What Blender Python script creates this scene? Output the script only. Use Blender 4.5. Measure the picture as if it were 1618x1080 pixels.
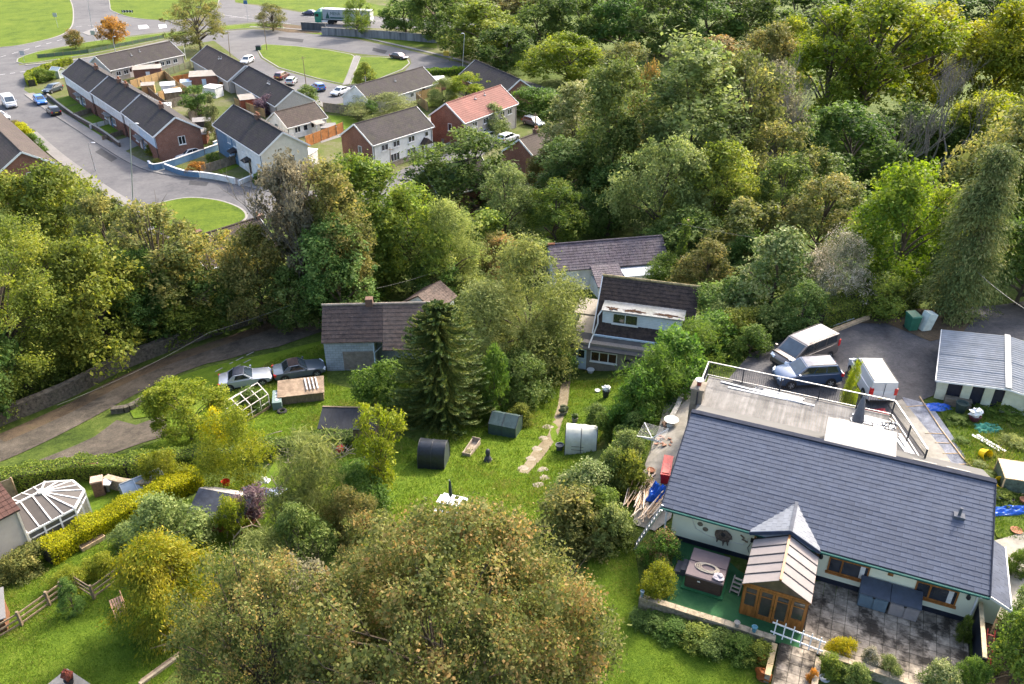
import bpy, bmesh, math, random
import numpy as np
from mathutils import Vector, Matrix
for _o in list(bpy.data.objects): bpy.data.objects.remove(_o)
SC = bpy.context.scene
R = math.radians
# ---------------------------------------------------------------- camera
FPX, PITCH, CAMZ = 1324.0, R(30.4), 32.0        # focal length in pixels of a 1618 px wide frame
cam_d = bpy.data.cameras.new('camera'); cam_d.sensor_width = 36.0
cam_d.lens = 36.0 * FPX / 1618.0; cam_d.clip_start = 0.5; cam_d.clip_end = 6000
cam = bpy.data.objects.new('camera', cam_d); SC.collection.objects.link(cam)
cam.location = (0, 0, CAMZ); cam.rotation_euler = (R(90) - PITCH, 0, 0); SC.camera = cam
# ---------------------------------------------------------------- sky and sun
SUN_AZ, SUN_EL = R(38), R(38)                   # from +Y towards +X
w = bpy.data.worlds.new('World'); SC.world = w; w.use_nodes = True
nt = w.node_tree; bg = nt.nodes['Background']
sky = nt.nodes.new('ShaderNodeTexSky'); sky.sky_type = 'NISHITA'; sky.sun_disc = False
sky.sun_elevation = SUN_EL; sky.sun_rotation = SUN_AZ; sky.air_density = 1.0; sky.dust_density = 5.0; sky.ozone_density = 0.6
nt.links.new(sky.outputs[0], bg.inputs[0]); bg.inputs[1].default_value = 0.15
sl = bpy.data.lights.new('sun', 'SUN'); sl.energy = 1.75; sl.angle = R(5.0); sl.color = (1.0, 0.93, 0.82)
so = bpy.data.objects.new('sun', sl); SC.collection.objects.link(so)
sd = Vector((math.sin(SUN_AZ) * math.cos(SUN_EL), math.cos(SUN_AZ) * math.cos(SUN_EL), math.sin(SUN_EL)))
so.rotation_euler = sd.to_track_quat('Z', 'Y').to_euler(); so.location = sd * 200
SC.view_settings.view_transform = 'Standard'; SC.view_settings.look = 'None'
SC.view_settings.exposure = 2.05; SC.view_settings.gamma = 1.0
SC.cycles.max_bounces = 6; SC.cycles.diffuse_bounces = 3; SC.cycles.transmission_bounces = 4
SC.cycles.transparent_max_bounces = 8; SC.cycles.glossy_bounces = 2
# ---------------------------------------------------------------- pixel <-> place
_S, _C = math.sin(PITCH), math.cos(PITCH)
def ray(px, py):
    x = (px - 809) / FPX; u = (540 - py) / FPX
    return (x, _C + u * _S, -_S + u * _C)
def P(px, py, z=0.0):
    r = ray(px, py); t = (z - CAMZ) / r[2]
    return Vector((r[0] * t, r[1] * t, z))
def proj(p):
    dz = p[2] - CAMZ; f = p[1] * _C - dz * _S; u = p[1] * _S + dz * _C
    return 809 + FPX * p[0] / f, 540 - FPX * u / f, f
# ---------------------------------------------------------------- terrain height
VZ = -10.0
CTRL = [(1300,960,0),(1540,1010,0),(1250,1060,-.1),(1150,1060,-.5),(1080,930,0),(1160,900,0),(960,900,-.8),(1000,1040,-.7),
 (1560,1078,-.1),(1600,900,0),(1180,650,0),(1200,585,.3),(1300,560,.4),(1450,540,.5),(1450,650,.4),(1400,750,.2),(1550,700,.5),(1600,640,.6),
 (1520,610,.6),(1350,500,.4),(1600,500,.5),(1500,500,.5),(1060,620,-.2),(1030,700,-.2),(1010,780,-.4),(1100,720,0),(1300,750,.1),(1500,850,.1),
 (960,840,-1.2),(900,800,-2.2),(940,720,-3.3),(960,650,-4.2),(960,600,-5.4),(900,585,-5.5),(1000,530,-5.6),(1080,570,-2.2),(1110,520,-4),(1180,510,-1.5),(1180,450,-4),
 (850,740,-3.2),(780,780,-2.7),(700,770,-2.9),(690,720,-3.6),(800,690,-4.1),(860,620,-5),(740,640,-4.9),(560,670,-4.9),(500,700,-4.2),(560,790,-2.8),
 (450,760,-3.2),(400,840,-2.4),(300,780,-3.3),(200,770,-4),(120,800,-3.9),(40,890,-3.5),(100,960,-2.3),(200,1040,-1.4),(0,1060,-1.4),(400,950,-1.6),
 (600,900,-1.7),(800,900,-1.3),(700,1060,-.9),(330,690,-5.2),(250,660,-6),(60,720,-6.2),(200,640,-6.5),(0,720,-6.3),(350,560,-6.8),(470,515,-7),(400,600,-5.9),
 (480,590,-5.8),(520,610,-5.8),(600,610,-5.6),(640,500,-6.5),(800,470,-7.5),(950,430,-8),(1100,430,-7),(1250,430,-5),(1400,440,-2.5),(1550,450,-1.5),
 (700,420,-8.8),(500,420,-8.8),(300,440,-9),(100,440,-9.5),(-200,500,-9),(-200,800,-5.5),(-200,1060,-3),(1800,700,.8),(1800,500,.5),(1800,1060,.3)]
_pts = np.array([tuple(P(a, b, z)) for a, b, z in CTRL])
_ext = [(-60,-30,1.5),(0,-40,2),(60,-30,2.5),(-30,8,0),(0,6,.6),(30,8,1.0),(60,20,1.2),(80,60,1),(-80,20,-4),(80,110,-9),(-90,100,-10),(0,112,-10),(40,112,-10),(-45,112,-10)]
_pts = np.vstack([_pts, np.array(_ext, float)])
def _phi(r): return np.sqrt(r * r + 9.0)
_D = np.sqrt(((_pts[:, None, :2] - _pts[None, :, :2]) ** 2).sum(-1))
_n = len(_pts); _A = np.zeros((_n + 3, _n + 3)); _A[:_n, :_n] = _phi(_D) - 0.6 * np.eye(_n)
_A[:_n, _n] = 1; _A[:_n, _n + 1:] = _pts[:, :2]; _A[_n, :_n] = 1; _A[_n + 1:, :_n] = _pts[:, :2].T
_W = np.linalg.solve(_A, np.concatenate([_pts[:, 2], np.zeros(3)]))
GX0, GX1, GY0, GY1, GS = -140.0, 140.0, -60.0, 130.0, 1.0
_gx = np.arange(GX0, GX1 + .1, GS); _gy = np.arange(GY0, GY1 + .1, GS)
_GX, _GY = np.meshgrid(_gx, _gy)
_gz = np.zeros_like(_GX)
for i in range(_n): _gz += _W[i] * _phi(np.sqrt((_GX - _pts[i, 0]) ** 2 + (_GY - _pts[i, 1]) ** 2))
_gz += _W[_n] + _W[_n + 1] * _GX + _W[_n + 2] * _GY
def _sm(a, b, x):
    t = np.clip((x - a) / (b - a), 0, 1); return t * t * (3 - 2 * t)
_k = _sm(86, 112, _GY); _gz = _gz * (1 - _k) + VZ * _k
_k = _sm(75, 110, np.abs(_GX)) * (1 - _sm(80, 100, _GY)); _edge = np.where(_GX < 0, -6.0, 1.0)
_gz = _gz * (1 - _k) + _edge * _k; _gz = np.clip(_gz, -10.0, 3.5)
GZ = _gz.tolist(); _NX, _NY = len(_gx), len(_gy)
def T(x, y):
    fx = (x - GX0) / GS; fy = (y - GY0) / GS
    if fy >= _NY - 1: return VZ
    fx = min(max(fx, 0), _NX - 1.001); fy = max(fy, 0)
    i, j = int(fx), int(fy); a, b = fx - i, fy - j
    r0, r1 = GZ[j], GZ[j + 1]
    return (r0[i] * (1 - a) + r0[i + 1] * a) * (1 - b) + (r1[i] * (1 - a) + r1[i + 1] * a) * b
def G(px, py):
    """the point of the ground seen at this pixel"""
    r = ray(px, py); t = 8.0
    while t < 700:
        x, y, z = r[0] * t, r[1] * t, CAMZ + r[2] * t
        g = T(x, y)
        if z <= g:
            lo, hi = t - .5, t
            for _ in range(12):
                m = (lo + hi) / 2
                if CAMZ + r[2] * m <= T(r[0] * m, r[1] * m): hi = m
                else: lo = m
            return Vector((r[0] * hi, r[1] * hi, T(r[0] * hi, r[1] * hi)))
        t += .5
    return P(px, py, VZ)
# ---------------------------------------------------------------- object helpers
COL = SC.collection
def tag(o, label=None, cat=None, group=None, kind=None):
    if label: o['label'] = label
    if cat: o['category'] = cat
    if group: o['group'] = group
    if kind: o['kind'] = kind
    return o
def thing(name, label, cat, loc=(0, 0, 0), rz=0.0, group=None, scale=None):
    o = bpy.data.objects.new(name, None); COL.objects.link(o); o.empty_display_size = .3
    o.location = loc; o.rotation_euler = (0, 0, rz)
    if scale: o.scale = scale
    return tag(o, label, cat, group)
def link(name, mesh, parent=None, loc=None, rot=None):
    o = bpy.data.objects.new(name, mesh); COL.objects.link(o)
    if parent: o.parent = parent
    if loc is not None: o.location = loc
    if rot is not None: o.rotation_euler = rot
    return o
class MB:
    def __init__(s): s.v = []; s.f = []
    def face(s, *pts):
        i = len(s.v); s.v += [tuple(p) for p in pts]; s.f.append(tuple(range(i, i + len(pts)))); return s
    def hexa(s, p):      # 8 points: bottom ring then top ring
        i = len(s.v); s.v += [tuple(q) for q in p]
        for f in ((3,2,1,0),(4,5,6,7),(0,1,5,4),(1,2,6,5),(2,3,7,6),(3,0,4,7)): s.f.append(tuple(i + k for k in f))
        return s
    def box(s, x0, y0, z0, x1, y1, z1):
        return s.hexa([(x0,y0,z0),(x1,y0,z0),(x1,y1,z0),(x0,y1,z0),(x0,y0,z1),(x1,y0,z1),(x1,y1,z1),(x0,y1,z1)])
    def bar(s, a, b, w, h=None):      # a straight bar of square section between two points
        a, b = Vector(a), Vector(b); h = h or w; d = (b - a).normalized()
        up = Vector((0, 0, 1)) if abs(d.z) < .95 else Vector((1, 0, 0))
        x = d.cross(up).normalized() * w / 2; y = x.cross(d).normalized() * h / 2
        return s.hexa([a-x-y, a+x-y, a+x+y, a-x+y, b-x-y, b+x-y, b+x+y, b-x+y])
    def prism(s, poly, z0, z1):
        n = len(poly); i = len(s.v)
        s.v += [(p[0], p[1], z0) for p in poly] + [(p[0], p[1], z1) for p in poly]
        s.f.append(tuple(i + k for k in reversed(range(n)))); s.f.append(tuple(i + n + k for k in range(n)))
        for k in range(n): s.f.append((i + k, i + (k + 1) % n, i + n + (k + 1) % n, i + n + k))
        return s
    def xprism(s, prof, x0, x1):      # profile in (y, z), pushed along x
        n = len(prof); i = len(s.v)
        s.v += [(x0, p[0], p[1]) for p in prof] + [(x1, p[0], p[1]) for p in prof]
        s.f.append(tuple(i + k for k in range(n))); s.f.append(tuple(i + n + k for k in reversed(range(n))))
        for k in range(n): s.f.append((i + (k + 1) % n, i + k, i + n + k, i + n + (k + 1) % n))
        return s
    def tube(s, pts, rad, n=6, cap=True):
        pts = [Vector(p) for p in pts]; m = len(pts); i = len(s.v)
        if not hasattr(rad, '__len__'): rad = [rad] * m
        ref = None
        for k in range(m):
            d = (pts[min(k + 1, m - 1)] - pts[max(k - 1, 0)]).normalized()
            if ref is None: ref = d.orthogonal().normalized()
            x = (ref - d * ref.dot(d)); x = x.normalized() if x.length > 1e-5 else d.orthogonal().normalized()
            ref = x; y = d.cross(x)
            for j in range(n):
                a = 2 * math.pi * j / n
                s.v.append(tuple(pts[k] + (x * math.cos(a) + y * math.sin(a)) * rad[k]))
        for k in range(m - 1):
            for j in range(n):
                a, b = i + k * n + j, i + k * n + (j + 1) % n
                s.f.append((a, b, b + n, a + n))
        if cap:
            s.f.append(tuple(i + j for j in reversed(range(n)))); s.f.append(tuple(i + (m - 1) * n + j for j in range(n)))
        return s
    def lathe(s, prof, n=16, c=(0, 0, 0)):
        i = len(s.v); m = len(prof)
        for r, z in prof:
            for j in range(n):
                a = 2 * math.pi * j / n; s.v.append((c[0] + r * math.cos(a), c[1] + r * math.sin(a), c[2] + z))
        for k in range(m - 1):
            for j in range(n):
                a, b = i + k * n + j, i + k * n + (j + 1) % n; s.f.append((a, b, b + n, a + n))
        s.f.append(tuple(i + j for j in reversed(range(n)))); s.f.append(tuple(i + (m - 1) * n + j for j in range(n)))
        return s
    def blob(s, c, rx, ry, rz, rnd, rough=.15, n=8, m=5):
        i = len(s.v); c = Vector(c)
        for k in range(m + 1):
            t = math.pi * k / m
            for j in range(n):
                a = 2 * math.pi * j / n; q = 1 + rnd.uniform(-rough, rough)
                s.v.append((c.x + rx*q*math.sin(t)*math.cos(a), c.y + ry*q*math.sin(t)*math.sin(a), c.z - rz*q*math.cos(t)))
        for k in range(m):
            for j in range(n):
                a, b = i + k*n + j, i + k*n + (j+1) % n; s.f.append((a, b, b+n, a+n))
        return s
    def mesh(s, name, mat=None, smooth=None):
        me = bpy.data.meshes.new(name); me.from_pydata(s.v, [], s.f); me.update()
        if mat: me.materials.append(mat)
        if smooth:
            me.polygons.foreach_set('use_smooth', [True] * len(me.polygons))
            if smooth < 180: me.set_sharp_from_angle(angle=R(smooth))
        return me
    def build(s, name, mat=None, parent=None, smooth=None, loc=None, rot=None):
        return link(name, s.mesh(name, mat, smooth), parent, loc, rot)
    def xf(s, M, start=0):
        s.v[start:] = [tuple(M @ Vector(p)) for p in s.v[start:]]; return s
def copy_tree(o, parent=None):
    c = o.copy(); COL.objects.link(c); c.parent = parent
    for ch in list(o.children): copy_tree(ch, c)
    return c
# ---------------------------------------------------------------- materials
_M = {}
def mat(name, col, rough=.8, var=.18, scale=3.0, bump=0.0, bscale=20.0, metal=0.0, spec=.3, col2=None, stain=None, stain_amt=.0, stain_scale=.6, rand=0.0, trans=0.0, coat=0.0, stretch=None, srange=(.45,.7)):
    """painted, plastered, wooden and metal surfaces: base colour with two sizes of noise, stains with a shape of their own, fine relief"""
    if name in _M: return _M[name]
    m = bpy.data.materials.new(name); m.use_nodes = True; _M[name] = m
    nt = m.node_tree; N = nt.nodes; Lk = nt.links; b = N['Principled BSDF']
    b.inputs['Roughness'].default_value = rough; b.inputs['Metallic'].default_value = metal
    b.inputs['Specular IOR Level'].default_value = spec
    if coat: b.inputs['Coat Weight'].default_value = coat; b.inputs['Coat Roughness'].default_value = .05
    if trans: b.inputs['Transmission Weight'].default_value = trans
    tc = N.new('ShaderNodeTexCoord'); vec = tc.outputs['Object']
    if stretch:
        mp = N.new('ShaderNodeMapping'); mp.inputs['Scale'].default_value = stretch; Lk.new(vec, mp.inputs[0]); vec = mp.outputs[0]
    n1 = N.new('ShaderNodeTexNoise'); n1.inputs['Scale'].default_value = scale; n1.inputs['Detail'].default_value = 6; n1.inputs['Roughness'].default_value = .65
    Lk.new(vec, n1.inputs['Vector'])
    c = Vector(col); c2 = Vector(col2) if col2 else c * (1 - var * 1.6)
    rp = N.new('ShaderNodeValToRGB'); rp.color_ramp.elements[0].position = .3; rp.color_ramp.elements[1].position = .7
    rp.color_ramp.elements[0].color = (*[max(q, 0) for q in c2], 1); rp.color_ramp.elements[1].color = (*[min(q * (1 + var * .5), 1) for q in c], 1)
    Lk.new(n1.outputs[0], rp.inputs[0]); out = rp.outputs[0]
    if stain:
        n2 = N.new('ShaderNodeTexNoise'); n2.inputs['Scale'].default_value = stain_scale; n2.inputs['Detail'].default_value = 8; n2.inputs['Roughness'].default_value = .7
        Lk.new(tc.outputs['Object'], n2.inputs['Vector'])
        r2 = N.new('ShaderNodeMapRange'); r2.inputs[1].default_value = srange[0]; r2.inputs[2].default_value = srange[1]; r2.inputs[4].default_value = stain_amt
        Lk.new(n2.outputs[0], r2.inputs[0])
        mx = N.new('ShaderNodeMix'); mx.data_type = 'RGBA'; Lk.new(r2.outputs[0], mx.inputs[0]); Lk.new(out, mx.inputs[6]); mx.inputs[7].default_value = (*stain, 1); out = mx.outputs[2]
    if rand:
        oi = N.new('ShaderNodeObjectInfo'); mr = N.new('ShaderNodeMapRange'); mr.inputs[3].default_value = 1 - rand; mr.inputs[4].default_value = 1 + rand
        Lk.new(oi.outputs['Random'], mr.inputs[0]); hs = N.new('ShaderNodeHueSaturation'); Lk.new(mr.outputs[0], hs.inputs['Value']); Lk.new(out, hs.inputs['Color']); out = hs.outputs[0]
    Lk.new(out, b.inputs['Base Color'])
    if bump:
        n3 = N.new('ShaderNodeTexNoise'); n3.inputs['Scale'].default_value = bscale; n3.inputs['Detail'].default_value = 5; Lk.new(vec, n3.inputs['Vector'])
        bp = N.new('ShaderNodeBump'); bp.inputs['Strength'].default_value = bump; bp.inputs['Distance'].default_value = .05
        Lk.new(n3.outputs[0], bp.inputs['Height']); Lk.new(bp.outputs[0], b.inputs['Normal'])
    return m
def brick_mat(name, c1, c2, mortar, bw, bh, msize=.012, axis='wall', rough=.85, moss=None, moss_amt=0.0, bump=.5):
    """brickwork, blockwork and tiles too far off to tell apart; wall: u = x+y, v = z; roof: u = x, v = y"""
    if name in _M: return _M[name]
    m = bpy.data.materials.new(name); m.use_nodes = True; _M[name] = m
    nt = m.node_tree; N = nt.nodes; Lk = nt.links; b = N['Principled BSDF']
    b.inputs['Roughness'].default_value = rough; b.inputs['Specular IOR Level'].default_value = .25
    tc = N.new('ShaderNodeTexCoord'); sx = N.new('ShaderNodeSeparateXYZ'); Lk.new(tc.outputs['Object'], sx.inputs[0]); cx = N.new('ShaderNodeCombineXYZ')
    if axis == 'wall':
        ad = N.new('ShaderNodeMath'); Lk.new(sx.outputs[0], ad.inputs[0]); Lk.new(sx.outputs[1], ad.inputs[1]); Lk.new(ad.outputs[0], cx.inputs[0]); Lk.new(sx.outputs[2], cx.inputs[1])
    else:
        Lk.new(sx.outputs[0], cx.inputs[0]); Lk.new(sx.outputs[1], cx.inputs[1])
    bt = N.new('ShaderNodeTexBrick'); Lk.new(cx.outputs[0], bt.inputs['Vector']); bt.inputs['Scale'].default_value = 1
    bt.inputs['Color1'].default_value = (*c1, 1); bt.inputs['Color2'].default_value = (*c2, 1); bt.inputs['Mortar'].default_value = (*mortar, 1)
    bt.inputs['Brick Width'].default_value = bw; bt.inputs['Row Height'].default_value = bh; bt.inputs['Mortar Size'].default_value = msize; bt.inputs['Mortar Smooth'].default_value = .3
    out = bt.outputs[0]
    n2 = N.new('ShaderNodeTexNoise'); n2.inputs['Scale'].default_value = .5; n2.inputs['Detail'].default_value = 8; n2.inputs['Roughness'].default_value = .7; Lk.new(tc.outputs['Object'], n2.inputs['Vector'])
    hs = N.new('ShaderNodeHueSaturation'); mr = N.new('ShaderNodeMapRange'); mr.inputs[1].default_value = .3; mr.inputs[2].default_value = .7; mr.inputs[3].default_value = .72; mr.inputs[4].default_value = 1.25
    Lk.new(n2.outputs[0], mr.inputs[0]); Lk.new(mr.outputs[0], hs.inputs['Value']); Lk.new(out, hs.inputs['Color']); out = hs.outputs[0]
    if moss:
        n4 = N.new('ShaderNodeTexNoise'); n4.inputs['Scale'].default_value = .9; n4.inputs['Detail'].default_value = 10; n4.inputs['Roughness'].default_value = .75; Lk.new(tc.outputs['Object'], n4.inputs['Vector'])
        m2 = N.new('ShaderNodeMapRange'); m2.inputs[1].default_value = .48; m2.inputs[2].default_value = .68; m2.inputs[4].default_value = moss_amt; Lk.new(n4.outputs[0], m2.inputs[0])
        mx = N.new('ShaderNodeMix'); mx.data_type = 'RGBA'; Lk.new(m2.outputs[0], mx.inputs[0]); Lk.new(out, mx.inputs[6]); mx.inputs[7].default_value = (*moss, 1); out = mx.outputs[2]
    Lk.new(out, b.inputs['Base Color'])
    if bump:
        bp = N.new('ShaderNodeBump'); bp.inputs['Strength'].default_value = bump; bp.inputs['Distance'].default_value = .03; bp.invert = True
        Lk.new(bt.outputs['Fac'], bp.inputs['Height']); Lk.new(bp.outputs[0], b.inputs['Normal'])
    return m
def ground_mat(name, cols, scale=.35, fine=6.0, bump=.6, rough=.95, mid=1.6):
    """grass, soil, gravel: a ramp over three sizes of noise"""
    if name in _M: return _M[name]
    m = bpy.data.materials.new(name); m.use_nodes = True; _M[name] = m
    nt = m.node_tree; N = nt.nodes; Lk = nt.links; b = N['Principled BSDF']
    b.inputs['Roughness'].default_value = rough; b.inputs['Specular IOR Level'].default_value = .12
    tc = N.new('ShaderNodeTexCoord'); vec = tc.outputs['Object']
    ns = []
    for sc, amp in ((scale, .45), (mid, .3), (fine, .25)):
        n = N.new('ShaderNodeTexNoise'); n.inputs['Scale'].default_value = sc; n.inputs['Detail'].default_value = 6; n.inputs['Roughness'].default_value = .7; n.inputs['Distortion'].default_value = .4
        Lk.new(vec, n.inputs['Vector']); q = N.new('ShaderNodeMath'); q.operation = 'MULTIPLY'; q.inputs[1].default_value = amp; Lk.new(n.outputs[0], q.inputs[0]); ns.append(q.outputs[0])
    a1 = N.new('ShaderNodeMath'); Lk.new(ns[0], a1.inputs[0]); Lk.new(ns[1], a1.inputs[1]); a2 = N.new('ShaderNodeMath'); Lk.new(a1.outputs[0], a2.inputs[0]); Lk.new(ns[2], a2.inputs[1])
    rp = N.new('ShaderNodeValToRGB'); e = rp.color_ramp.elements; k = len(cols)
    for i, c in enumerate(cols):
        pos = .36 + .28 * i / max(k - 1, 1)
        if i < 2: e[i].position = pos; e[i].color = (*c, 1)
        else: q = e.new(pos); q.color = (*c, 1)
    Lk.new(a2.outputs[0], rp.inputs[0]); Lk.new(rp.outputs[0], b.inputs['Base Color'])
    if bump:
        n3 = N.new('ShaderNodeTexNoise'); n3.inputs['Scale'].default_value = fine * 1.7; n3.inputs['Detail'].default_value = 8; n3.inputs['Roughness'].default_value = .75; Lk.new(vec, n3.inputs['Vector'])
        bp = N.new('ShaderNodeBump'); bp.inputs['Strength'].default_value = bump; bp.inputs['Distance'].default_value = .12
        Lk.new(n3.outputs[0], bp.inputs['Height']); Lk.new(bp.outputs[0], b.inputs['Normal'])
    return m
def leaf_mat(name, cols, trans=.4, rand=.15, hue=.02):
    """leaf colours are picked per leaf and per spray; light comes through the blade"""
    if name in _M: return _M[name]
    m = bpy.data.materials.new(name); m.use_nodes = True; _M[name] = m
    nt = m.node_tree; N = nt.nodes; Lk = nt.links; b = N['Principled BSDF']; out = N['Material Output']
    at = N.new('ShaderNodeAttribute'); at.attribute_name = 'rnd'
    rp = N.new('ShaderNodeValToRGB'); e = rp.color_ramp.elements; k = len(cols)
    gain = 1.25 if any(k in name for k in ('golden', 'lime', 'yellow_green', 'fresh', 'grass', 'fern')) else 1.6
    cols = [tuple(q*gain for q in c) for c in cols]
    for i, c in enumerate(cols):
        pos = .12 + .76 * i / max(k - 1, 1)
        if i < 2: e[i].position = pos; e[i].color = (*c, 1)
        else: q = e.new(pos); q.color = (*c, 1)
    Lk.new(at.outputs['Fac'], rp.inputs[0])
    oi = N.new('ShaderNodeObjectInfo'); hs = N.new('ShaderNodeHueSaturation')
    a = N.new('ShaderNodeMapRange'); a.inputs[3].default_value = 1 - rand; a.inputs[4].default_value = 1 + rand; Lk.new(oi.outputs['Random'], a.inputs[0]); Lk.new(a.outputs[0], hs.inputs['Value'])
    mul = N.new('ShaderNodeMath'); mul.operation = 'MULTIPLY'; mul.inputs[1].default_value = 7.13; fr = N.new('ShaderNodeMath'); fr.operation = 'FRACT'
    Lk.new(oi.outputs['Random'], mul.inputs[0]); Lk.new(mul.outputs[0], fr.inputs[0])
    h = N.new('ShaderNodeMapRange'); h.inputs[3].default_value = .5 - hue; h.inputs[4].default_value = .5 + hue; Lk.new(fr.outputs[0], h.inputs[0]); Lk.new(h.outputs[0], hs.inputs['Hue'])
    Lk.new(rp.outputs[0], hs.inputs['Color'])
    Lk.new(hs.outputs[0], b.inputs['Base Color']); b.inputs['Roughness'].default_value = .6; b.inputs['Specular IOR Level'].default_value = .12
    tr = N.new('ShaderNodeBsdfTranslucent'); g2 = N.new('ShaderNodeHueSaturation'); g2.inputs['Value'].default_value = 1.5; g2.inputs['Saturation'].default_value = 1.1; Lk.new(hs.outputs[0], g2.inputs['Color']); Lk.new(g2.outputs[0], tr.inputs['Color'])
    mx = N.new('ShaderNodeMixShader'); mx.inputs[0].default_value = trans; Lk.new(b.outputs[0], mx.inputs[1]); Lk.new(tr.outputs[0], mx.inputs[2]); Lk.new(mx.outputs[0], out.inputs[0])
    return m
def glass_mat(name, col=(.02, .025, .03), rough=.06):
    return mat(name, col, rough, var=.3, scale=1.2, spec=.8)
M_WHITE = mat('white_upvc', (.62, .62, .61), .45, var=.06)
M_GLASS = glass_mat('window_glass')
M_GLASSB = glass_mat('window_glass_blue', (.05, .07, .09), .05)
M_BLACK = mat('black_plastic', (.02, .02, .022), .55, var=.2)
M_TYRE = mat('tyre_rubber', (.02, .02, .02), .85, var=.2)
M_ALLOY = mat('wheel_alloy', (.45, .46, .48), .35, metal=.7, var=.1)
M_DARKMETAL = mat('dark_railing_metal', (.035, .037, .045), .5, var=.2)
M_GALV = mat('galvanised_metal', (.42, .44, .46), .4, metal=.6, var=.15)
M_REDL = mat('red_lamp', (.5, .02, .02), .25, spec=.6, var=.1)
M_HEADL = mat('head_lamp', (.75, .78, .8), .15, spec=.8, var=.05)
M_TIMBER = mat('weathered_timber', (.23, .17, .11), .85, var=.35, scale=5, bump=.3, stretch=(1, 1, .3))
M_PALEWOOD = mat('pale_timber', (.5, .36, .22), .8, var=.3, scale=5)
M_OAK = mat('golden_oak_upvc', (.3, .12, .03), .45, var=.35, scale=6, stretch=(1, 1, .15))
M_CONC = mat('concrete', (.27, .25, .215), .9, var=.2, scale=2, bump=.3, stain=(.11, .1, .07), stain_amt=.6)
M_STONE = mat('stone_wall', (.3, .25, .19), .9, var=.4, scale=6, bump=.8, bscale=8, stain=(.1, .11, .06), stain_amt=.5)
# ================================================================ GROUND
M_GRASS = ground_mat('lawn_grass', [(.04,.075,.007),(.075,.125,.01),(.11,.165,.014),(.16,.19,.028)], .3, 7, .9)
M_GRASSV = ground_mat('mown_verge_grass', [(.03,.055,.006),(.062,.098,.008),(.09,.128,.011),(.125,.145,.024)], .2, 4, 1.0)
M_GARDEN = ground_mat('village_garden_ground', [(.04,.06,.012),(.07,.09,.018),(.1,.1,.045),(.15,.135,.11)], .12, 2, .4)
M_ROUGH = ground_mat('rough_ground_cover', [(.02,.035,.008),(.045,.07,.012),(.08,.11,.02),(.14,.13,.05)], .25, 4, 1.0)
M_SOIL = ground_mat('leaf_littered_soil', [(.04,.031,.022),(.075,.056,.037),(.115,.083,.053),(.06,.062,.024)], .4, 9, .8)
M_ASPH = ground_mat('village_asphalt', [(.06,.06,.064),(.095,.093,.096),(.118,.115,.116),(.14,.136,.132)], .05, 2, .15, mid=.3)
M_ASPHD = ground_mat('dark_wet_tarmac', [(.03,.03,.034),(.05,.05,.055),(.075,.073,.077),(.12,.11,.105)], .3, 5, .3, rough=.7)
M_LANE = ground_mat('muddy_lane_surface', [(.04,.034,.027),(.07,.06,.048),(.105,.089,.07),(.155,.13,.1)], .45, 6, .8)
M_PAVE = ground_mat('pale_pavement', [(.13,.125,.12),(.17,.163,.155),(.21,.2,.19)], .15, 4, .2)
M_GRAVEL = ground_mat('slate_chippings', [(.07,.075,.095),(.16,.17,.2),(.26,.27,.31),(.4,.41,.45)], 1.2, 16, 1.0)
M_KERB = mat('kerb_stone', (.22, .21, .19), .85, var=.2)
M_LINE = mat('road_paint', (.5, .5, .49), .7, var=.15)
def dense_grid():
    xs = sorted(set([-3000, -1200, -500, -250] + list(np.arange(-150, 151, 1.5)) + [250, 500, 1200, 3000]))
    ys = sorted(set([-1500, -500, -150] + list(np.arange(-60, 126, 1.5)) + [140, 200, 400, 900, 2500, 5000]))
    v = [(x, y, T(min(max(x, GX0), GX1), y)) for y in ys for x in xs]; n = len(xs)
    f = [(j*n+i, j*n+i+1, (j+1)*n+i+1, (j+1)*n+i) for j in range(len(ys)-1) for i in range(n-1)]
    me = bpy.data.meshes.new('ground'); me.from_pydata(v, [], f); me.materials.append(M_ROUGH)
    me.polygons.foreach_set('use_smooth', [True]*len(f)); return me
tag(link('ground', dense_grid()), kind='structure')
def spline(pts, k=6, closed=True):
    n = len(pts); out = []
    for i in range(n if closed else n - 1):
        p = [Vector(pts[(i + d) % n] if closed else pts[min(max(i + d, 0), n - 1)]) for d in (-1, 0, 1, 2)]
        for j in range(k):
            t = j / k
            out.append(.5*((2*p[1]) + (p[2]-p[0])*t + (2*p[0]-5*p[1]+4*p[2]-p[3])*t*t + (3*p[1]-p[0]-3*p[2]+p[3])*t**3))
    if not closed: out.append(Vector(pts[-1]))
    return out
def W2(pts): return [G(a, b).xy for a, b in pts]
def drape_mesh(name, xy, m, off, step=2.0):
    bm = bmesh.new(); vs = [bm.verts.new((p[0], p[1], 0)) for p in xy]
    es = [bm.edges.new((vs[i], vs[(i+1) % len(vs)])) for i in range(len(vs))]
    bmesh.ops.triangle_fill(bm, use_beauty=True, edges=es)
    x0, x1 = min(p[0] for p in xy), max(p[0] for p in xy); y0, y1 = min(p[1] for p in xy), max(p[1] for p in xy)
    if step:
        for ax, a, b in ((0, x0, x1), (1, y0, y1)):
            k = math.ceil(a / step)
            while k * step < b:
                co = [0, 0, 0]; no = [0, 0, 0]; co[ax] = k * step; no[ax] = 1
                bmesh.ops.bisect_plane(bm, geom=bm.verts[:] + bm.edges[:] + bm.faces[:], plane_co=co, plane_no=no); k += 1
    for v in bm.verts: v.co.z = T(v.co.x, v.co.y) + off
    bmesh.ops.recalc_face_normals(bm, faces=bm.faces[:])
    for f in bm.faces:
        if f.normal.z < 0: f.normal_flip()
        f.smooth = True
    me = bpy.data.meshes.new(name); bm.to_mesh(me); bm.free(); me.materials.append(m); return me
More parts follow.
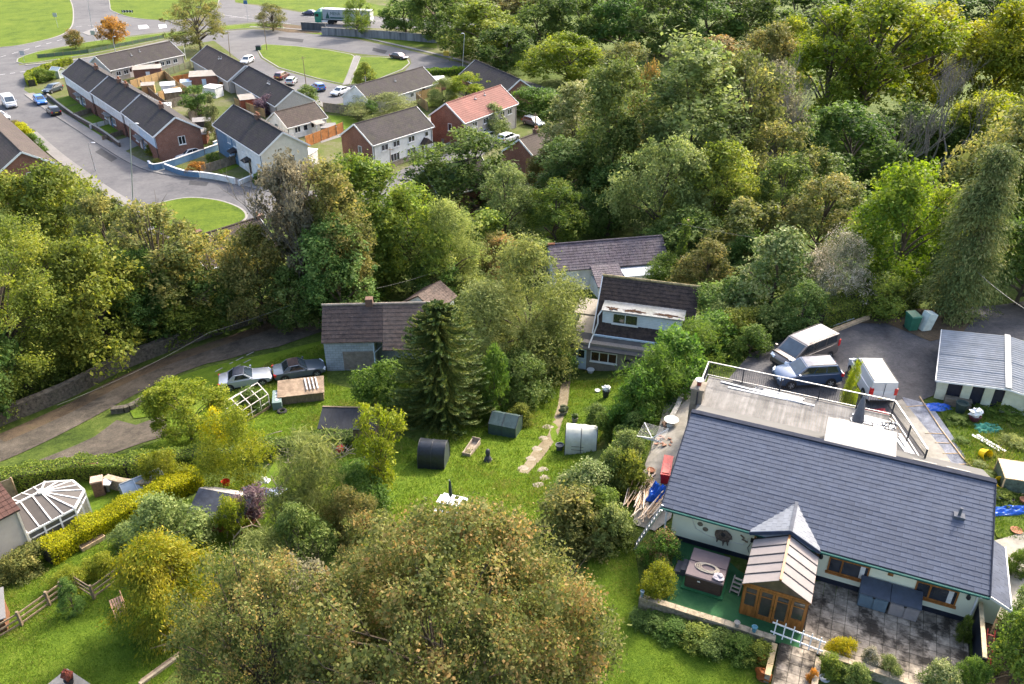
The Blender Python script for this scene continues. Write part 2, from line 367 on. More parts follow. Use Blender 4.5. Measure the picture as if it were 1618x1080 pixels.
def drape(name, pts, m, off=.004, step=2.0, smooth=0, kind='structure'):
    xy = W2(pts); xy = spline(xy, smooth) if smooth else xy
    o = link(name, drape_mesh(name, xy, m, off, step))
    return tag(o, kind=kind)
def shrink(xy, d):
    n = len(xy); out = []; area = sum(xy[i][0]*xy[(i+1)%n][1]-xy[(i+1)%n][0]*xy[i][1] for i in range(n)); sg = 1 if area > 0 else -1
    for i in range(n):
        a, b, c = Vector(xy[i-1]), Vector(xy[i]), Vector(xy[(i+1)%n]); e1 = (b-a).normalized(); e2 = (c-b).normalized()
        nn = (Vector((-e1.y, e1.x)) + Vector((-e2.y, e2.x)))
        nn = nn.normalized() if nn.length > 1e-4 else Vector((-e1.y, e1.x))
        out.append(b + nn * d * sg)
    return out
def island(pts, m, smooth=6, h=.11, name='grass_island'):
    xy = W2(pts); xy = spline(xy, smooth) if smooth else xy
    ins = shrink(xy, .3); o = link(name, drape_mesh(name, ins, m, h + .006, 0)); tag(o, kind='structure')
    mb = MB(); n = len(xy)
    for i in range(n):
        a, b, c, d = xy[i], xy[(i+1)%n], ins[(i+1)%n], ins[i]
        mb.face((a[0],a[1],VZ), (b[0],b[1],VZ), (b[0],b[1],VZ+h), (a[0],a[1],VZ+h)); mb.face((a[0],a[1],VZ+h), (b[0],b[1],VZ+h), (c[0],c[1],VZ+h), (d[0],d[1],VZ+h))
    mb.build('kerb', M_KERB, o); return o
def ribbon_xy(c, w):
    l, r = [], []
    for i in range(len(c)):
        a, b = c[max(i-1, 0)], c[min(i+1, len(c)-1)]; d = (Vector(b)-Vector(a)).normalized(); nn = Vector((-d.y, d.x)) * w / 2
        l.append(Vector(c[i]) + nn); r.append(Vector(c[i]) - nn)
    return l, r
def ribbon(name, pts, w, m, off, smooth=5, world=False, kind='structure', h=0):
    c = [Vector(p) for p in pts] if world else W2(pts); c = spline(c, smooth, False) if smooth else c
    l, r = ribbon_xy(c, w); mb = MB()
    for i in range(len(c) - 1):
        q = [l[i], r[i], r[i+1], l[i+1]]; z = [T(p.x, p.y) + off for p in q]
        mb.face(*[(p.x, p.y, zz + h) for p, zz in zip(q, z)])
        if h:
            mb.face((q[0].x,q[0].y,z[0]), (q[0].x,q[0].y,z[0]+h), (q[3].x,q[3].y,z[3]+h), (q[3].x,q[3].y,z[3])); mb.face((q[1].x,q[1].y,z[1]+h), (q[1].x,q[1].y,z[1]), (q[2].x,q[2].y,z[2]), (q[2].x,q[2].y,z[2]+h))
    o = mb.build(name, m); return tag(o, kind=kind) if kind else o
# --- valley floor: mown grass, roads, greens
tag(link('village_grass', drape_mesh('village_grass', [(-200,114),(20,114),(14,150),(-5,200),(-20,262),(30,300),(30,420),(-200,420)], M_GARDEN, .02, 0)), kind='structure')
road_polys = {
 'roundabout_road': [(-80,118),(-80,-40),(360,-40),(372,4),(420,10),(480,20),(600,26),(760,38),(760,51),(640,45),(500,43),(440,36),(400,35),(350,40),(330,46),(262,50),(200,57),(120,69),(60,80),(30,95),(30,104),(60,110),(40,118)],
 'residential_road': [(-60,122),(30,103),(90,97),(150,88),(210,76),(262,63),(330,50),(400,46),(480,50),(560,61),(640,78),(720,97),(760,110),(760,122),(700,112),(640,112),(650,100),(648,92),(560,84),(520,77),(420,69),(403,73),(412,92),(440,109),(500,126),(545,136),(590,128),(598,140),(560,160),(520,166),(480,150),(450,134),(395,108),(362,82),(338,64),(262,76),(200,90),(140,100),(110,104),(60,118),(42,128),(38,142),(110,186),(160,216),(215,251),(262,266),(340,276),(420,292),(470,302),(520,300),(520,330),(440,345),(395,345),(330,378),(220,378),(200,326),(150,292),(110,262),(80,238),(55,205),(30,196),(-60,196)],
 'side_street': [(560,312),(610,280),(660,256),(715,240),(760,226),(790,224),(740,262),(690,280),(650,300),(600,330)],
 'farm_lane': [(760,110),(800,120),(840,130),(872,142),(900,160),(890,168),(850,150),(800,134),(755,122)],
}
for nm, pts in road_polys.items(): drape(nm, pts, M_ASPH, {'roundabout_road': .030, 'residential_road': .034, 'side_street': .034, 'farm_lane': .038}[nm], 0)
island([(-60,-30),(90,-30),(112,0),(117,25),(112,45),(90,58),(40,70),(0,75),(-60,78)], M_GRASSV, 4)
island([(186,-30),(340,-30),(345,5),(340,15),(315,26),(270,32),(215,29),(183,20),(173,8)], M_GRASSV, 4)
island([(27,93),(58,82),(105,73),(140,66),(200,59),(262,52),(300,50),(290,57),(262,61),(200,74),(140,86),(90,94),(36,101)], M_GRASSV, 2)
island([(345,42),(400,37),(440,38),(450,44),(405,44),(350,48)], M_GRASSV, 0)
island([(404,74),(418,70),(470,73),(520,79),(556,86),(561,89),(548,126),(542,133),(500,124),(440,107),(414,91)], M_GRASSV, 0)
island([(569,90),(600,90),(645,94),(648,100),(636,110),(596,126),(553,134),(560,112)], M_GRASSV, 0)
island([(225,332),(258,319),(300,312),(345,316),(378,327),(391,339),(384,350),(350,362),(310,374),(270,376),(240,360)], M_GRASSV, 4)
drape('verge_grass', [(372,-5),(372,3),(430,9),(480,18),(600,24),(760,36),(760,20),(600,8),(520,-10)], M_GRASSV, .042, 0)
drape('dirt_verge', [(440,37),(500,43),(560,46),(640,52),(735,62),(700,68),(600,58),(520,53),(455,51),(425,45)], M_SOIL, .05, 0)
drape('mown_strip', [(480,52),(540,52),(640,60),(690,66),(690,76),(640,72),(560,60)], M_GRASSV, .056, 0)
drape('pavement_path', [(562,88),(569,89),(552,134),(541,135)], M_PAVE, .16, 0)
# pavements with a kerb step
PAV = [[(46,148),(80,172),(115,194),(165,226),(215,256),(262,272),(340,281),(420,297),(470,308)], [(50,210),(90,245),(130,275),(165,300),(205,325)], [(395,112),(450,137),(490,157),(520,170)], [(395,42),(480,47),(560,57),(640,74),(720,93),(755,104)],[(40,103),(140,91),(262,65),(330,52)]]
for q, pts in enumerate(PAV): ribbon('pavement', pts, [1.9,1.7,1.6,1.0,1.0][q], M_PAVE, .03, 5, h=.1)
for q_ in ([(150,240),(176,256),(186,250),(160,234)],[(60,150),(72,146),(80,152),(66,158)],[(300,285),(330,288),(326,294),(298,292)],[(440,58),(480,62),(478,67),(440,63)],[(590,75),(612,80),(608,85),(588,80)]): drape('road_repair_patch', q_, ground_mat('tarmac_patch', [(.035,.035,.038),(.06,.06,.062)], .3, 4, .2), .039, 0)
# painted road marks
def dashes(pts, w=.12, dash=2.0, gap=3.0, off=.044):
    c = spline(W2(pts), 12, False); out = []; acc = 0; on = True; seg = [c[0]]
    for i in range(len(c) - 1):
        a, b = c[i], c[i+1]; L = (b-a).length; t = 0
        while L - t > 1e-6:
            need = (dash if on else gap) - acc; s = min(need, L - t); t += s; acc += s; p = a + (b-a) * (t / L)
            if on: seg.append(p)
            if acc >= (dash if on else gap) - 1e-6:
                if on and len(seg) > 1: out.append(seg)
                on = not on; acc = 0; seg = [p]
    mb = MB()
    for s in out:
        l, r = ribbon_xy(s, w)
        for i in range(len(s)-1): mb.face(*[(p.x, p.y, T(p.x, p.y) + off) for p in (l[i], r[i], r[i+1], l[i+1])])
    return mb
for pts, a in (([(-20,96),(60,73),(120,56)],(.15,2,2)), ([(120,42),(170,38),(215,34)],(.15,1.5,1.5)), ([(345,22),(400,30),(480,40)],(.15,30,1)), ([(340,28),(380,26),(420,20)],(.12,2,2)), ([(480,26),(600,33),(740,42)],(.15,40,.1)), ([(0,118),(45,112)],(.2,1,1)), ([(105,262),(150,292),(200,322)],(.1,3,2)),([(10,0),(30,6),(50,4)],(.3,20,1))):
    tag(dashes(pts, *a).build('road_marking', M_LINE), kind='structure')
for q in ([(218,40),(232,39),(236,44),(220,46)], [(250,39),(262,38),(264,43),(252,45)]):
    tag(link('road_marking', drape_mesh('road_marking', W2(q), M_LINE, .046, 0)), kind='structure')
# --- the hillside: lane, gardens, bungalow plot
LANE = [(-60,735),(0,712),(60,685),(120,655),(190,618),(260,585),(330,560),(400,535),(450,513),(490,500)]
ribbon('lane', LANE, 3.5, M_LANE, .05, 8)
drape('lane_gateway', [(60,728),(120,704),(150,690),(185,664),(215,672),(262,655),(266,688),(225,700),(165,722)], M_LANE, .058, 1.5)
drape('upper_drive', [(330,550),(400,524),(440,508),(500,500),(520,520),(440,548),(400,556),(360,568),(330,574)], M_LANE, .06, 1.5)
ribbon('leaf_litter_strip', [(0,694),(60,668),(120,640),(190,603),(262,572),(330,548),(400,524),(450,506)], 1.6, M_SOIL, .062, 8)
for q_ in ([(340,588),(370,572),(402,556)],[(352,592),(378,578),(408,562)]): tag(dashes(q_, .16, .8, .35, .07).build('edge_stones', M_KERB), kind='structure')
drape('hillside_lawn', [(160,735),(265,692),(262,655),(212,662),(200,640),(250,606),(330,580),(440,556),(512,538),(518,605),(600,625),(640,655),(560,690),(470,690),(420,705),(330,715),(240,720)], M_GRASS, .07, 1.2)
drape('garden_lawn', [(440,720),(640,690),(660,700),(760,640),(870,600),(1000,590),(985,650),(930,720),(905,770),(850,820),(780,860),(640,900),(520,850),(440,800),(400,790)], M_GRASS, .07, 1.2)
drape('lower_lawn', [(-40,910),(60,890),(230,800),(300,790),(380,760),(440,800),(430,870),(330,1000),(250,1090),(-60,1120),(-60,950)], M_GRASS, .075, 1.2)
drape('conservatory_lawn', [(0,790),(60,752),(120,745),(250,750),(240,800),(150,850),(60,890),(0,905)], M_GRASS, .085, 1.2)
drape('front_lawn', [(935,870),(960,835),(1000,850),(1015,960),(1200,1015),(1235,1100),(900,1160),(820,1130),(900,1000)], M_GRASS, .08, 1.0)
drape('parking_yard', [(1150,600),(1185,560),(1230,535),(1330,500),(1420,490),(1500,488),(1640,478),(1640,540),(1540,530),(1500,560),(1475,625),(1440,640),(1480,720),(1540,760),(1430,760),(1250,680),(1150,640)], M_ASPHD, .05, 1.0)
drape('road_spur', [(1480,500),(1540,488),(1660,470),(1660,535),(1540,525),(1500,515)], M_ASPHD, .062, 1.5)
drape('yard_soil', [(1335,500),(1400,488),(1500,490),(1540,500),(1520,528),(1470,540),(1400,512),(1350,512)], M_SOIL, .07, 1.0)
drape('chippings_bed', [(1425,628),(1470,640),(1505,690),(1550,765),(1500,760),(1460,700)], M_GRAVEL, .075, .7)
drape('concrete_strip', [(1403,640),(1425,632),(1490,712),(1522,765),(1492,765),(1465,725)], M_CONC, .09, .7)
drape('builder_plot', [(1480,640),(1560,655),(1660,660),(1660,860),(1575,850),(1530,745)], ground_mat('weedy_plot', [(.05,.06,.02),(.09,.13,.02),(.12,.16,.03),(.18,.14,.09)], .3, 6, 1), .07, 1.0)
drape('side_concrete', [(1555,860),(1660,830),(1660,930),(1600,1000),(1560,960)], M_CONC, .1, 1.0)
drape('side_path', [(1060,605),(1100,600),(1105,640),(1060,820),(1035,840),(1000,830),(1010,760),(1040,680)], M_CONC, .09, .8)
drape('turf_pad', [(0,0),(1,0),(1,1)], M_GRASS, -3, 0) if False else None
# worn track down the middle garden
drape('worn_path', [(888,590),(903,590),(897,640),(881,690),(859,722),(834,750),(820,747),(841,715),(866,688),(882,640)], ground_mat('trodden_earth', [(.1,.075,.04),(.16,.13,.08),(.21,.175,.12),(.08,.1,.03)], .6, 5, .6), .085, 1.0)
# ================================================================ BUILDINGS
M_BRICK = brick_mat('red_brick', (.21,.072,.04), (.155,.052,.032), (.22,.17,.14), .225, .075, .01)
M_ROOFD = brick_mat('dark_concrete_tiles', (.034,.028,.03), (.025,.021,.023), (.012,.011,.012), .33, .3, .02, 'roof', .85, (.04,.042,.02), .5)
M_ROOFB = brick_mat('brown_concrete_tiles', (.06,.043,.038), (.045,.034,.03), (.018,.015,.013), .33, .3, .02, 'roof', .85, (.06,.058,.03), .35)
M_ROOFR = brick_mat('red_clay_tiles', (.15,.048,.038), (.12,.04,.032), (.22,.11,.09), .33, .32, .035, 'roof', .8)
M_RENDER = mat('white_render', (.66,.66,.64), .85, var=.1, scale=1.5, bump=.15, stain=(.3,.3,.27), stain_amt=.5)
M_CREAM = mat('cream_render', (.58,.53,.43), .85, var=.1, scale=1.5, stain=(.45,.4,.32), stain_amt=.4)
M_GREYR = mat('grey_pebbledash', (.42,.38,.34), .9, var=.2, scale=9, bump=.5, bscale=40)
M_BLUER = mat('blue_painted_render', (.11,.2,.3), .8, var=.12, stain=(.07,.12,.18), stain_amt=.4)
M_PALEB = mat('pale_blue_render', (.45,.55,.64), .8, var=.1)
M_DOORR = mat('dark_red_door', (.12,.03,.025), .4, var=.2)
M_CHIM = mat('chimney_brick', (.16,.09,.065), .9, var=.35, scale=8, stain=(.08,.07,.05), stain_amt=.6, stain_scale=2)
M_POT = mat('terracotta', (.3,.12,.06), .8, var=.25)
M_FELT = mat('grey_felt_roof', (.2,.19,.185), .85, var=.2, scale=1.2, stain=(.1,.1,.08), stain_amt=.5)
M_ASB = mat('pale_corrugated_sheet', (.25,.225,.2), .85, var=.2, scale=1.5, stain=(.18,.17,.12), stain_amt=.7)
def window(parent, o, u, n, wd, ht, fm=None, bars=1, gm=None, trans=False, sill=True, name='window'):
    """frame mesh with a recessed pane as its child; o = lower left corner, u along the wall, n outwards"""
    o, u, n = Vector(o), Vector(u).normalized(), Vector(n).normalized(); z = Vector((0, 0, 1)); t = .07; fm = fm or M_WHITE; mb = MB()
    def b(a0, a1, z0, z1, d0=.0, d1=.06):
        p = lambda a, d, zz: o + u*a + n*d + z*zz
        mb.hexa([p(a0,d0,z0),p(a1,d0,z0),p(a1,d1,z0),p(a0,d1,z0),p(a0,d0,z1),p(a1,d0,z1),p(a1,d1,z1),p(a0,d1,z1)])
    b(0,t,0,ht); b(wd-t,wd,0,ht); b(t,wd-t,0,t); b(t,wd-t,ht-t,ht)
    for k in range(1, bars+1):
        c = wd*k/(bars+1); b(c-t/2, c+t/2, t, ht-t)
    if trans: b(t, wd-t, ht*.7-t/2, ht*.7+t/2, .004, .056)
    if sill: b(-.06, wd+.06, -.08, -.003, 0, .14)
    f = mb.build(name, fm, parent); g = MB(); q = lambda a, zz: o + u*a + n*.025 + z*zz
    g.face(q(t*.6,t*.6), q(wd-t*.6,t*.6), q(wd-t*.6,ht-t*.6), q(t*.6,ht-t*.6)); g.build('pane', gm or M_GLASS, f); return f
def door(parent, o, u, n, wd, ht, m, glass=True):
    o, u, n = Vector(o), Vector(u).normalized(), Vector(n).normalized(); z = Vector((0, 0, 1)); mb = MB()
    p = lambda a, d, zz: o + u*a + n*d + z*zz
    mb.hexa([p(0,0,0),p(wd,0,0),p(wd,.05,0),p(0,.05,0),p(0,0,ht),p(wd,0,ht),p(wd,.05,ht),p(0,.05,ht)])
    d = mb.build('door', m, parent)
    if glass:
        g = MB(); g.face(*[o + u*a*wd + n*.056 + z*zz*ht for a, zz in ((.2,.55),(.8,.55),(.8,.92),(.2,.92))]); g.build('pane', M_GLASS, d)
    h = MB(); c = o + u*wd*.88 + n*.07 + z*ht*.48; h.box(c.x-.03,c.y-.03,c.z-.05,c.x+.03,c.y+.03,c.z+.05); h.build('handle', M_GALV, d); return d
SIDE = {'F': ((1,0,0),(0,-1,0)), 'B': ((-1,0,0),(0,1,0)), 'R': ((0,1,0),(1,0,0)), 'L': ((0,-1,0),(-1,0,0))}
def wall_pt(side, L, Wd, a, z):
    return {'F': (a, -Wd/2, z), 'B': (-a, Wd/2, z), 'R': (L/2, a, z), 'L': (-L/2, -a, z)}[side]
def house(name, label, A, B, he, hr, wd, wallm, roofm, frontm=None, over=.25, eo=.35, wins=(), doors=(), chims=(), zg=VZ, verge=None, cat='house', L=None, patches=(), rotate=0, gutter=True, flue=(), depthshift=0):
    a, b = P(*A, zg+hr), P(*B, zg+hr); d = (b-a).xy; Lr = d.length; L = (L or Lr) - 2*over; rz = math.atan2(d.y, d.x) + rotate
    c = (a+b)/2; t = thing(name, label, cat, (c.x, c.y, zg), rz); h = wd/2
    mb = MB(); mb.xprism([(-h,-1.0),(h,-1.0),(h,he),(0,hr-.08),(-h,he)], -L/2, L/2); mb.build('wall', wallm, t)
    if frontm:
        m2 = MB(); m2.box(-L/2+.003, -h-.03, -.9, L/2-.003, -h+.01, he-.05); m2.build('front_wall', frontm, t)
    fo = .03 if frontm else 0
    sl = (hr-he)/h; ex = L/2+over; r = MB()
    for s in (-1, 1):
        y1 = s*(h+eo); z1 = he - sl*eo
        r.hexa([(-ex,y1,z1),(ex,y1,z1),(ex,0,hr),(-ex,0,hr),(-ex,y1,z1+.13),(ex,y1,z1+.13),(ex,0,hr+.13),(-ex,0,hr+.13)] if s<0 else [(-ex,0,hr),(ex,0,hr),(ex,y1,z1),(-ex,y1,z1),(-ex,0,hr+.13),(ex,0,hr+.13),(ex,y1,z1+.13),(-ex,y1,z1+.13)])
    rf = r.build('roof', roofm, t)
    rc = MB(); rc.tube([(-ex-.02,0,hr+.12),(ex+.02,0,hr+.12)], .12, 6); rc.build('ridge_cap', roofm, rf)
    for sx in (-1, 1):
        x0 = sx*(ex+.02); v = MB()
        for s in (-1, 1): v.bar((x0,s*(h+eo+.02),he-sl*eo+.06), (x0,0,hr+.08), .05, .24)
        v.build('bargeboard', verge or M_WHITE, t)
    if gutter:
        g = MB(); g.tube([(-ex,-h-eo-.05,he-sl*eo+.03),(ex,-h-eo-.05,he-sl*eo+.03)], .06, 6); g.box(-ex,-h-eo-.03,he-sl*eo-.12,ex,-h-eo+.0,he-sl*eo); g.build('gutter', verge or M_WHITE, t)
    for sx in (-1, 1):
        k = MB(); k.tube([(sx*(L/2-.25),-h-fo-.06,he-.1),(sx*(L/2-.25),-h-fo-.06,.05)], .045, 6); k.build('downpipe', M_BLACK, t)
    for w_ in wins:
        s, a_, z_, ww, hh = w_[:5]; u, n = SIDE[s]; o = Vector(wall_pt(s, L, wd, a_, z_)) + Vector(n)*(fo if s == 'F' else 0)
        window(t, o, u, n, ww, hh, w_[6] if len(w_) > 6 else None, w_[5] if len(w_) > 5 else 1)
    for s, a_, ww, hh, m in doors:
        u, n = SIDE[s]; door(t, Vector(wall_pt(s, L, wd, a_, 0.1)) + Vector(n)*(fo if s == 'F' else 0), u, n, ww, hh, m)
    for cx, cy, ch, np_ in chims:
        zb = hr - abs(cy)*sl - .3; k = MB(); k.box(cx-.45,cy-.3,zb,cx+.45,cy+.3,hr+ch); k.box(cx-.5,cy-.35,hr+ch,cx+.5,cy+.35,hr+ch+.08); ck = k.build('chimney', M_CHIM, rf)
        for q in range(np_):
            p = MB(); p.lathe([(.12,0),(.14,.25),(.1,.4)], 8, (cx-.2+.4*q, cy, hr+ch+.08)); p.build('chimney_pot', M_POT, ck)
    for fx, fy in flue:
        k = MB(); zb = hr - abs(fy)*sl + .05; k.tube([(fx,fy,zb),(fx,fy,zb+.6)], .06, 6); k.box(fx-.2,fy-.25,zb,fx+.2,fy+.2,zb+.11); k.build('flue_pipe', M_GALV, rf)
    t['_L'] = L; return t
W1 = lambda s, a, z, w_=1.3, h=1.0, b=1: (s, a, z, w_, h, b)
# terrace of three stepped blocks with front gardens
BRL = brick_mat('terrace_brick', (.19,.07,.042), (.14,.052,.034), (.22,.18,.15), .225, .075, .01)
def terrace(A, B, label, frontm, right, kind):
    t = house('terrace_house', label, A, B, 4.4, 6.6, 7.0, BRL, M_ROOFD, None, .15, .3, wins=[W1('F',-3.4,.8,1.5,1.1),W1('F',1.6,.8,1.5,1.1),W1('F',-3.4,2.9,1.4,.95),W1('F',2.0,2.9,1.4,.95),W1('F',-.9,3.1,.7,.7,0)]+([('R',-.2,2.4,1.1,1.3,1)] if right else []), doors=[('F',-1.3,.9,2.0,M_WHITE),('F',.35,.9,2.0,M_BLUER)], chims=[(2.2,0,.7,2)] if kind != 1 else [(-2.5,0,.6,2),(1.5,0,.6,2)])
    L = t['_L']; p = MB(); p.box(-L/2+.1,-3.5-.045,2.35,0,-3.5+.005,4.35); p.build('render_panel', M_RENDER, t); p = MB(); p.box(.003,-3.5-.045,2.35,L/2-.1,-3.5+.005,4.35); p.build('render_panel', frontm, t)
    p = MB(); p.box(-1.6,-4.4,2.1,1.6,-3.55,2.2); p.build('porch_canopy', M_FELT, t); return t
terrace((125,93),(171,121),'leftmost block of the stepped brick terrace, mossy dark roof with chimney', M_RENDER, False, 0)
terrace((171,120),(222,150),'middle block of the stepped brick terrace, two chimneys on dark roof', M_RENDER, False, 1)
terrace((222,149),(277,186),'nearest block of the stepped brick terrace, big brick gable with one white window', M_PALEB, True, 2)
house('terraced_bungalow','long dark-roofed bungalow row behind the stepped terrace, below the verge trees',(150,90),(269,66),2.5,4.7,7.5,M_GREYR,M_ROOFD,None,.15,.3,wins=[('F',a,1.0,1.1,.9,1) for a in (-8,-6.2,-3.5,.2,3,4.6,6.5)],doors=[('F',-4.9,.9,2,M_WHITE),('F',1.8,.9,2,M_DOORR)],flue=[(-2,-1.5),(.5,-1.0)],cat='bungalow')
house('terraced_bungalow','brown tiled bungalow beside the parked white car, twin roof flues',(327,72),(388,104),2.5,4.9,7.5,M_GREYR,M_ROOFB,None,.15,.3,wins=[('F',a,1.0,1.1,.9,1) for a in (-4,-1,2,4)],doors=[('F',.6,.9,2,M_WHITE)],flue=[(-.6,-1.2),(.3,-1.0)],cat='bungalow')
house('terraced_bungalow','dark tiled bungalow running down to the row of parked cars, pale gable',(393,105),(464,143),2.5,4.7,7.0,M_GREYR,M_ROOFD,None,.15,.3,wins=[('F',a,1.0,1.1,.9,1) for a in (-4,-1,2,4)],doors=[('F',.6,.9,2,M_WHITE)],flue=[(1.6,-1.0),(2.5,-1.0)],cat='bungalow')
tb = house('bungalow','small white bungalow with brown roof and open lean-to between the fences',(433,178),(498,162),2.3,4.2,5.5,M_RENDER,M_ROOFB,None,.15,.3,wins=[('F',-2.6,.9,1.2,1,1),('F',-.8,.9,.9,1,0),('L',-.5,1.4,.9,1,1)],doors=[('F',.7,.9,1.9,M_WHITE)],cat='bungalow')
p = MB(); p.hexa([(0.6,-4.6,1.9),(2.6,-4.6,1.9),(2.6,-2.9,2.2),(.6,-2.9,2.2),(0.6,-4.6,1.98),(2.6,-4.6,1.98),(2.6,-2.9,2.28),(.6,-2.9,2.28)]); p.build('lean_to_roof', M_ASB, tb)
for x in (.7, 2.5): p = MB(); p.box(x-.05,-4.5,0,x+.05,-4.4,1.9); p.build('post', M_WHITE, tb)
E_ = house('semi_detached_house','pair of houses, blue half and white half, cream gable wall with one window',(369,166),(447,210),4.5,6.9,7.2,M_CREAM,M_ROOFD,None,.2,.3,wins=[('F',a,2.9,1.2,.95,1) for a in (-4.2,-1.8,1.6,4)]+[('F',a,.8,1.3,1.1,1) for a in (-4.3,1.4)]+[('R',.5,2.4,.9,1.1,1)],doors=[('F',-2.0,.9,2,M_BLUER),('F',3.6,.9,2,M_BLACK)],chims=[(.3,0,.6,3)])
L = E_['_L']; p = MB(); p.box(-L/2,-3.63,-.5,-.4,-3.59,4.45); p.build('front_wall', M_BLUER, E_); p = MB(); p.box(-.395,-3.63,-.5,L/2,-3.59,4.45); p.build('front_wall', M_RENDER, E_)
for x in (-L/2+.1,-.45): p = MB(); p.box(x-.12,-3.66,-.5,x+.12,-3.632,4.4); p.build('quoin_strip', M_WHITE, E_)
for x in (-1.5,4.05): p = MB(); p.hexa([(x-.8,-4.7,2.1),(x+.8,-4.7,2.1),(x+.8,-3.6,2.1),(x-.8,-3.6,2.1),(x-.8,-4.7,2.2),(x+.8,-4.7,2.2),(x+.8,-3.6,2.6),(x-.8,-3.6,2.6)]); p.build('porch_roof', M_ROOFD, E_)
F_ = house('semi_detached_house','white rendered pair of houses with brick gable and patched dark roof',(559,197),(658,169),4.3,6.6,7.0,M_BRICK,M_ROOFD,M_RENDER,.2,.3,wins=[('F',a,2.8,1.4,.95,1) for a in (-4.6,-2.2,1.0)]+[('F',4.6,2.9,.8,.8,0)]+[('F',a,.7,1.9,1.2,2) for a in (-2.9,.6)]+[('L',.3,2.3,.8,1.2,0)],doors=[('F',3.9,1.0,2,M_DOORR)])
p = MB(); p.hexa([(3.4,-4.6,2.0),(5.4,-4.6,2.0),(5.4,-3.55,2.0),(3.4,-3.55,2.0),(4.4,-4.6,2.9),(4.41,-4.6,2.9),(4.41,-3.55,2.9),(4.4,-3.55,2.9)]); p.build('porch_roof', M_ROOFB, F_)
for x in (3.5,5.3): p = MB(); p.box(x-.08,-4.55,0,x+.08,-4.4,2.0); p.build('post', M_RENDER, F_)
G_ = house('semi_detached_house','brick gabled house under a bright red tiled roof',(704,164),(791,135),4.3,6.7,7.0,M_BRICK,M_ROOFR,M_GREYR,.2,.3,wins=[('F',a,2.8,1.3,.95,1) for a in (-5.2,-2.2,2.5,4.6)]+[('F',-2.2,.8,1.3,1.1,1),('L',.2,2.4,.8,1.2,0)],doors=[('F',-4.6,.9,2,M_PALEB)],flue=[(-.8,-.8),(1.9,-.7)])
house('bungalow','long bungalow with white gable below the two greens',(560,136),(668,106),2.4,4.8,7.0,M_RENDER,M_ROOFD,None,.15,.3,wins=[('F',a,1.0,1.0,.8,1) for a in (1.5,3.4,6.2,7.6)],doors=[('F',5.0,.9,2,M_DOORR)],flue=[(0,-1.2)],cat='bungalow')
house('bungalow','dark roofed bungalow behind the red roof, at the lane end',(751,95),(822,126),2.4,5.0,7.5,M_BRICK,M_ROOFD,None,.15,.3,wins=[('F',-3,1,1,.9,1)],cat='bungalow')
house('brick_house','brick gabled house at the left edge, mossy roof and small white window',(-70,140),(34,241),4.2,6.6,7.5,M_BRICK,M_ROOFB,None,.2,.3,wins=[('R',-.2,2.6,.95,1.15,1)],chims=[(1,0,.5,2)])
house('brick_house','house roof with two chimneys behind the trees below the oval green',(292,380),(409,344),3.4,5.6,7,M_BRICK,M_ROOFB,None,.2,.3,chims=[(-3.0,0,.6,1),(4.6,0,.3,1)],zg=-10.2)
house('brick_house','tall brick gable showing beside the side street, roof hidden by the big dark tree',(669,270),(760,248),4.4,6.8,6.5,M_BRICK,M_ROOFD,None,.2,.3,wins=[('F',-4.6,1.6,1.0,1.2,1)])
house('brick_house','grey roofed house with brick gable and chimney at the wood edge',(820,221),(905,190),3.0,5.6,7,M_BRICK,M_ROOFB,None,.2,.3,chims=[(-2.4,.2,.6,2)],flue=[(4,-1.0)])
def shed(name, label, c, rz, lx, ly, h, wallm, roofm, slope=.25, cat='shed', zg=None, gable=False, doorm=None, over=.12):
    g = G(*c) if zg is None else P(*c, zg); t = thing(name, label, cat, g, rz); mb = MB()
    mb.hexa([(-lx/2,-ly/2,-.4),(lx/2,-ly/2,-.4),(lx/2,ly/2,-.4),(-lx/2,ly/2,-.4),(-lx/2,-ly/2,h),(lx/2,-ly/2,h),(lx/2,ly/2,h+(0 if gable else slope)),(-lx/2,ly/2,h+(0 if gable else slope))])
    if gable: mb.xprism([(-ly/2,h),(ly/2,h),(0,h+slope)], -lx/2, lx/2)
    mb.build('wall', wallm, t); r = MB(); o = over
    if gable:
        k = slope/(ly/2)
        for s in (-1, 1):
            y1 = s*(ly/2+o); z1 = h-k*o; q = [(-lx/2-o,y1,z1),(lx/2+o,y1,z1),(lx/2+o,0,h+slope),(-lx/2-o,0,h+slope)]; q = q if s < 0 else q[::-1]
            r.hexa([Vector(a)+Vector((0,0,.01)) for a in q]+[Vector(a)+Vector((0,0,.06)) for a in q])
    else:
        q = [(-lx/2-o,-ly/2-o,h+.01),(lx/2+o,-ly/2-o,h+.01),(lx/2+o,ly/2+o,h+slope+.01),(-lx/2-o,ly/2+o,h+slope+.01)]; r.hexa([Vector(a) for a in q]+[Vector(a)+Vector((0,0,.06)) for a in q])
    r.build('roof', roofm, t)
    if doorm: door(t, (-.4,-ly/2,0), (1,0,0), (0,-1,0), .8, min(1.8,h-.1), doorm, False)
    return t
GZ_ = VZ
shed('brick_outhouse','brick outhouse with pale flat roof behind the bungalow row',(236,124),R(20),5.5,3.2,2.3,M_BRICK,M_ASB,.2,doorm=M_WHITE)
shed('brick_outhouse','brick garage with pale roof and blue-grey double doors',(325,135),R(15),5.5,4,2.3,M_BRICK,M_ASB,.3,doorm=M_PALEB)
shed('garden_shed','small grey-white shed on the fence corner behind the terrace',(268,148),R(20),2.6,2,1.9,M_RENDER,M_RENDER,.5,gable=True)
shed('garden_shed','white roofed shed inside the pale timber fence',(275,158),R(30),3,2.2,1.8,M_TIMBER,M_RENDER,.4,gable=True)
shed('garden_shed','white flat shed beside the dark pointed conifer',(338,152),R(-20),3,2.5,1.9,M_RENDER,M_RENDER,.1)
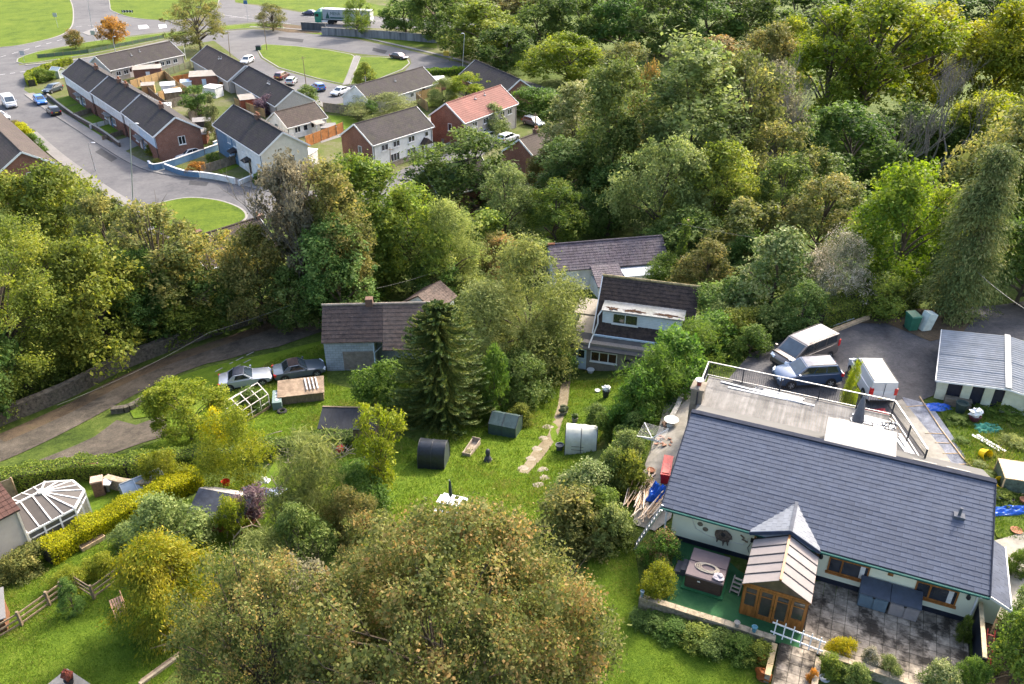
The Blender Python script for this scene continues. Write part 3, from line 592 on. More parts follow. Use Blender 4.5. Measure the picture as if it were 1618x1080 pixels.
shed('garden_shed','red-brown shed with pale roof above the blue house',(402,170),R(25),5,3,2.0,mat('red_boarding',(.3,.08,.04),.8,var=.3),M_ASB,.3)
shed('flat_roof_garage','grey flat roofed garage joining the white pair and red roofed house',(695,213),R(28),4.8,5.0,2.3,M_RENDER,M_FELT,.1,doorm=M_BLACK)
shed('white_garage','white lean-to garage with corrugated roof beside the cream gable',(478,262),R(-20),4,3,2.1,M_RENDER,mat('white_sheet_roof',(.75,.74,.72),.5,var=.1),.3)
shed('lean_to','dark flat roofed lean-to beside the brick gable',(305,224),R(10),5,3,1.6,M_BRICK,M_FELT,.2)
shed('garden_shed','low shed with flat pale roof behind the right end of the long bungalow',(690,140),R(15),3.5,2.8,2.0,M_BRICK,M_RENDER,.15)
# --- dormer house in the middle garden (frame: x along the front, y away)
M_DTILE = mat('dormer_roof_tiles', (.048,.034,.03), .85, var=.4, scale=3, bump=.4, stain=(.075,.05,.034), stain_amt=.6, stain_scale=1.5)
M_BOARD = mat('white_shiplap', (.62,.66,.7), .6, var=.08, stain=(.45,.47,.48), stain_amt=.4)
def courses(parent, o, u, v, n, lu, lv, gauge, tile, m, name='tile_course', jit=.012, seed=1, lift=.035, rand_skip=0):
    """courses of interlocking tiles laid up a slope; every course is a piece of its own"""
    o, u, v, n = Vector(o), Vector(u).normalized(), Vector(v).normalized(), Vector(n).normalized(); rnd = random.Random(seed); k = int(round(lv/gauge)); g = lv/k; nt_ = int(round(lu/tile)); tw = lu/nt_
    for i in range(k):
        mb = MB()
        for j in range(nt_):
            a0, a1 = j*tw+.006, (j+1)*tw-.006; b0, b1 = i*g-.03, (i+1)*g+.02; dz = rnd.uniform(0, jit)
            def p(a, b, d): return o + u*a + v*b + n*d
            mb.hexa([p(a0,b0,.0+dz),p(a1,b0,.0+dz),p(a1,b1,-.015),p(a0,b1,-.015),p(a0,b0,lift+dz),p(a1,b0,lift+dz),p(a1,b1,.005+dz),p(a0,b1,.005+dz)])
        mb.build(name, m, parent)
zb = -5.5; D_O = P(898, 551, -3.3); dt = thing('dormer_house', 'old house with long dark tiled roof, white boarded dormer and lean-to front', 'house', (D_O.x, D_O.y, zb), R(-15.8))
zl = lambda z: z - zb
mb = MB(); mb.box(-.02,.75,-1,9.9,2.0,zl(-2.9)); mb.build('lean_to_wall', mat('dark_pebbledash',(.22,.195,.17),.9,var=.2,scale=9,bump=.5,bscale=40), dt)
mb = MB(); mb.xprism([(1.9,-1),(9.0,-1),(9.0,zl(-2.6)),(5.5,zl(.9)),(1.9,zl(-2.6))],1.75,9.55); mb.build('wall', M_RENDER, dt)
mb = MB(); mb.hexa([(-.1,.35,zl(-3.35)),(10,.35,zl(-3.35)),(10,1.95,zl(-2.72)),(-.1,1.95,zl(-2.72)),(-.1,.35,zl(-3.27)),(10,.35,zl(-3.27)),(10,1.95,zl(-2.64)),(-.1,1.95,zl(-2.64))]); mb.build('lean_to_roof', mat('dark_slate_felt',(.085,.082,.08),.9,var=.25,scale=1.2,stain=(.05,.05,.045),stain_amt=.6), dt)
mb = MB(); mb.hexa([(1.65,1.85,zl(-2.68)),(9.7,1.85,zl(-2.68)),(9.7,5.5,zl(.95)),(1.65,5.5,zl(.95)),(1.65,1.85,zl(-2.6)),(9.7,1.85,zl(-2.6)),(9.7,5.5,zl(1.03)),(1.65,5.5,zl(1.03))]); mb.hexa([(1.65,5.5,zl(.95)),(9.7,5.5,zl(.95)),(9.7,9.1,zl(-2.7)),(1.65,9.1,zl(-2.7)),(1.65,5.5,zl(1.03)),(9.7,5.5,zl(1.03)),(9.7,9.1,zl(-2.6)),(1.65,9.1,zl(-2.6))]); rf = mb.build('roof', M_DTILE, dt)
vv = Vector((0,3.65,3.63)); courses(rf, (1.65,1.85,zl(-2.58)), (1,0,0), vv, (0,-.707,.707), 8.05, vv.length, .33, .3, M_DTILE, seed=3)
mb = MB(); mb.tube([(1.6,5.5,zl(1.06)),(9.75,5.5,zl(1.06))], .12, 6); mb.build('ridge_cap', mat('mossy_ridge',(.3,.24,.12),.9,var=.5,scale=3), rf)
mb = MB(); mb.bar((1.62,1.8,zl(-2.6)),(1.62,5.5,zl(1.02)),.08,.2); mb.build('bargeboard', M_WHITE, dt)
mb = MB(); mb.box(1.7,1.68,zl(-2.72),9.7,1.84,zl(-2.58)); mb.build('gutter', M_PALEB, dt)
dm = MB(); dm.box(2.25,2.6,zl(-2.2),8.75,4.4,zl(-.68)); dmo = dm.build('dormer', M_BOARD, dt)
for i in range(9): b_ = MB(); b_.box(2.25,2.575,zl(-2.05)+i*.15,8.75,2.6,zl(-2.05)+i*.15+.135); b_.build('board', M_BOARD, dmo)
dr = MB(); dr.hexa([(2.15,2.4,zl(-.68)),(8.9,2.4,zl(-.68)),(8.9,4.5,zl(-.5)),(2.15,4.5,zl(-.5)),(2.15,2.4,zl(-.58)),(8.9,2.4,zl(-.58)),(8.9,4.5,zl(-.4)),(2.15,4.5,zl(-.4))]); dr.build('dormer_roof', mat('mossy_felt',(.26,.26,.25),.9,var=.2,stain=(.1,.11,.06),stain_amt=.5), dmo)
M_DEADMOSS = mat('dead_moss', (.085,.045,.025), 1.0, var=.5, scale=12, bump=1)
rnd = random.Random(5)
for x0, lw in ((3.0,.6),(4.7,.85),(7.5,1.1)):
    b_ = MB(); b_.blob((x0,2.85,zl(-.56)), lw, .26, .05, rnd, .5, 26, 5); b_.build('moss_patch', M_DEADMOSS, dmo, 60)
window(dt, (3.1,2.57,zl(-1.75)), (1,0,0), (0,-1,0), 2.1, .95, None, 1)
door(dt, (.55,.75,.05), (1,0,0), (0,-1,0), .85, 1.95, M_PALEB)
window(dt, (1.75,.75,.95), (1,0,0), (0,-1,0), 2.2, .95, M_WHITE, 2, glass_mat('reddish_glass',(.05,.025,.02)))
mb = MB(); mb.tube([(2.2,2.35,zl(-.6)),(1.95,2.1,zl(-1.0)),(2.0,1.9,zl(-1.6)),(1.75,1.55,zl(-2.5)),(1.6,.7,zl(-3.0)),(1.6,.45,zl(-3.22))], .06, 7); mb.build('downpipe', M_WHITE, dt)
hz = MB(); hz.tube([(4.55,.73,1.2),(4.65,.71,1.45),(4.85,.71,1.5),(5.05,.71,1.4),(5.2,.72,1.55)], [.03,.07,.08,.06,.03], 6); hz.tube([(4.7,.72,1.4),(4.8,.71,1.15)], .03, 5); hz.tube([(5.0,.72,1.4),(4.9,.71,1.1)], .03, 5); hz.build('wall_ornament', M_BLACK, dt)
fl = MB(); fl.box(-.6,5.2,-1,1.5,8.0,zl(-2.75)); fl.box(.1,1.96,-1,1.55,5.1,zl(-2.85)); fl.build('flat_extension', M_RENDER, dt)
fl = MB(); fl.box(-.7,5.15,zl(-2.74),1.6,8.1,zl(-2.64)); fl.box(0,1.97,zl(-2.84),1.6,5.12,zl(-2.74)); fl.build('flat_roof', mat('tan_felt',(.24,.21,.17),.9,var=.15,stain=(.2,.18,.14),stain_amt=.5), dt)
# --- slate roofed house behind
M_PSLATE = mat('purple_welsh_slate', (.085,.066,.082), .7, var=.35, scale=2.2, bump=.3, stain=(.14,.13,.14), stain_amt=.5, stain_scale=.7)
zo = -8.0; Oo = P(866,388,-3.2); ao = R(11); ho = thing('slate_roof_house', 'low house in the trees under a streaky purple slate roof, red end tile', 'house', (Oo.x, Oo.y, zo), ao)
mb = MB(); mb.xprism([(-2.3,-1),(3.2,-1),(3.2,3.0),(0,4.7),(-2.3,3.1)], .2, 12.2); mb.build('wall', M_RENDER, ho)
mb = MB(); mb.hexa([(0,-2.6,2.98),(12.4,-2.6,2.98),(12.4,0,4.8),(0,0,4.8),(0,-2.6,3.06),(12.4,-2.6,3.06),(12.4,0,4.88),(0,0,4.88)]); mb.hexa([(0,0,4.8),(12.4,0,4.8),(12.4,3.6,2.9),(0,3.6,2.9),(0,0,4.88),(12.4,0,4.88),(12.4,3.6,2.98),(0,3.6,2.98)]); ro = mb.build('roof', M_PSLATE, ho)
courses(ro, (0,-2.6,3.08), (1,0,0), (0,2.6,1.82), (0,-.57,.82), 12.4, 3.17, .32, .42, M_PSLATE, 'slate_course', seed=9, lift=.03)
mb = MB(); mb.hexa([(3.9,-5.4,2.2),(6.9,-5.4,2.2),(6.9,-2.4,3.2),(3.9,-2.4,3.2),(3.9,-5.4,2.28),(6.9,-5.4,2.28),(6.9,-2.4,3.28),(3.9,-2.4,3.28)]); eo = mb.build('outshot_roof', M_PSLATE, ho)
courses(eo, (3.9,-5.4,2.3), (1,0,0), (0,3,1), (0,-.316,.949), 3.0, 3.1, .32, .42, M_PSLATE, 'slate_course', seed=10, lift=.03)
mb = MB(); mb.box(4.0,-5.2,-1,6.8,-2.3,2.2); mb.build('outshot_wall', M_RENDER, ho)
mb = MB(); mb.box(7.0,-4.6,-1,11.3,-2.35,2.75); mb.build('flat_extension', M_RENDER, ho); mb = MB(); mb.box(6.95,-4.7,2.75,11.4,-2.4,2.84); mb.build('flat_roof', mat('pale_grey_felt',(.4,.42,.45),.8,var=.15,stain=(.3,.3,.3),stain_amt=.5), ho)
mb = MB(); mb.tube([(.6,0,4.95),(12.4,0,4.95)], .1, 6); mb.build('ridge_cap', M_PSLATE, ro); mb = MB(); mb.tube([(-.05,0,4.97),(.7,0,4.97)], .13, 6); mb.build('ridge_tile', M_POT, ro)
# --- grey block house
zg2 = -5.8; og = P(508,540,-3.0); gh = thing('block_house', 'unrendered grey concrete block house with brown tiled roof beside the monkey puzzle', 'house', (og.x, og.y, zg2), R(2.75))
M_BLOCK = brick_mat('concrete_blocks', (.31,.35,.385), (.25,.285,.31), (.19,.205,.22), .45, .225, .018, 'wall', .9)
M_BTILE = mat('brown_plain_tiles', (.135,.096,.077), .85, var=.35, scale=3, bump=.3, stain=(.09,.075,.065), stain_amt=.6)
M_BTILE2 = mat('dark_brown_plain_tiles', (.075,.054,.047), .85, var=.35, scale=3, bump=.3, stain=(.06,.05,.05), stain_amt=.6)
mb = MB(); mb.xprism([(.1,-1),(5,-1),(5,2.75),(2.2,4.9),(.1,2.8)], .12, 4.3); mb.build('wall', M_BLOCK, gh)
mb = MB(); mb.xprism([(1.5,-1),(5,-1),(5,2.75),(2.2,4.9),(1.5,3.4)], 4.3, 8.9); mb.build('side_wall', M_BLOCK, gh)
r_ = MB(); r_.hexa([(0,-.15,2.72),(5.02,-.15,2.72),(5.02,2.2,4.95),(0,2.2,4.95),(0,-.15,2.8),(5.02,-.15,2.8),(5.02,2.2,5.03),(0,2.2,5.03)]); r_.hexa([(5.02,-.7,2.2),(9.1,-.7,2.2),(9.1,2.2,4.95),(5.02,2.2,4.95),(5.02,-.7,2.28),(9.1,-.7,2.28),(9.1,2.2,5.03),(5.02,2.2,5.03)]); r_.hexa([(0,2.2,4.95),(9.1,2.2,4.95),(9.1,5.4,2.6),(0,5.4,2.6),(0,2.2,5.03),(9.1,2.2,5.03),(9.1,5.4,2.68),(0,5.4,2.68)]); ro = r_.build('roof', M_BTILE, gh)
courses(ro, (0,-.15,2.82), (1,0,0), (0,2.35,2.23), (0,-.69,.725), 5.0, 3.24, .36, .3, M_BTILE2, seed=21); courses(ro, (5.05,-.7,2.3), (1,0,0), (0,2.9,2.75), (0,-.69,.725), 4.05, 4.0, .36, .3, M_BTILE, seed=22)
mb = MB(); mb.tube([(-.05,2.2,5.1),(9.15,2.2,5.1)], .11, 6); mb.build('ridge_cap', mat('pale_ridge',(.3,.25,.2),.9,var=.3), ro)
mb = MB(); mb.box(3.6,2.0,4.7,4.2,2.6,5.6); mb.build('chimney', M_CHIM, ro)
mb = MB(); mb.box(1.6,.055,.0,4.25,.097,1.75); mb.build('boarded_opening', mat('weathered_render_patch',(.2,.175,.15),.9,var=.25), gh)
mb = MB(); mb.tube([(4.22,.03,2.6),(4.22,.03,0)], .05, 6); mb.tube([(4.25,.05,1.6),(5.1,1.4,1.85)], .045, 6); mb.build('downpipe', M_PALEB, gh)
window(gh, (4.5,1.5,2.3), (1,0,0), (0,-1,0), .7, .8, M_BLACK, 0, sill=False)
# gable roofed outbuilding behind it
zs = -6.6; b0 = P(694,445,-3.6); os_ = thing('outhouse', 'small brown tiled outhouse peeping between the willow and the block house', 'outhouse', (b0.x, b0.y, zs), R(60))
mb = MB(); mb.xprism([(-1.6,-1),(1.6,-1),(1.6,1.9),(0,2.9),(-1.6,1.9)], -3.4, .0); mb.build('wall', M_RENDER, os_)
mb = MB(); mb.hexa([(-3.5,-1.9,1.75),(.2,-1.9,1.75),(.2,0,2.95),(-3.5,0,2.95),(-3.5,-1.9,1.83),(.2,-1.9,1.83),(.2,0,3.03),(-3.5,0,3.03)]); mb.hexa([(-3.5,0,2.95),(.2,0,2.95),(.2,1.9,1.75),(-3.5,1.9,1.75),(-3.5,0,3.03),(.2,0,3.03),(.2,1.9,1.83),(-3.5,1.9,1.83)]); ro = mb.build('roof', M_BTILE, os_)
courses(ro, (-3.5,-1.9,1.86), (1,0,0), (0,1.9,1.2), (0,-.53,.85), 3.7, 2.25, .34, .3, M_BTILE, seed=23); courses(ro, (.2,1.9,1.86), (-1,0,0), (0,-1.9,1.2), (0,.53,.85), 3.7, 2.25, .34, .3, M_BTILE, seed=24)
# --- corrugated outbuilding on the right
zq = .6; oq = P(1481,597,2.1); ob = thing('outbuilding', 'long outbuilding with grey corrugated roof and pale green pillars', 'outbuilding', (oq.x, oq.y, zq), R(-26.5))
M_CORR = mat('corrugated_cement', (.2,.215,.235), .75, var=.15, scale=1.5, stain=(.13,.14,.14), stain_amt=.5, stain_scale=1)
M_PGREEN = mat('pale_green_render', (.5,.52,.4), .85, var=.12, scale=2, stain=(.3,.31,.2), stain_amt=.6)
def corr(parent, x0, z0, x1, z1, y0, y1, pitch=.3, amp=.045, nm='roof_sheet', sheets=4):
    ys = np.linspace(y0, y1, sheets+1)
    for s in range(sheets):
        a, b = ys[s]-.08*(s>0), ys[s+1]; n_ = int((b-a)/pitch*6); mb = MB(); i0 = 0; d = .012*s
        for k in range(n_+1):
            y = a+(b-a)*k/n_; dz = amp*math.sin(2*math.pi*(y-y0)/pitch)
            mb.v += [(x0,y,z0+dz+d),(x1,y,z1+dz+d)]
        mb.f = [(2*k,2*k+1,2*k+3,2*k+2) for k in range(n_)]
        mb.build(nm, M_CORR, parent, 180)
corr(ob, -.05, 1.5, 4.0, 2.02, -.25, 7.2); corr(ob, 8.2, 1.5, 4.05, 2.02, -.25, 7.2)
mb = MB(); mb.bar((4.02,-.3,2.08),(4.02,7.25,2.08),.36,.06); mb.build('ridge_cap', mat('pale_ridge_flashing',(.27,.28,.28),.7,var=.15), ob)
mb = MB(); mb.bar((-.05,-.28,1.42),(4.0,-.28,1.94),.05,.12); mb.bar((8.2,-.28,1.42),(4.0,-.28,1.94),.05,.12); mb.bar((-.08,-.28,1.45),(-.08,7.2,1.45),.05,.12); mb.build('bargeboard', M_WHITE, ob)
for x0, x1 in ((.15,.75),(1.6,2.15),(2.85,3.4),(4.0,8.0)):
    mb = MB(); zt0 = 1.44+x0*.128 if x0 < 4 else 1.9; zt1 = 1.44+x1*.128 if x1 < 4.1 else 1.42
    mb.hexa([(x0,.1,-.6),(x1,.1,-.6),(x1,.35,-.6),(x0,.35,-.6),(x0,.1,zt0),(x1,.1,zt1),(x1,.35,zt1),(x0,.35,zt0)]); mb.build('pillar' if x1 < 4 else 'wall', M_PGREEN, ob)
mb = MB(); mb.xprism([(.5,-.6),(7.0,-.6),(7.0,1.4),(.5,1.4)],.2,.35); mb.build('side_wall', M_PGREEN, ob)
for x0, x1 in ((.76,1.59),(2.16,2.84),(3.41,3.99)): mb = MB(); mb.box(x0,.28,-.6,x1,.33,1.45+x0*.128); mb.build('dark_door', mat('dark_shed_door',(.02,.022,.035),.6,var=.3), ob)
mb = MB(); mb.box(.36,6.9,-.6,7.9,7.0,1.4); mb.build('back_wall', M_PGREEN, ob)
# ================================================================ THE SLATE ROOFED BUNGALOW
BO = P(1046, 800, 2.45); BO.z = 0; BRZ = R(-23.4)
def BL(x, y, z=0.0):
    c, s = math.cos(BRZ), math.sin(BRZ); return Vector((BO.x + x*c - y*s, BO.y + x*s + y*c, z))
bt_ = thing('bungalow', 'cream bungalow under a wide blue-grey slate roof with a deck behind', 'bungalow', BO, BRZ)
M_BWALL = mat('cream_green_render', (.66,.66,.5), .85, var=.06, scale=1.2, bump=.1, stain=(.5,.5,.38), stain_amt=.4)
M_PLINTH = mat('black_plinth_paint', (.018,.022,.035), .5, var=.3)
M_TEAL = mat('teal_fascia_paint', (.008,.08,.066), .6, var=.15)
M_SLATE = mat('blue_grey_slate', (.066,.078,.11), .75, var=.16, scale=2.0, bump=.12, bscale=30, spec=.15, rand=.1, stain=(.082,.094,.122), stain_amt=.4, stain_scale=.8)
M_LEAD = mat('lead_flashing', (.085,.092,.11), .8, var=.2, spec=.15)
RK = 2.15/6.0; RA = math.atan(RK); ZE = 2.45
rz_ = lambda y: ZE + RK*y
mb = MB(); mb.xprism([(.5,-1.0),(9.0,-1.0),(9.0,3.0),(6.2,4.4),(6.0,4.45),(.5,rz_(.5)-.1)], .55, 15.15); mb.build('wall', M_BWALL, bt_)
mb = MB(); mb.box(.53,.465,-.3,15.17,.51,.33); mb.build('plinth', M_PLINTH, bt_)
mb = MB(); q = [(-.02,-.03,rz_(-.03)-.09),(15.36,-.03,rz_(-.03)-.09),(15.36,6.0,rz_(6)-.09),(-.02,6.0,rz_(6)-.09)]; mb.hexa([Vector(a) for a in q]+[Vector(a)+Vector((0,0,.08)) for a in q]); rf = mb.build('roof', mat('roof_underlay',(.03,.033,.04),.9), bt_)
SG = 6.374/24; SWD = .59; rnd = random.Random(77)
sm = MB(); sm.box(-SWD/2+.006,0,-.006,SWD/2-.006,SG+.06,.008); SLM = sm.mesh('slate', M_SLATE)
rest = MB(); cnt = 0
for i in range(24):
    s0 = i*SG; y = s0*math.cos(RA); z = ZE + s0*math.sin(RA) + .03; x = -.02 + (SWD/2 if i % 2 == 0 else 0) - .02
    if i % 2: x += 0
    while x < 15.36 + SWD/2 - .01:
        l, r_ = max(x - SWD/2, -.04), min(x + SWD/2, 15.38)
        if r_ - l > .08:
            tl = RA - R(3.6) + rnd.uniform(-.006, .006); dz = rnd.uniform(-.003, .004)
            if r_ - l > SWD - .02 and cnt < 300:
                link('slate', SLM, rf, (x, y, z + dz), (tl, 0, rnd.uniform(-.006, .006))); cnt += 1
            else:
                k = len(rest.v); rest.box(l+.006,0,-.006,r_-.006,SG+.06,.008); rest.xf(Matrix.Translation((0,y,z+dz)) @ Matrix.Rotation(tl, 4, 'X'), k)
        x += SWD
tag(rest.build('upper_slates', M_SLATE, rf), kind='stuff')
mb = MB(); mb.bar((-.06,6.02,4.62),(15.4,6.02,4.62),.34,.1); mb.bar((-.05,-.03,2.47),(-.05,6.0,4.62),.05,.14); mb.bar((15.39,-.03,2.47),(15.39,6.0,4.62),.05,.14); mb.build('ridge_cap', mat('dark_ridge_trim',(.03,.034,.048),.9,var=.2,spec=.05), rf)
mb = MB(); mb.box(-.02,-.08,2.28,15.36,-.035,2.43); mb.tube([(-.05,-.12,2.4),(15.38,-.12,2.4)], .045, 8); mb.build('gutter', M_TEAL, bt_)
mb = MB(); mb.box(0,-.03,2.24,15.34,.5,2.27); mb.build('soffit', M_WHITE, bt_)
for x in (.2, 15.05):
    mb = MB(); mb.tube([(x,-.1,2.32),(x,.25,2.2),(x,.42,2.05),(x,.42,.05)], .05, 8); mb.build('downpipe', M_WHITE, bt_)
mb = MB(); mb.box(13.6,3.4,rz_(3.4)+.03,14.1,3.8,rz_(3.8)+.05); mb.tube([(13.85,3.6,rz_(3.6)),(13.85,3.6,rz_(3.6)+.55)], .07, 8); mb.build('vent_pipe', M_LEAD, rf)
for a, b in ((8.45,10.35),(12.45,14.3)):
    wf = window(bt_, (a,.5,.85), (1,0,0), (0,-1,0), b-a, .95, M_OAK, 0, glass_mat('bungalow_glass',(.03,.035,.045)))
    mm = MB(); mm.box(a+.6,.435,.92,a+.68,.5,1.73); mm.build('mullion', M_OAK, wf); cu = MB(); cu.box(b-.42,.472,.93,b-.2,.482,1.72); cu.build('curtain', mat('white_curtain',(.6,.58,.55),.9,var=.2), wf)
for x in (8.05,14.7): mb = MB(); mb.lathe([(.05,-.16),(.1,-.1),(.09,.06),(.03,.14)],8,(x,.41,1.7)); mb.box(x-.02,.41,1.65,x+.02,.51,1.7); mb.build('wall_lantern', M_BLACK, bt_)
mb = MB(); mb.box(11.15,.48,1.6,11.4,.51,1.77); mb.build('air_vent', M_OAK, bt_)
# wall ornaments, tap and hose on the hot tub side
for x, z in ((2.0,1.55),(2.3,1.3)): mb = MB(); mb.lathe([(.15,0),(.13,.02),(.05,.03)],14); mb.xf(Matrix.Translation((x,.49,z)) @ Matrix.Rotation(R(90),4,'X')); mb.build('wall_plaque', mat('bronze_plaque',(.2,.17,.12),.7,var=.5,scale=20), bt_)
mb = MB(); mb.tube([(1.55,.47,1.8),(1.8,.47,1.2),(2.5,.47,.95),(3.2,.47,.9),(4.3,.47,1.0),(4.5,.47,1.5)], .018, 5); mb.build('wall_cable', mat('white_cable',(.6,.58,.52),.6), bt_)
ow = MB(); rnd = random.Random(3); ow.blob((3.25,.43,1.25),.42,.14,.34,rnd,.25,12,7); ow.tube([(3.0,.37,1.05),(2.98,.35,.8)],[.08,.03],6); ow.tube([(3.3,.37,1.05),(3.32,.35,.65)],[.1,.02],6); ow.tube([(3.5,.37,1.05),(3.55,.35,.75)],[.08,.03],6); oo = ow.build('dried_hide_ornament', mat('grey_brown_hide',(.16,.12,.09),.95,var=.5,scale=9,bump=1), bt_)
ow = MB(); ow.lathe([(.13,0),(.1,.04),(.02,.05)],10); ow.xf(Matrix.Translation((3.25,.29,1.43)) @ Matrix.Rotation(R(90),4,'X')); ow.build('dark_opening', M_BLACK, oo)
mb = MB(); mb.tube([(4.1,.45,1.6),(4.3,.45,1.45),(4.2,.45,1.35),(4.5,.45,1.25)], .04, 6); mb.build('garden_ornament', M_TIMBER, bt_)
mb = MB(); mb.box(4.62,.41,1.35,4.78,.5,1.58); mb.tube([(4.7,.45,1.35),(4.55,.45,.9),(4.65,.45,.6)], .015, 5); mb.build('electric_box', M_BLACK, bt_)
# back slope, deck, roof box
mb = MB(); q = [(0,6.05,4.52),(15.34,6.05,4.52),(15.34,9.2,2.95),(0,9.2,2.95)]; mb.hexa([Vector(a) for a in q]+[Vector(a)+Vector((0,0,.06)) for a in q]); mb.build('rear_roof', mat('grey_single_ply',(.09,.088,.085),.9,var=.1,scale=.8,stain=(.1,.1,.095),stain_amt=.5), bt_)
for x0 in (11.6,13.2): mb = MB(); mb.bar((x0,6.9,4.2),(x0+1.15,6.9,4.2),.1,.08); mb.build('roof_batten', M_DARKMETAL, bt_)
mb = MB(); mb.hexa([(7.18,6.12,2.9),(10.62,6.12,2.9),(10.62,8.45,2.9),(7.18,8.45,2.9),(7.18,6.12,4.62),(10.62,6.12,4.62),(10.62,8.45,4.56),(7.18,8.45,4.56)]); mb.build('roof_box', M_LEAD, bt_)
mb = MB(); mb.hexa([(7.1,6.06,4.63),(10.7,6.06,4.63),(10.7,8.53,4.57),(7.1,8.53,4.57),(7.1,6.06,4.68),(10.7,6.06,4.68),(10.7,8.53,4.62),(7.1,8.53,4.62)]); mb.build('roof_box_top', mat('white_grp',(.17,.17,.167),.6,var=.2,scale=1.5,stain=(.12,.12,.12),stain_amt=.8,stretch=(.4,1.5,1)), bt_)
mb = MB(); mb.prism([(-.3,8.0),(12.5,8.0),(10.55,12.75),(-.3,12.75)], 2.3, 2.93); mb.prism([(-.25,8.2),(12.0,8.2),(10.2,12.6),(-.25,12.6)], -.5, 2.3); dk = mb.build('deck', M_TIMBER, bt_)
M_DECK = mat('silvered_deck_board', (.19,.181,.168), .85, var=.22, scale=2.5, stretch=(1,.25,1), stain=(.085,.08,.072), stain_amt=.8, stain_scale=.7, rand=.15, bump=.2)
x = -.28
rnd = random.Random(9)
while x < 12.3:
    yt = 12.72 if x < 10.4 else 12.72 - (x+.1-10.5)*2.36
    if yt > 8.3: mb = MB(); mb.box(x,8.0,2.935,x+.138,yt,2.965+rnd.uniform(0,.006)); mb.build('board', M_DECK, dk)
    x += .148
RL = [(-.35,9.3),(-.42,12.68),(1.8,12.68),(4.1,12.68),(6.4,12.68),(8.6,12.68),(10.58,12.68),(11.5,10.5),(12.35,8.4)]
rail = MB(); bal = MB()
for i, (x, y) in enumerate(RL):
    pm = MB(); pm.box(x-.04,y-.04,2.9,x+.04,y+.04,4.02); pm.build('railing_post', M_DARKMETAL, bt_)
    if i:
        a, b = RL[i-1], (x, y); rail.bar((a[0],a[1],4.03),(x,y,4.03),.07,.05); rail.bar((a[0],a[1],3.08),(x,y,3.08),.05,.05)
        n_ = int(math.hypot(x-a[0], y-a[1])/.125)
        for k in range(1, n_): t = k/n_; px_, py_ = a[0]+(x-a[0])*t, a[1]+(y-a[1])*t; bal.box(px_-.008,py_-.008,3.1,px_+.008,py_+.008,4.01)
rail.build('handrail', mat('railing_top',(.3,.3,.3),.4,metal=.4,var=.2), bt_); bal.build('balusters', M_DARKMETAL, bt_)
mb = MB(); mb.box(-.75,9.3,-.5,-.05,10.2,3.9); mb.box(-.82,9.22,3.9,.02,10.28,4.02); ck = mb.build('chimney', mat('sooty_render',(.26,.22,.17),.9,var=.35,stain=(.06,.06,.05),stain_amt=.8,stain_scale=1.5), bt_)
mb = MB(); mb.lathe([(.13,0),(.15,.35),(.13,.37)],10,(-.4,9.75,4.02)); mb.build('chimney_pot', mat('dark_red_pot',(.22,.05,.035),.7,var=.2), ck); mb = MB(); mb.lathe([(.24,.37),(.26,.42),(.05,.5)],12,(-.4,9.75,4.02)); mb.build('chimney_cowl', M_WHITE, ck)
# porch: slated gablet, oak frame, roof panels, four glazed leaves
PX0, PX1, PYF = 4.9, 7.82, -3.25; PC = (PX0+PX1)/2 + .05; ZR, ZP = 2.95, 2.08
pg = MB()
gx0, gx1, gz, gy = 4.55, 7.9, 3.22, -.15
pg.face((PC,gy,gz),(PC,2.12,gz),(gx0,.02,2.47),(gx0,gy,2.47)); pg.face((PC,2.12,gz),(PC,gy,gz),(gx1,gy,2.47),(gx1,.02,2.47)); pg.face((gx0,gy,2.4),(gx1,gy,2.4),(PC,gy,gz-.01)); gb = pg.build('porch_gablet', mat('gablet_underlay',(.2,.21,.23),.8), bt_)
M_SLATEP = mat('painted_lit_slate', (.15,.165,.19), .55, var=.14, scale=2, bump=.12, bscale=30, rand=.1)  # same slate as the main roof, with brighter light painted into its colour
for s in (-1, 1):
    e = Vector((s*(gx1-PC if s > 0 else PC-gx0), 0, 2.47-gz)); Ls = e.length; e.normalize(); n_ = 8
    for i in range(n_):
        f0, f1 = i/n_, (i+1)/n_; ymax0 = .02 + (2.12-.02)*f0*1.0
        y = gy - .04; j = 0
        yend, ytop = .056+2.09*f0, .056+2.09*(f1+.03)
        y -= .0 if i % 2 else .2
        while y < ytop:
            ya, yb = max(y, gy-.04), min(y+.42, yend); yt = min(y+.42, ytop); yb = max(yb, ya+.02)
            if yt - ya > .06:
                base = Vector((PC,0,gz)) + e*Ls*(1-f0); top = Vector((PC,0,gz)) + e*Ls*(1-f1-.03); up = Vector((0,0,1)); m_ = MB()
                m_.hexa([base+Vector((0,ya+.006,.012)), base+Vector((0,yb-.006,.012)), top+Vector((0,yt-.006,.008)), top+Vector((0,ya+.006,.008)), base+Vector((0,ya+.006,.035)), base+Vector((0,yb-.006,.035)), top+Vector((0,yt-.006,.018)), top+Vector((0,ya+.006,.018))])
                m_.build('slate', M_SLATEP, gb)
            y += .42
mb = MB(); mb.bar((PC,gy-.05,gz+.04),(PC,2.15,gz+.04),.16,.07); mb.build('ridge_trim', M_LEAD, gb)
mb = MB(); mb.bar((gx0-.02,gy-.05,2.44),(PC,gy-.05,gz),.05,.2); mb.bar((gx1+.02,gy-.05,2.44),(PC,gy-.05,gz),.05,.2); mb.build('gablet_fascia', mat('dark_blue_fascia',(.03,.045,.08),.5,var=.2), gb)
M_POLY = mat('polycarbonate_roof_panel', (.23,.2,.187), .65, var=.08, scale=1.5, stain=(.18,.155,.145), stain_amt=.4, rand=.12)
pr = MB(); pr.bar((PC,PYF-.12,ZR+.05),(PC,-.2,ZR+.05),.11,.1)
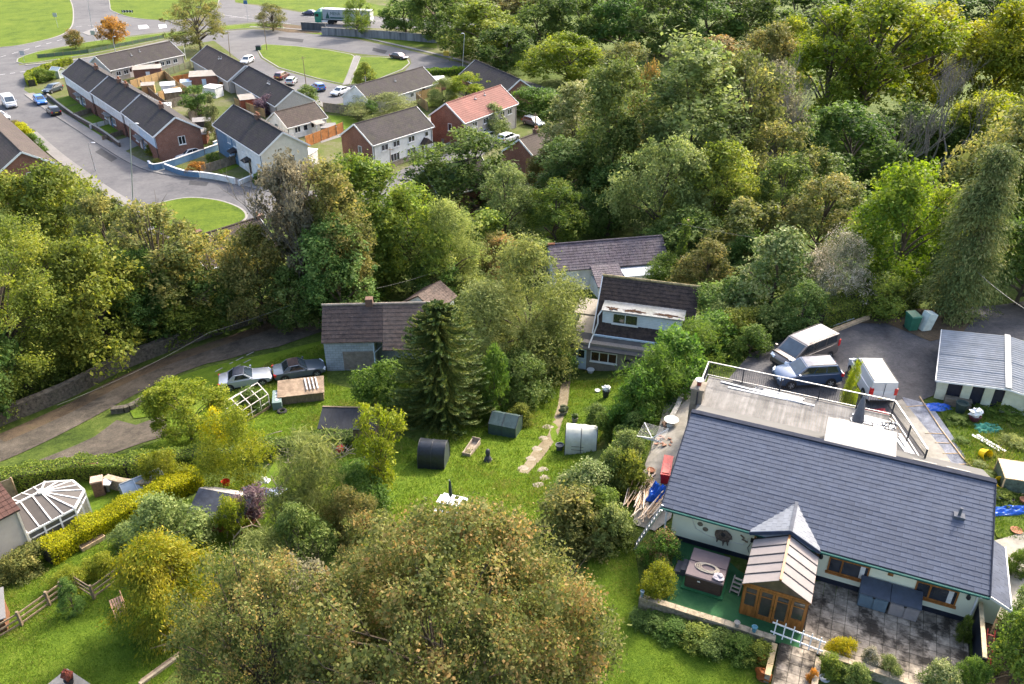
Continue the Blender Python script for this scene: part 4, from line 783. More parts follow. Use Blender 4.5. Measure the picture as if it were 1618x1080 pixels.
for s, xe in ((-1, PX0-.06),(1, PX1+.06)): pr.bar((xe,PYF-.12,ZP),(xe,.8,ZP),.09,.12)
fr = pr.build('porch_frame', M_OAK, bt_)
for s, xe in ((-1, PX0-.1),(1, PX1+.1)):
    for i in range(5):
        y0 = PYF - .15 + i*.64; y1 = y0 + .61; m_ = MB(); xi = PC + s*.05
        q = [(xi,y0,ZR+.04),(xi,y1,ZR+.04),(xe,y1,ZP+.07),(xe,y0,ZP+.07)]; q = q if s > 0 else q[::-1]
        m_.hexa([Vector(a)-Vector((0,0,.03)) for a in q]+[Vector(a) for a in q]); m_.build('roof_panel', M_POLY, fr)
        g_ = MB(); g_.bar((xi,y1+.015,ZR+.05),(xe,y1+.015,ZP+.08),.045,.05); g_.build('glazing_bar', M_BLACK, fr)
M_OGL = glass_mat('porch_glass', (.06,.055,.045), .05)
mb = MB(); mb.box(PX0,PYF,0.02,PX1,PYF+.06,.12); mb.build('sill', M_OAK, fr); mb = MB(); mb.box(PX0,PYF-.004,1.98,PX1,PYF+.064,2.1); mb.build('head_rail', M_OAK, fr)
for xs in (PX0-.02, PX1+.02): mb = MB(); mb.bar((xs,PYF+.03,2.1),(PC,PYF+.03,ZR-.02),.07,.1); mb.build('gable_rafter', M_OAK, fr)
mb = MB(); mb.face((PX0+.05,PYF+.03,2.1),(PX1-.05,PYF+.03,2.1),(PC,PYF+.03,ZR-.08)); mb.build('gable_glass', glass_mat('gable_glass',(.12,.09,.06),.08), fr)
lw = (PX1-PX0)/4
for i in range(4):
    x0, x1 = PX0+i*lw+.01, PX0+(i+1)*lw-.01; m_ = MB(); t = .11
    m_.box(x0,PYF-.01,.12,x0+t,PYF+.05,1.97); m_.box(x1-t,PYF-.01,.12,x1,PYF+.05,1.97); m_.box(x0+t,PYF-.008,.12,x1-t,PYF+.048,.12+(.2 if i in (1,2) else .6)); m_.box(x0+t,PYF-.008,1.85,x1-t,PYF+.048,1.97); m_.box(x0+t,PYF-.006,1.5,x1-t,PYF+.03,1.55)
    lf = m_.build('door_leaf' if i in (1,2) else 'side_leaf', M_OAK, bt_); g_ = MB(); g_.face((x0+t,PYF+.02,.3 if i in (1,2) else .7),(x1-t,PYF+.02,.3 if i in (1,2) else .7),(x1-t,PYF+.02,1.86),(x0+t,PYF+.02,1.86)); g_.build('pane', M_OGL, lf)
    if i in (1, 2): k = MB(); xx = x1-.06 if i == 1 else x0+.06; k.box(xx-.015,PYF-.06,.95,xx+.015,PYF-.01,1.12); k.build('handle', mat('brass',(.7,.5,.15),.3,metal=.8), lf)
for xs, nx in ((PX0,-1),(PX1,1)):
    m_ = MB(); m_.box(xs-.03,PYF+.065,.02,xs+.03,.84,.6)
    for k in range(5): yy = PYF+.1+k*.97; m_.box(xs-.035,yy,.6,xs+.035,min(yy+.1,.84),2.05)
    sw = m_.build('porch_side', M_OAK, bt_); g_ = MB(); g_.face((xs,PYF+.1,.6),(xs,.8,.6),(xs,.8,2.05),(xs,PYF+.1,2.05)); g_.build('pane', M_OGL, sw)
# lean-to on the right-hand gable
mb = MB(); mb.box(15.16,.9,-.5,16.2,4.4,1.75); ln = mb.build('lean_to', M_BWALL, bt_)
mb = MB(); q = [(15.3,.25,2.36),(16.45,.25,1.78),(16.45,4.6,1.78),(15.3,4.6,2.36)]; mb.hexa([Vector(a)-Vector((0,0,.06)) for a in q]+[Vector(a) for a in q]); lr = mb.build('lean_to_roof', mat('roof_underlay2',(.06,.065,.075),.9), bt_)
v = Vector((-1.15,0,.58)); Lv = v.length; vd = v.normalized(); nn = Vector((.45,0,.89))
for i in range(5):
    y = .25 - (.25 if i % 2 else 0)
    while y < 4.6:
        a, b = max(y,.25), min(y+.5,4.6)
        if b-a > .08:
            o_ = Vector((16.45,0,1.78)) + vd*(Lv*i/5); t_ = Vector((16.45,0,1.78)) + vd*(Lv*(i+1)/5+.02); m_ = MB()
            m_.hexa([o_+Vector((0,b-.006,0))+nn*.008, o_+Vector((0,a+.006,0))+nn*.008, t_+Vector((0,a+.006,0))+nn*.004, t_+Vector((0,b-.006,0))+nn*.004, o_+Vector((0,b-.006,0))+nn*.03, o_+Vector((0,a+.006,0))+nn*.03, t_+Vector((0,a+.006,0))+nn*.014, t_+Vector((0,b-.006,0))+nn*.014]); m_.build('slate', M_SLATE, lr)
        y += .5
mb = MB(); mb.bar((16.48,.2,1.74),(16.48,4.65,1.74),.05,.14); mb.bar((15.3,.2,2.3),(16.48,.2,1.72),.05,.14); mb.build('fascia', M_WHITE, bt_)
# ---------------------------------------------------------------- patio, turf, walls in front
def blocal(name, mb, m, parent=None, smooth=None):
    o = mb.build(name, m, parent, smooth)
    if parent is None: o.location = BO; o.rotation_euler = (0,0,BRZ)
    return o
mb = MB(); mb.box(7.85,-4.25,-.3,15.1,.83,.02); mb.box(6.95,-7.5,-.3,8.62,-4.2,.012); pat = tag(blocal('patio', mb, mat('patio_joints',(.05,.045,.03),.95,var=.5,scale=9)), kind='structure')
M_SLAB = mat('worn_paving_slab', (.29,.245,.19), .9, var=.45, scale=2.2, bump=.25, stain=(.03,.024,.018), stain_amt=.95, stain_scale=.8, rand=.2, srange=(.47,.58))
# the stains run on across slabs: pattern in the patio's own space
SLN = .575; rnd = random.Random(12)
for i in range(13):
    for j in range(9):
        x, y = 7.95+i*SLN, -4.2+j*SLN*.975
        if x > 14.85: continue
        d = rnd.uniform(0,.008); mb = MB(); mb.box(x+.012,y+.012,.0,min(x+SLN-.012,15.05),y+SLN*.975-.012,.034+d); mb.build('slab', M_SLAB, pat)
for i in range(3):
    for j in range(6):
        x, y = 7.02+i*.52, -7.4+j*.53; mb = MB(); mb.box(x+.012,y+.012,.0,x+.508,y+.518,.026+rnd.uniform(0,.008)); mb.build('slab', M_SLAB, pat)
mb = MB(); mb.box(1.05,-4.3,-.3,7.84,.82,.028); tag(blocal('artificial_turf', mb, ground_mat('artificial_turf', [(.016,.06,.024),(.024,.08,.032),(.032,.095,.038),(.045,.11,.046)], .7, 25, .3)), kind='structure')
def stone_wall(name, label, pts, h0, h1, th, m, capm, local=True, cap_l=.55, cat='wall', seed=1):
    """wall with separate coping stones; pts are (x, y) in bungalow space or world"""
    rnd = random.Random(seed); L0 = [BL(*p) for p in pts] if local else [Vector((*p, 0)) for p in pts]; b0 = L0[0]; t = thing(name, label, cat, (b0.x, b0.y, 0)); mb = MB()
    for a, b in zip(L0, L0[1:]):
        a, b = a-b0, b-b0; d = (b-a).xy; L = d.length; d.normalize(); n = Vector((-d.y, d.x))*th/2
        q = [(a.x+n.x,a.y+n.y),(a.x-n.x,a.y-n.y),(b.x-n.x,b.y-n.y),(b.x+n.x,b.y+n.y)]; mb.prism(q, h0, h1); k = max(1, int(L/cap_l))
        for i in range(k):
            p0, p1 = a.xy+d*(L*i/k+.008), a.xy+d*(L*(i+1)/k-.008); nn = n*1.18; dz = rnd.uniform(-.01,.015); c = MB()
            c.prism([(p0.x+nn.x,p0.y+nn.y),(p0.x-nn.x,p0.y-nn.y),(p1.x-nn.x,p1.y-nn.y),(p1.x+nn.x,p1.y+nn.y)], h1+.002, h1+.06+dz); c.build('coping_stone', capm, t)
    mb.build('wall_body', m, t); return t
M_COPE = mat('mossy_coping', (.36,.29,.2), .9, var=.35, scale=5, bump=.5, stain=(.16,.15,.08), stain_amt=.6, stain_scale=2, rand=.15)
stone_wall('garden_wall','low stone wall between the green turf and the front lawn',[(.25,-4.5),(6.75,-4.5)],-1.2,.42,.28,M_STONE,M_COPE,seed=4)
stone_wall('garden_wall','low mossy stone wall along the front edge of the slab patio',[(8.8,-4.45),(13.4,-4.62)],-1.2,.42,.26,M_STONE,M_COPE,seed=5)
stone_wall('garden_wall','short return wall on the left side of the garden path',[(6.75,-4.7),(6.72,-6.6)],-1.2,.3,.22,M_STONE,mat('timber_cap',(.4,.3,.16),.9,var=.3),seed=6)
stone_wall('garden_wall','short return wall on the right side of the garden path',[(8.72,-4.7),(8.68,-6.8)],-1.2,.3,.22,M_STONE,M_COPE,seed=7)
stone_wall('retaining_wall','tall dark painted retaining wall at the right end of the patio',[(15.32,.7),(15.34,-2.75)],-.5,1.3,.16,M_PLINTH,mat('pale_timber_cap',(.5,.4,.24),.85,var=.3),cap_l=1.2,seed=8)
drape('raised_bed', [(1545,960),(1570,950),(1640,960),(1640,1090),(1560,1090),(1552,1040)], M_SOIL, .02, .8)
# --- white conservatory on the house at the left edge
cz = -3.7; ca, cb = P(43,843,cz+2.15), P(118,803,cz+2.15); cd = (cb-ca).xy; crz = math.atan2(cd.y, cd.x); cl = cd.length
cs = thing('conservatory', 'white framed conservatory with a faceted glazed end on a beige house', 'conservatory', (ca.x, ca.y, cz), crz)
CW = 3.7; EZ = 2.15; RZ = 3.0; fl_ = cl
M_CPAN = mat('bronze_polycarbonate', (.075,.067,.062), .6, var=.12, scale=1.5, rand=.3, spec=.25)
ring = [(0,0),(fl_,0),(fl_+1.15,1.15),(fl_+1.15,CW-1.15),(fl_,CW),(0,CW)]; apex = (fl_-.9, CW/2)
mb = MB(); mb.prism(ring, -.6, .18); mb.build('base', M_WHITE, cs)
fr_ = MB()
for (a, b) in zip(ring[:-1], ring[1:]):
    fr_.bar((*a,EZ),(*b,EZ),.12,.12); fr_.bar((*a,.24),(*b,.24),.1,.12); fr_.bar((*a,EZ-.45),(*b,EZ-.45),.07,.07)
    L_ = math.hypot(b[0]-a[0], b[1]-a[1]); n_ = max(1, int(round(L_/.95)))
    for k in range(n_):
        t0, t1 = k/n_, (k+1)/n_; p0 = (a[0]+(b[0]-a[0])*t0, a[1]+(b[1]-a[1])*t0); p1 = (a[0]+(b[0]-a[0])*t1, a[1]+(b[1]-a[1])*t1)
        fr_.bar((*p0,.2),(*p0,EZ),.1,.1); g_ = MB(); g_.face((*p0,.28),(*p1,.28),(*p1,EZ-.05),(*p0,EZ-.05)); g_.build('pane', glass_mat('conservatory_glass',(.09,.09,.09),.05), cs)
fr_.bar((fl_,CW,.2),(fl_,CW,EZ),.1,.1); fr_.build('frame', M_WHITE, cs)
bars = MB()
def rpanel(*q): g_ = MB(); g_.face(*q); g_.build('roof_panel', M_CPAN, cs)
ns = 4; xs_ = [fl_*k/ns for k in range(ns+1)]; rx = [min(x, apex[0]) for x in xs_]; rx[-1] = apex[0]
for k in range(ns):
    rpanel((xs_[k],-.05,EZ+.04),(xs_[k+1],-.05,EZ+.04),(rx[k+1],apex[1],RZ),(rx[k],apex[1],RZ)); rpanel((xs_[k+1],CW+.05,EZ+.04),(xs_[k],CW+.05,EZ+.04),(rx[k],apex[1],RZ),(rx[k+1],apex[1],RZ))
for k in range(ns+1): bars.bar((xs_[k],-.05,EZ+.07),(rx[k],apex[1],RZ+.03),.07,.05); bars.bar((xs_[k],CW+.05,EZ+.07),(rx[k],apex[1],RZ+.03),.07,.05)
ed = []
for a, b in zip(ring[1:5], ring[2:5]):
    for t in (0,.5): ed.append((a[0]+(b[0]-a[0])*t, a[1]+(b[1]-a[1])*t))
ed.append(ring[4])
for a, b in zip(ed, ed[1:]): rpanel((*a,EZ+.04),(*b,EZ+.04),(*apex,RZ))
for a in ed: bars.bar((*a,EZ+.07),(*apex,RZ+.03),.06,.05)
bars.bar((0,apex[1],RZ+.05),(*apex,RZ+.05),.1,.08); bars.lathe([(.22,0),(.2,.12),(.05,.2)],10,(*apex,RZ)); bars.build('glazing_bars', M_WHITE, cs)
hh = thing('beige_house', 'beige rendered house wall with red tiles at the left edge of the picture', 'house', (ca.x, ca.y, cz), crz)
mb = MB(); mb.xprism([(-.1,-1.5),(8,-1.5),(8,4.2),(4,6.2),(-.1,4.15)],-9,-.12); mb.build('wall', mat('beige_render',(.42,.37,.31),.9,var=.08,scale=1.5,bump=.15), hh)
mb = MB(); mb.hexa([(-9,3.1,3.35),(-.05,3.1,3.35),(-.05,6.9,3.35),(-9,6.9,3.35),(-9,4.6,4.6),(-.05,4.6,4.6),(-.05,5.0,4.6),(-9,5.0,4.6)]) if False else mb
q = [(-9,-.4,4.1),(.02,-.4,4.1),(.02,4,6.3),(-9,4,6.3)]; mb = MB(); mb.hexa([Vector(a) for a in q]+[Vector(a)+Vector((0,0,.1)) for a in q]); rr = mb.build('roof', M_ROOFB, hh)
M_RTILE = mat('red_plain_tiles', (.085,.04,.03), .8, var=.3, scale=3, bump=.3)
courses(rr, (-3.5,-.4,4.22), (1,0,0), (0,4.4,2.2), (0,-.447,.894), 3.52, 4.9, .3, .3, M_RTILE, seed=31)
mb = MB(); mb.bar((-.1,-.14,-1),(-.1,-.14,4.1),.1,.1); mb.build('corner_trim', M_CREAM, hh)
# ================================================================ VEHICLES
def paint(name, c, metal=.2): return mat('paint_' + name, c, .35, var=.04, spec=.5, coat=.8, metal=metal)
KINDS_ = {
 'hatch': dict(L=4.3,W=1.78,H=1.5,belt=.95,hood=.86,gb=(-.48,.24),gr=(-.41,.05),side=2,tail=.95),
 'saloon': dict(L=4.6,W=1.8,H=1.43,belt=.93,hood=.84,gb=(-.40,.24),gr=(-.24,.06),side=2,tail=.92),
 'cabrio': dict(L=4.25,W=1.83,H=1.36,belt=.9,hood=.82,gb=(-.33,.15),gr=(-.2,-.01),side=1,tail=.9),
 'suv': dict(L=4.45,W=1.82,H=1.62,belt=1.05,hood=.98,gb=(-.48,.24),gr=(-.40,.07),side=3,tail=1.05),
 'mpv': dict(L=5.1,W=2.0,H=1.95,belt=1.2,hood=1.12,gb=(-.495,.37),gr=(-.465,.17),side=3,tail=1.25),
 'van': dict(L=4.5,W=1.85,H=1.85,belt=1.15,hood=1.05,gb=(-.495,.36),gr=(-.485,.17),side=1,tail=1.2),
 'bigvan': dict(L=5.0,W=2.0,H=2.1,belt=1.25,hood=1.1,gb=(-.495,.39),gr=(-.485,.22),side=1,tail=1.3)}
def car_at(name, label, c, rz, kind, pm, cat='car', group=None, roofm=None, zadd=0.0, rails=False, slope=None, windows_rear=True):
    k = KINDS_[kind]; L, W, H = k['L'], k['W'], k['H']; hw = W/2; t = thing(name, label, cat, (c[0], c[1], c[2]+zadd), rz, group)
    if slope: t.rotation_euler = (slope[0], slope[1], rz)
    bl, hd, tl = k['belt'], k['hood'], k['tail']; g0, g1 = k['gb']; r0, r1 = k['gr']; wb = .31 if L < 4.9 else .30; rw = .32 if H < 1.8 else .34
    S = [(-.5,.42,.62,tl-.12,.82),(-.485,.3,.6,tl-.02,.93),(-.42,.22,.58,tl,.985),(-.3,.2,.58,bl,1),(0,.2,.56,bl-.01,1),(g1-.02,.2,.56,(bl+hd)/2,1),(g1+.06,.2,.55,hd,.99),(.40,.21,.54,hd-.07,.965),(.465,.25,.52,hd-.17,.9),(.493,.32,.5,hd-.3,.8),(.5,.4,.48,hd-.36,.7)]
    mb = MB(); n = 10
    for xf, zb_, zm, zt, wf in S:
        w_ = hw*wf; x = xf*L
        for y, z in ((-w_*.88,zb_),(-w_,zb_+.12),(-w_*1.0,zm),(-w_*.955,zt-.05),(-w_*.82,zt),(w_*.82,zt+.0),(w_*.955,zt-.05),(w_*1.0,zm),(w_,zb_+.12),(w_*.88,zb_)): mb.v.append((x,y,z))
    for i in range(len(S)-1):
        for j in range(n): a, b = i*n+j, i*n+(j+1)%n; mb.f.append((a,a+n,b+n,b))
    mb.f.append(tuple(range(n))); mb.f.append(tuple((len(S)-1)*n+j for j in reversed(range(n))))
    body = mb.build('body', pm, t, 35)
    # cabin: belt ring, roof shoulder ring, roof ring
    wb_, wr = hw*.93, hw*(.76 if H < 1.8 else .86); zb = bl-.03; A = [(g0*L,-wb_,zb if g0 > -.45 else tl-.05),(g1*L,-wb_*.96,(bl+hd)/2-.03),(g1*L,wb_*.96,(bl+hd)/2-.03),(g0*L,wb_,zb if g0 > -.45 else tl-.05)]
    B_ = [(r0*L,-wr,H-.06),(r1*L,-wr,H-.05),(r1*L,wr,H-.05),(r0*L,wr,H-.06)]; C_ = [(r0*L+.12,-wr+.1,H-.005),(r1*L-.16,-wr+.1,H),(r1*L-.16,wr-.1,H),(r0*L+.12,wr-.1,H-.005)]
    mb = MB(); mb.v = A+B_+C_
    for o in (0, 4):
        for j in range(4): a, b = o+j, o+(j+1)%4; mb.f.append((a,b,b+4,a+4))
    mb.f.append((8,9,10,11)); cab = mb.build('cabin', pm, t, 30)
    if roofm:
        rm = MB(); rm.v = [tuple(Vector(B_[i]).lerp(Vector(A[i]),.06)+Vector((0,0,.012))) for i in range(4)]+[tuple(Vector(C_[i])+Vector((0,0,.012))) for i in range(4)]; rm.f = [(0,1,5,4),(1,2,6,5),(2,3,7,6),(3,0,4,7),(4,5,6,7)]; rm.build('soft_top' if kind == 'cabrio' else 'roof_skin', roofm, t, 30)
    def pane(nm, q, u0, u1, v0, v1):
        q = [Vector(p) for p in q]; nn = (q[1]-q[0]).cross(q[3]-q[0]).normalized()*.012
        f = lambda u, v: (q[0].lerp(q[1], u)).lerp(q[3].lerp(q[2], u), v) + nn
        g = MB(); g.face(f(u0,v0), f(u1,v0), f(u1,v1), f(u0,v1)); g.build(nm, M_GLASSB if nm == 'windscreen' else M_GLASS, t)
    pane('windscreen', (A[1],A[2],B_[2],B_[1]), .07,.93,.1,.94)
    if windows_rear: pane('rear_window', (A[3],A[0],B_[0],B_[3]), .1,.9,.35 if H > 1.7 else .2,.92)
    ns = k['side']; lo = .12
    for sgn, q in ((0,(A[0],A[1],B_[1],B_[0])),(1,(A[2],A[3],B_[3],B_[2]))):
        if kind in ('van','bigvan'): rng = [(.74,.95)]
        elif ns == 1: rng = [(.25,.9)]
        else: e = [.06]+[.06+.88*(i+1)/ns for i in range(ns)]; rng = [(e[i]+.012, e[i+1]-.012) for i in range(ns)]
        for a, b in rng:
            if sgn: a, b = 1-b, 1-a
            pane('side_window', q, a, b, lo+.1, .93)
    wm = MB(); wm.lathe([(rw*.55,-.1),(rw,-.1),(rw,.1),(rw*.55,.1)],18); tyre = wm.mesh('tyre', M_TYRE, 40); rm = MB(); rm.lathe([(rw*.66,-.104),(rw*.66,.104),(rw*.5,.08)],14)
    for s in range(5):
        a = s*2*math.pi/5; rm.bar((0,0,.1),(rw*.6*math.cos(a),rw*.6*math.sin(a),.108),.07,.02)
    rim = rm.mesh('rim', M_ALLOY)
    am = MB(); am.lathe([(rw+.055,-.004),(rw+.055,.004)],20); arch = am.mesh('wheel_arch', M_BLACK)
    for sx in (-wb, wb-.01):
        for sy in (-1, 1):
            link('wheel_arch', arch, t, (sx*L, sy*(hw+.002), rw+.03), (R(90),0,0))
            w_ = link('wheel', tyre, t, (sx*L, sy*(hw-.07), rw), (R(90) if sy < 0 else R(-90),0,0)); link('rim', rim, w_)
    for sy in (-1, 1):
        h_ = MB(); h_.hexa([(.455*L,sy*hw*.92-.0,hd-.3),(.49*L,sy*hw*.5,hd-.33),(.47*L,sy*hw*.48,hd-.17),(.42*L,sy*hw*.93,hd-.17),(.47*L,sy*hw*.94,hd-.28),(.5*L,sy*hw*.5,hd-.31),(.485*L,sy*hw*.5,hd-.15),(.435*L,sy*hw*.95,hd-.14)]); h_.build('headlight', M_HEADL, t)
        h_ = MB(); z0 = tl-.28 if H < 1.8 else tl-.35; h_.box(-.505*L,sy*hw*.84-.1,z0,-.46*L,sy*hw*.84+.1,z0+(.22 if H < 1.8 else .5)); h_.build('tail_light', M_REDL, t)
        m_ = MB(); m_.box(g1*L-.25,sy*(hw+.1)-.09,bl+.0,g1*L-.12,sy*(hw+.1)+.09,bl+.14); m_.build('wing_mirror', pm, t)
        if rails: m_ = MB(); m_.tube([(r0*L+.1,sy*(wr-.04),H+.03),(r1*L-.25,sy*(wr-.04),H+.04)],.025,6); m_.build('roof_rail', M_BLACK, t)
        b_ = MB(); b_.box(-wb*L+rw+.08,sy*(hw-.03)-.03,.2,wb*L-rw-.1,sy*(hw-.03)+.035,.3); b_.build('sill', M_BLACK, t)
    g_ = MB(); g_.box(.47*L,-hw*.55,.36,.503*L,hw*.55,.5); g_.build('grille', M_BLACK, t); g_ = MB(); g_.box(-.506*L,-.26,.62 if H<1.7 else .55,-.49*L,.26,.73 if H<1.7 else .66); g_.build('number_plate', mat('yellow_plate',(.7,.5,.05),.5), t); g_ = MB(); g_.box(-.503*L,-hw*.8,.3,-.44*L,hw*.8,.44); g_.build('bumper', M_BLACK, t)
    return t
def car(name, label, rear, front, kind, pm, **kw):
    a, b = G(*rear), G(*front); d = b-a; rz = math.atan2(d.y, d.x); c = (a+b)/2; k = KINDS_[kind]; rx = math.atan2(d.z, d.xy.length)
    kw.setdefault('zadd', .06)
    return car_at(name, label, c, rz, kind, pm, slope=(0, -rx), **kw)
PW, PSIL, PBLU, PNAVY, PBLK, PGRY, PBRN, PRED = paint('white',(.52,.53,.54),0), paint('silver',(.36,.38,.41),.4), paint('bright_blue',(.01,.13,.45)), paint('steel_blue',(.025,.06,.13),.3), paint('black',(.012,.012,.014)), paint('grey_blue',(.1,.125,.155),.4), paint('taupe',(.12,.1,.088),.4), paint('dark_plum',(.05,.025,.04))
mv = car('people_carrier','taupe people carrier with white roof panels at the yard hedge',(1312,552),(1222,588),'mpv',PBRN,cat='people carrier',roofm=mat('painted_roof_glare',(.28,.26,.25),.4,var=.08))  # glare on the roof is painted in as a paler skin colour
for x0, x1 in ((-1.9,-1.2),(-1.0,.1)): p = MB(); p.box(x0,-.65,1.965,x1,.65,1.972); p.build('roof_panel', mat('roof_panel_white',(.42,.41,.4),.35,var=.05), mv)
for y in (-.8,.8): p = MB(); p.tube([(-2.1,y,1.99),(.6,y,1.99)],.022,6); p.build('roof_rail', M_BLACK, mv)
car('parked_suv','steel blue car between the people carrier and the deck railing',(1322,600),(1222,606),'suv',PNAVY,rails=True,roofm=mat('painted_roof_reflection',(.22,.22,.24),.35,var=.3,scale=1.5))  # sky reflection painted into the roof colour as blotchy grey
vn = car('panel_van','white panel van with ribbed dirty roof beside the slate chippings',(1394,648),(1352,577),'van',PW,cat='van',windows_rear=False,roofm=mat('dirty_white_roof',(.4,.39,.36),.5,var=.12,scale=1.5,stain=(.4,.38,.3),stain_amt=.5))
for i in range(7): p = MB(); p.box(-2.0+i*.38,-.62,1.86,-1.95+i*.38,.62,1.876); p.build('roof_rib', mat('roof_rib',(.5,.49,.45),.5), vn)
for y in (-.74,.74): p = MB(); p.bar((-2.1,y,1.87),(.6,y,1.87),.05,.03); p.build('roof_channel', M_BLACK, vn)
p = MB(); p.box(-2.262,-.015,.5,-2.25,.015,1.75); p.build('door_seam', M_BLACK, vn)
car('convertible_car','silver convertible parked on the grass behind the bare greenhouse frame',(357,612),(424,600),'cabrio',PSIL,roofm=mat('navy_soft_top',(.03,.035,.05),.9))
car('convertible_car','grey blue convertible with black soft top beside the block house',(440,598),(508,586),'cabrio',PGRY,roofm=mat('black_soft_top',(.035,.025,.025),.95,var=.2))
car('parked_van','white van parked at the grass verge in the left street',(9,160),(24,176),'bigvan',PW,cat='van')
car('parked_car','white car half cut off by the left edge of the picture',(-12,186),(14,192),'hatch',PW)
car('parked_car','bright blue car in the street below the terrace gardens',(58,157),(72,170),'hatch',PBLU)
car('parked_car','black car in the street nearest the lawn corner',(94,186),(78,174),'hatch',PBLK)
car('parked_car','dark car on the drive at the left end of the terrace',(96,141),(72,149),'hatch',paint('dark_blue_grey',(.03,.045,.06)))
car('parked_car','plum coloured car beside the right-hand green',(619,91),(643,95),'saloon',PRED)
car('parked_car','dark red car first in the row of parked cars by the green triangle',(438,128),(455,120),'hatch',paint('maroon',(.09,.02,.025)))
car('parked_car','silver white car second in the row by the green triangle',(456,138),(466,127),'hatch',PSIL)
car('parked_car','blue car third in the row by the green triangle',(512,147),(495,137),'hatch',paint('mid_blue',(.02,.1,.33)))
car('parked_car','white car at the gable of the long bungalow',(550,145),(526,153),'saloon',PW)
car('parked_car','white car on the drive beside the blue painted wall',(316,244),(281,254),'saloon',PW)
car('parked_car','small white car beside the brown tiled bungalow',(396,97),(386,102),'hatch',PW)
car('parked_car','silver car behind the round hedge below the cream gable',(432,280),(412,284),'hatch',PSIL)
car('parked_car','white car hidden behind the big dark tree by the red roofed house',(766,222),(784,218),'hatch',PW)
car('parked_car','white car beside the chimneyed house at the wood edge',(795,226),(812,220),'hatch',PW)
car('parked_car','blue grey car under the wires behind the red roofed house',(836,196),(850,200),'hatch',PGRY)
car('moving_car','dark blue car just ahead of the lorry',(500,24),(479,23),'saloon',paint('navy',(.015,.02,.07)))
# articulated lorry
la, lb = G(590,40), G(499,36); ld = lb-la; lc = la + ld*.5; lo = thing('articulated_lorry','green cabbed articulated lorry with grey curtain sided trailer on the main road','lorry',(lc.x,lc.y,lc.z+.06),math.atan2(ld.y,ld.x))
M_LGREEN = paint('lorry_green',(.0,.2,.13),0)
mb = MB(); mb.v = []
mb.xprism([(-1.25,.9),(1.25,.9),(1.25,3.0),(1.1,3.15),(-1.1,3.15),(-1.25,3.0)],6.3,8.2); mb.build('cab', M_LGREEN, lo)
mb = MB(); mb.hexa([(6.3,-1.2,3.16),(7.9,-1.2,3.16),(7.9,1.2,3.16),(6.3,1.2,3.16),(6.3,-1.1,4.0),(6.6,-1.1,4.0),(6.6,1.1,4.0),(6.3,1.1,4.0)]); mb.build('wind_deflector', mat('pale_green_deflector',(.3,.5,.42),.4), lo)
mb = MB(); mb.face((8.215,-1.1,1.9),(8.215,1.1,1.9),(8.215,1.1,2.8),(8.215,-1.1,2.8)); mb.build('windscreen', M_GLASS, lo)
for y in (-1.262,1.262): mb = MB(); mb.face((7.0,y,1.9),(8.0,y,1.9),(8.0,y,2.7),(7.0,y,2.7)); mb.build('side_window', M_GLASS, lo)
mb = MB(); mb.box(6.3,-1.25,.4,8.25,1.25,.88); mb.build('bumper', M_LGREEN, lo); mb = MB(); mb.box(-8.2,-.5,.8,6.3,.5,1.15); mb.build('chassis', M_BLACK, lo)
mb = MB(); mb.box(-8.3,-1.27,1.2,5.7,1.27,3.9); tr_ = mb.build('trailer', mat('grey_curtain',(.3,.33,.35),.7,var=.12), lo)
mb = MB(); mb.box(-8.32,-1.29,3.905,5.72,1.29,4.0); mb.build('trailer_roof', M_WHITE, tr_); mb = MB(); mb.box(-8.36,-1.28,1.1,-8.31,1.28,3.9); mb.build('rear_door', M_WHITE, tr_)
for k in range(8): mb = MB(); x = -7.8+k*1.7; mb.box(x,1.272,1.2,x+.06,1.29,3.9); mb.build('curtain_strap', mat('strap',(.22,.24,.25),.7), tr_)
cu = bpy.data.curves.new('lettering','FONT'); cu.body = 'MENA'; cu.size = 1.1; cu.extrude = .004; tmp_ = bpy.data.objects.new('lettering_curve', cu); cu = bpy.data.meshes.new_from_object(tmp_); bpy.data.objects.remove(tmp_); to = bpy.data.objects.new('lettering', cu); COL.objects.link(to); cu.materials.clear(); to.parent = tr_; to.location = (3.4,1.295,2.5); to.rotation_euler = (R(90),0,R(180)); cu.materials.append(mat('dark_green_print',(.02,.08,.07),.7))
mb = MB(); mb.face((4.9,1.294,1.5),(3.6,1.294,1.5),(4.2,1.294,3.3)); mb.face((3.5,1.294,1.55),(-.5,1.294,1.55),(-.5,1.294,1.95),(3.5,1.294,1.95)); mb.build('print', mat('dark_green_print',(.02,.08,.07),.7), tr_)
for x in (7.4,4.0,3.0,-4.4,-5.7,-7.0):
    for y in (-1,1): mb = MB(); mb.lathe([(.3,-.16),(.5,-.16),(.5,.16),(.3,.16)],14); mb.build('wheel', M_TYRE, lo, 40, (x,y*1.05,.5), (R(90),0,0))
mb = MB(); mb.box(4.3,1.1,.5,6.2,1.2,1.0); mb.build('side_skirt', M_WHITE, lo)
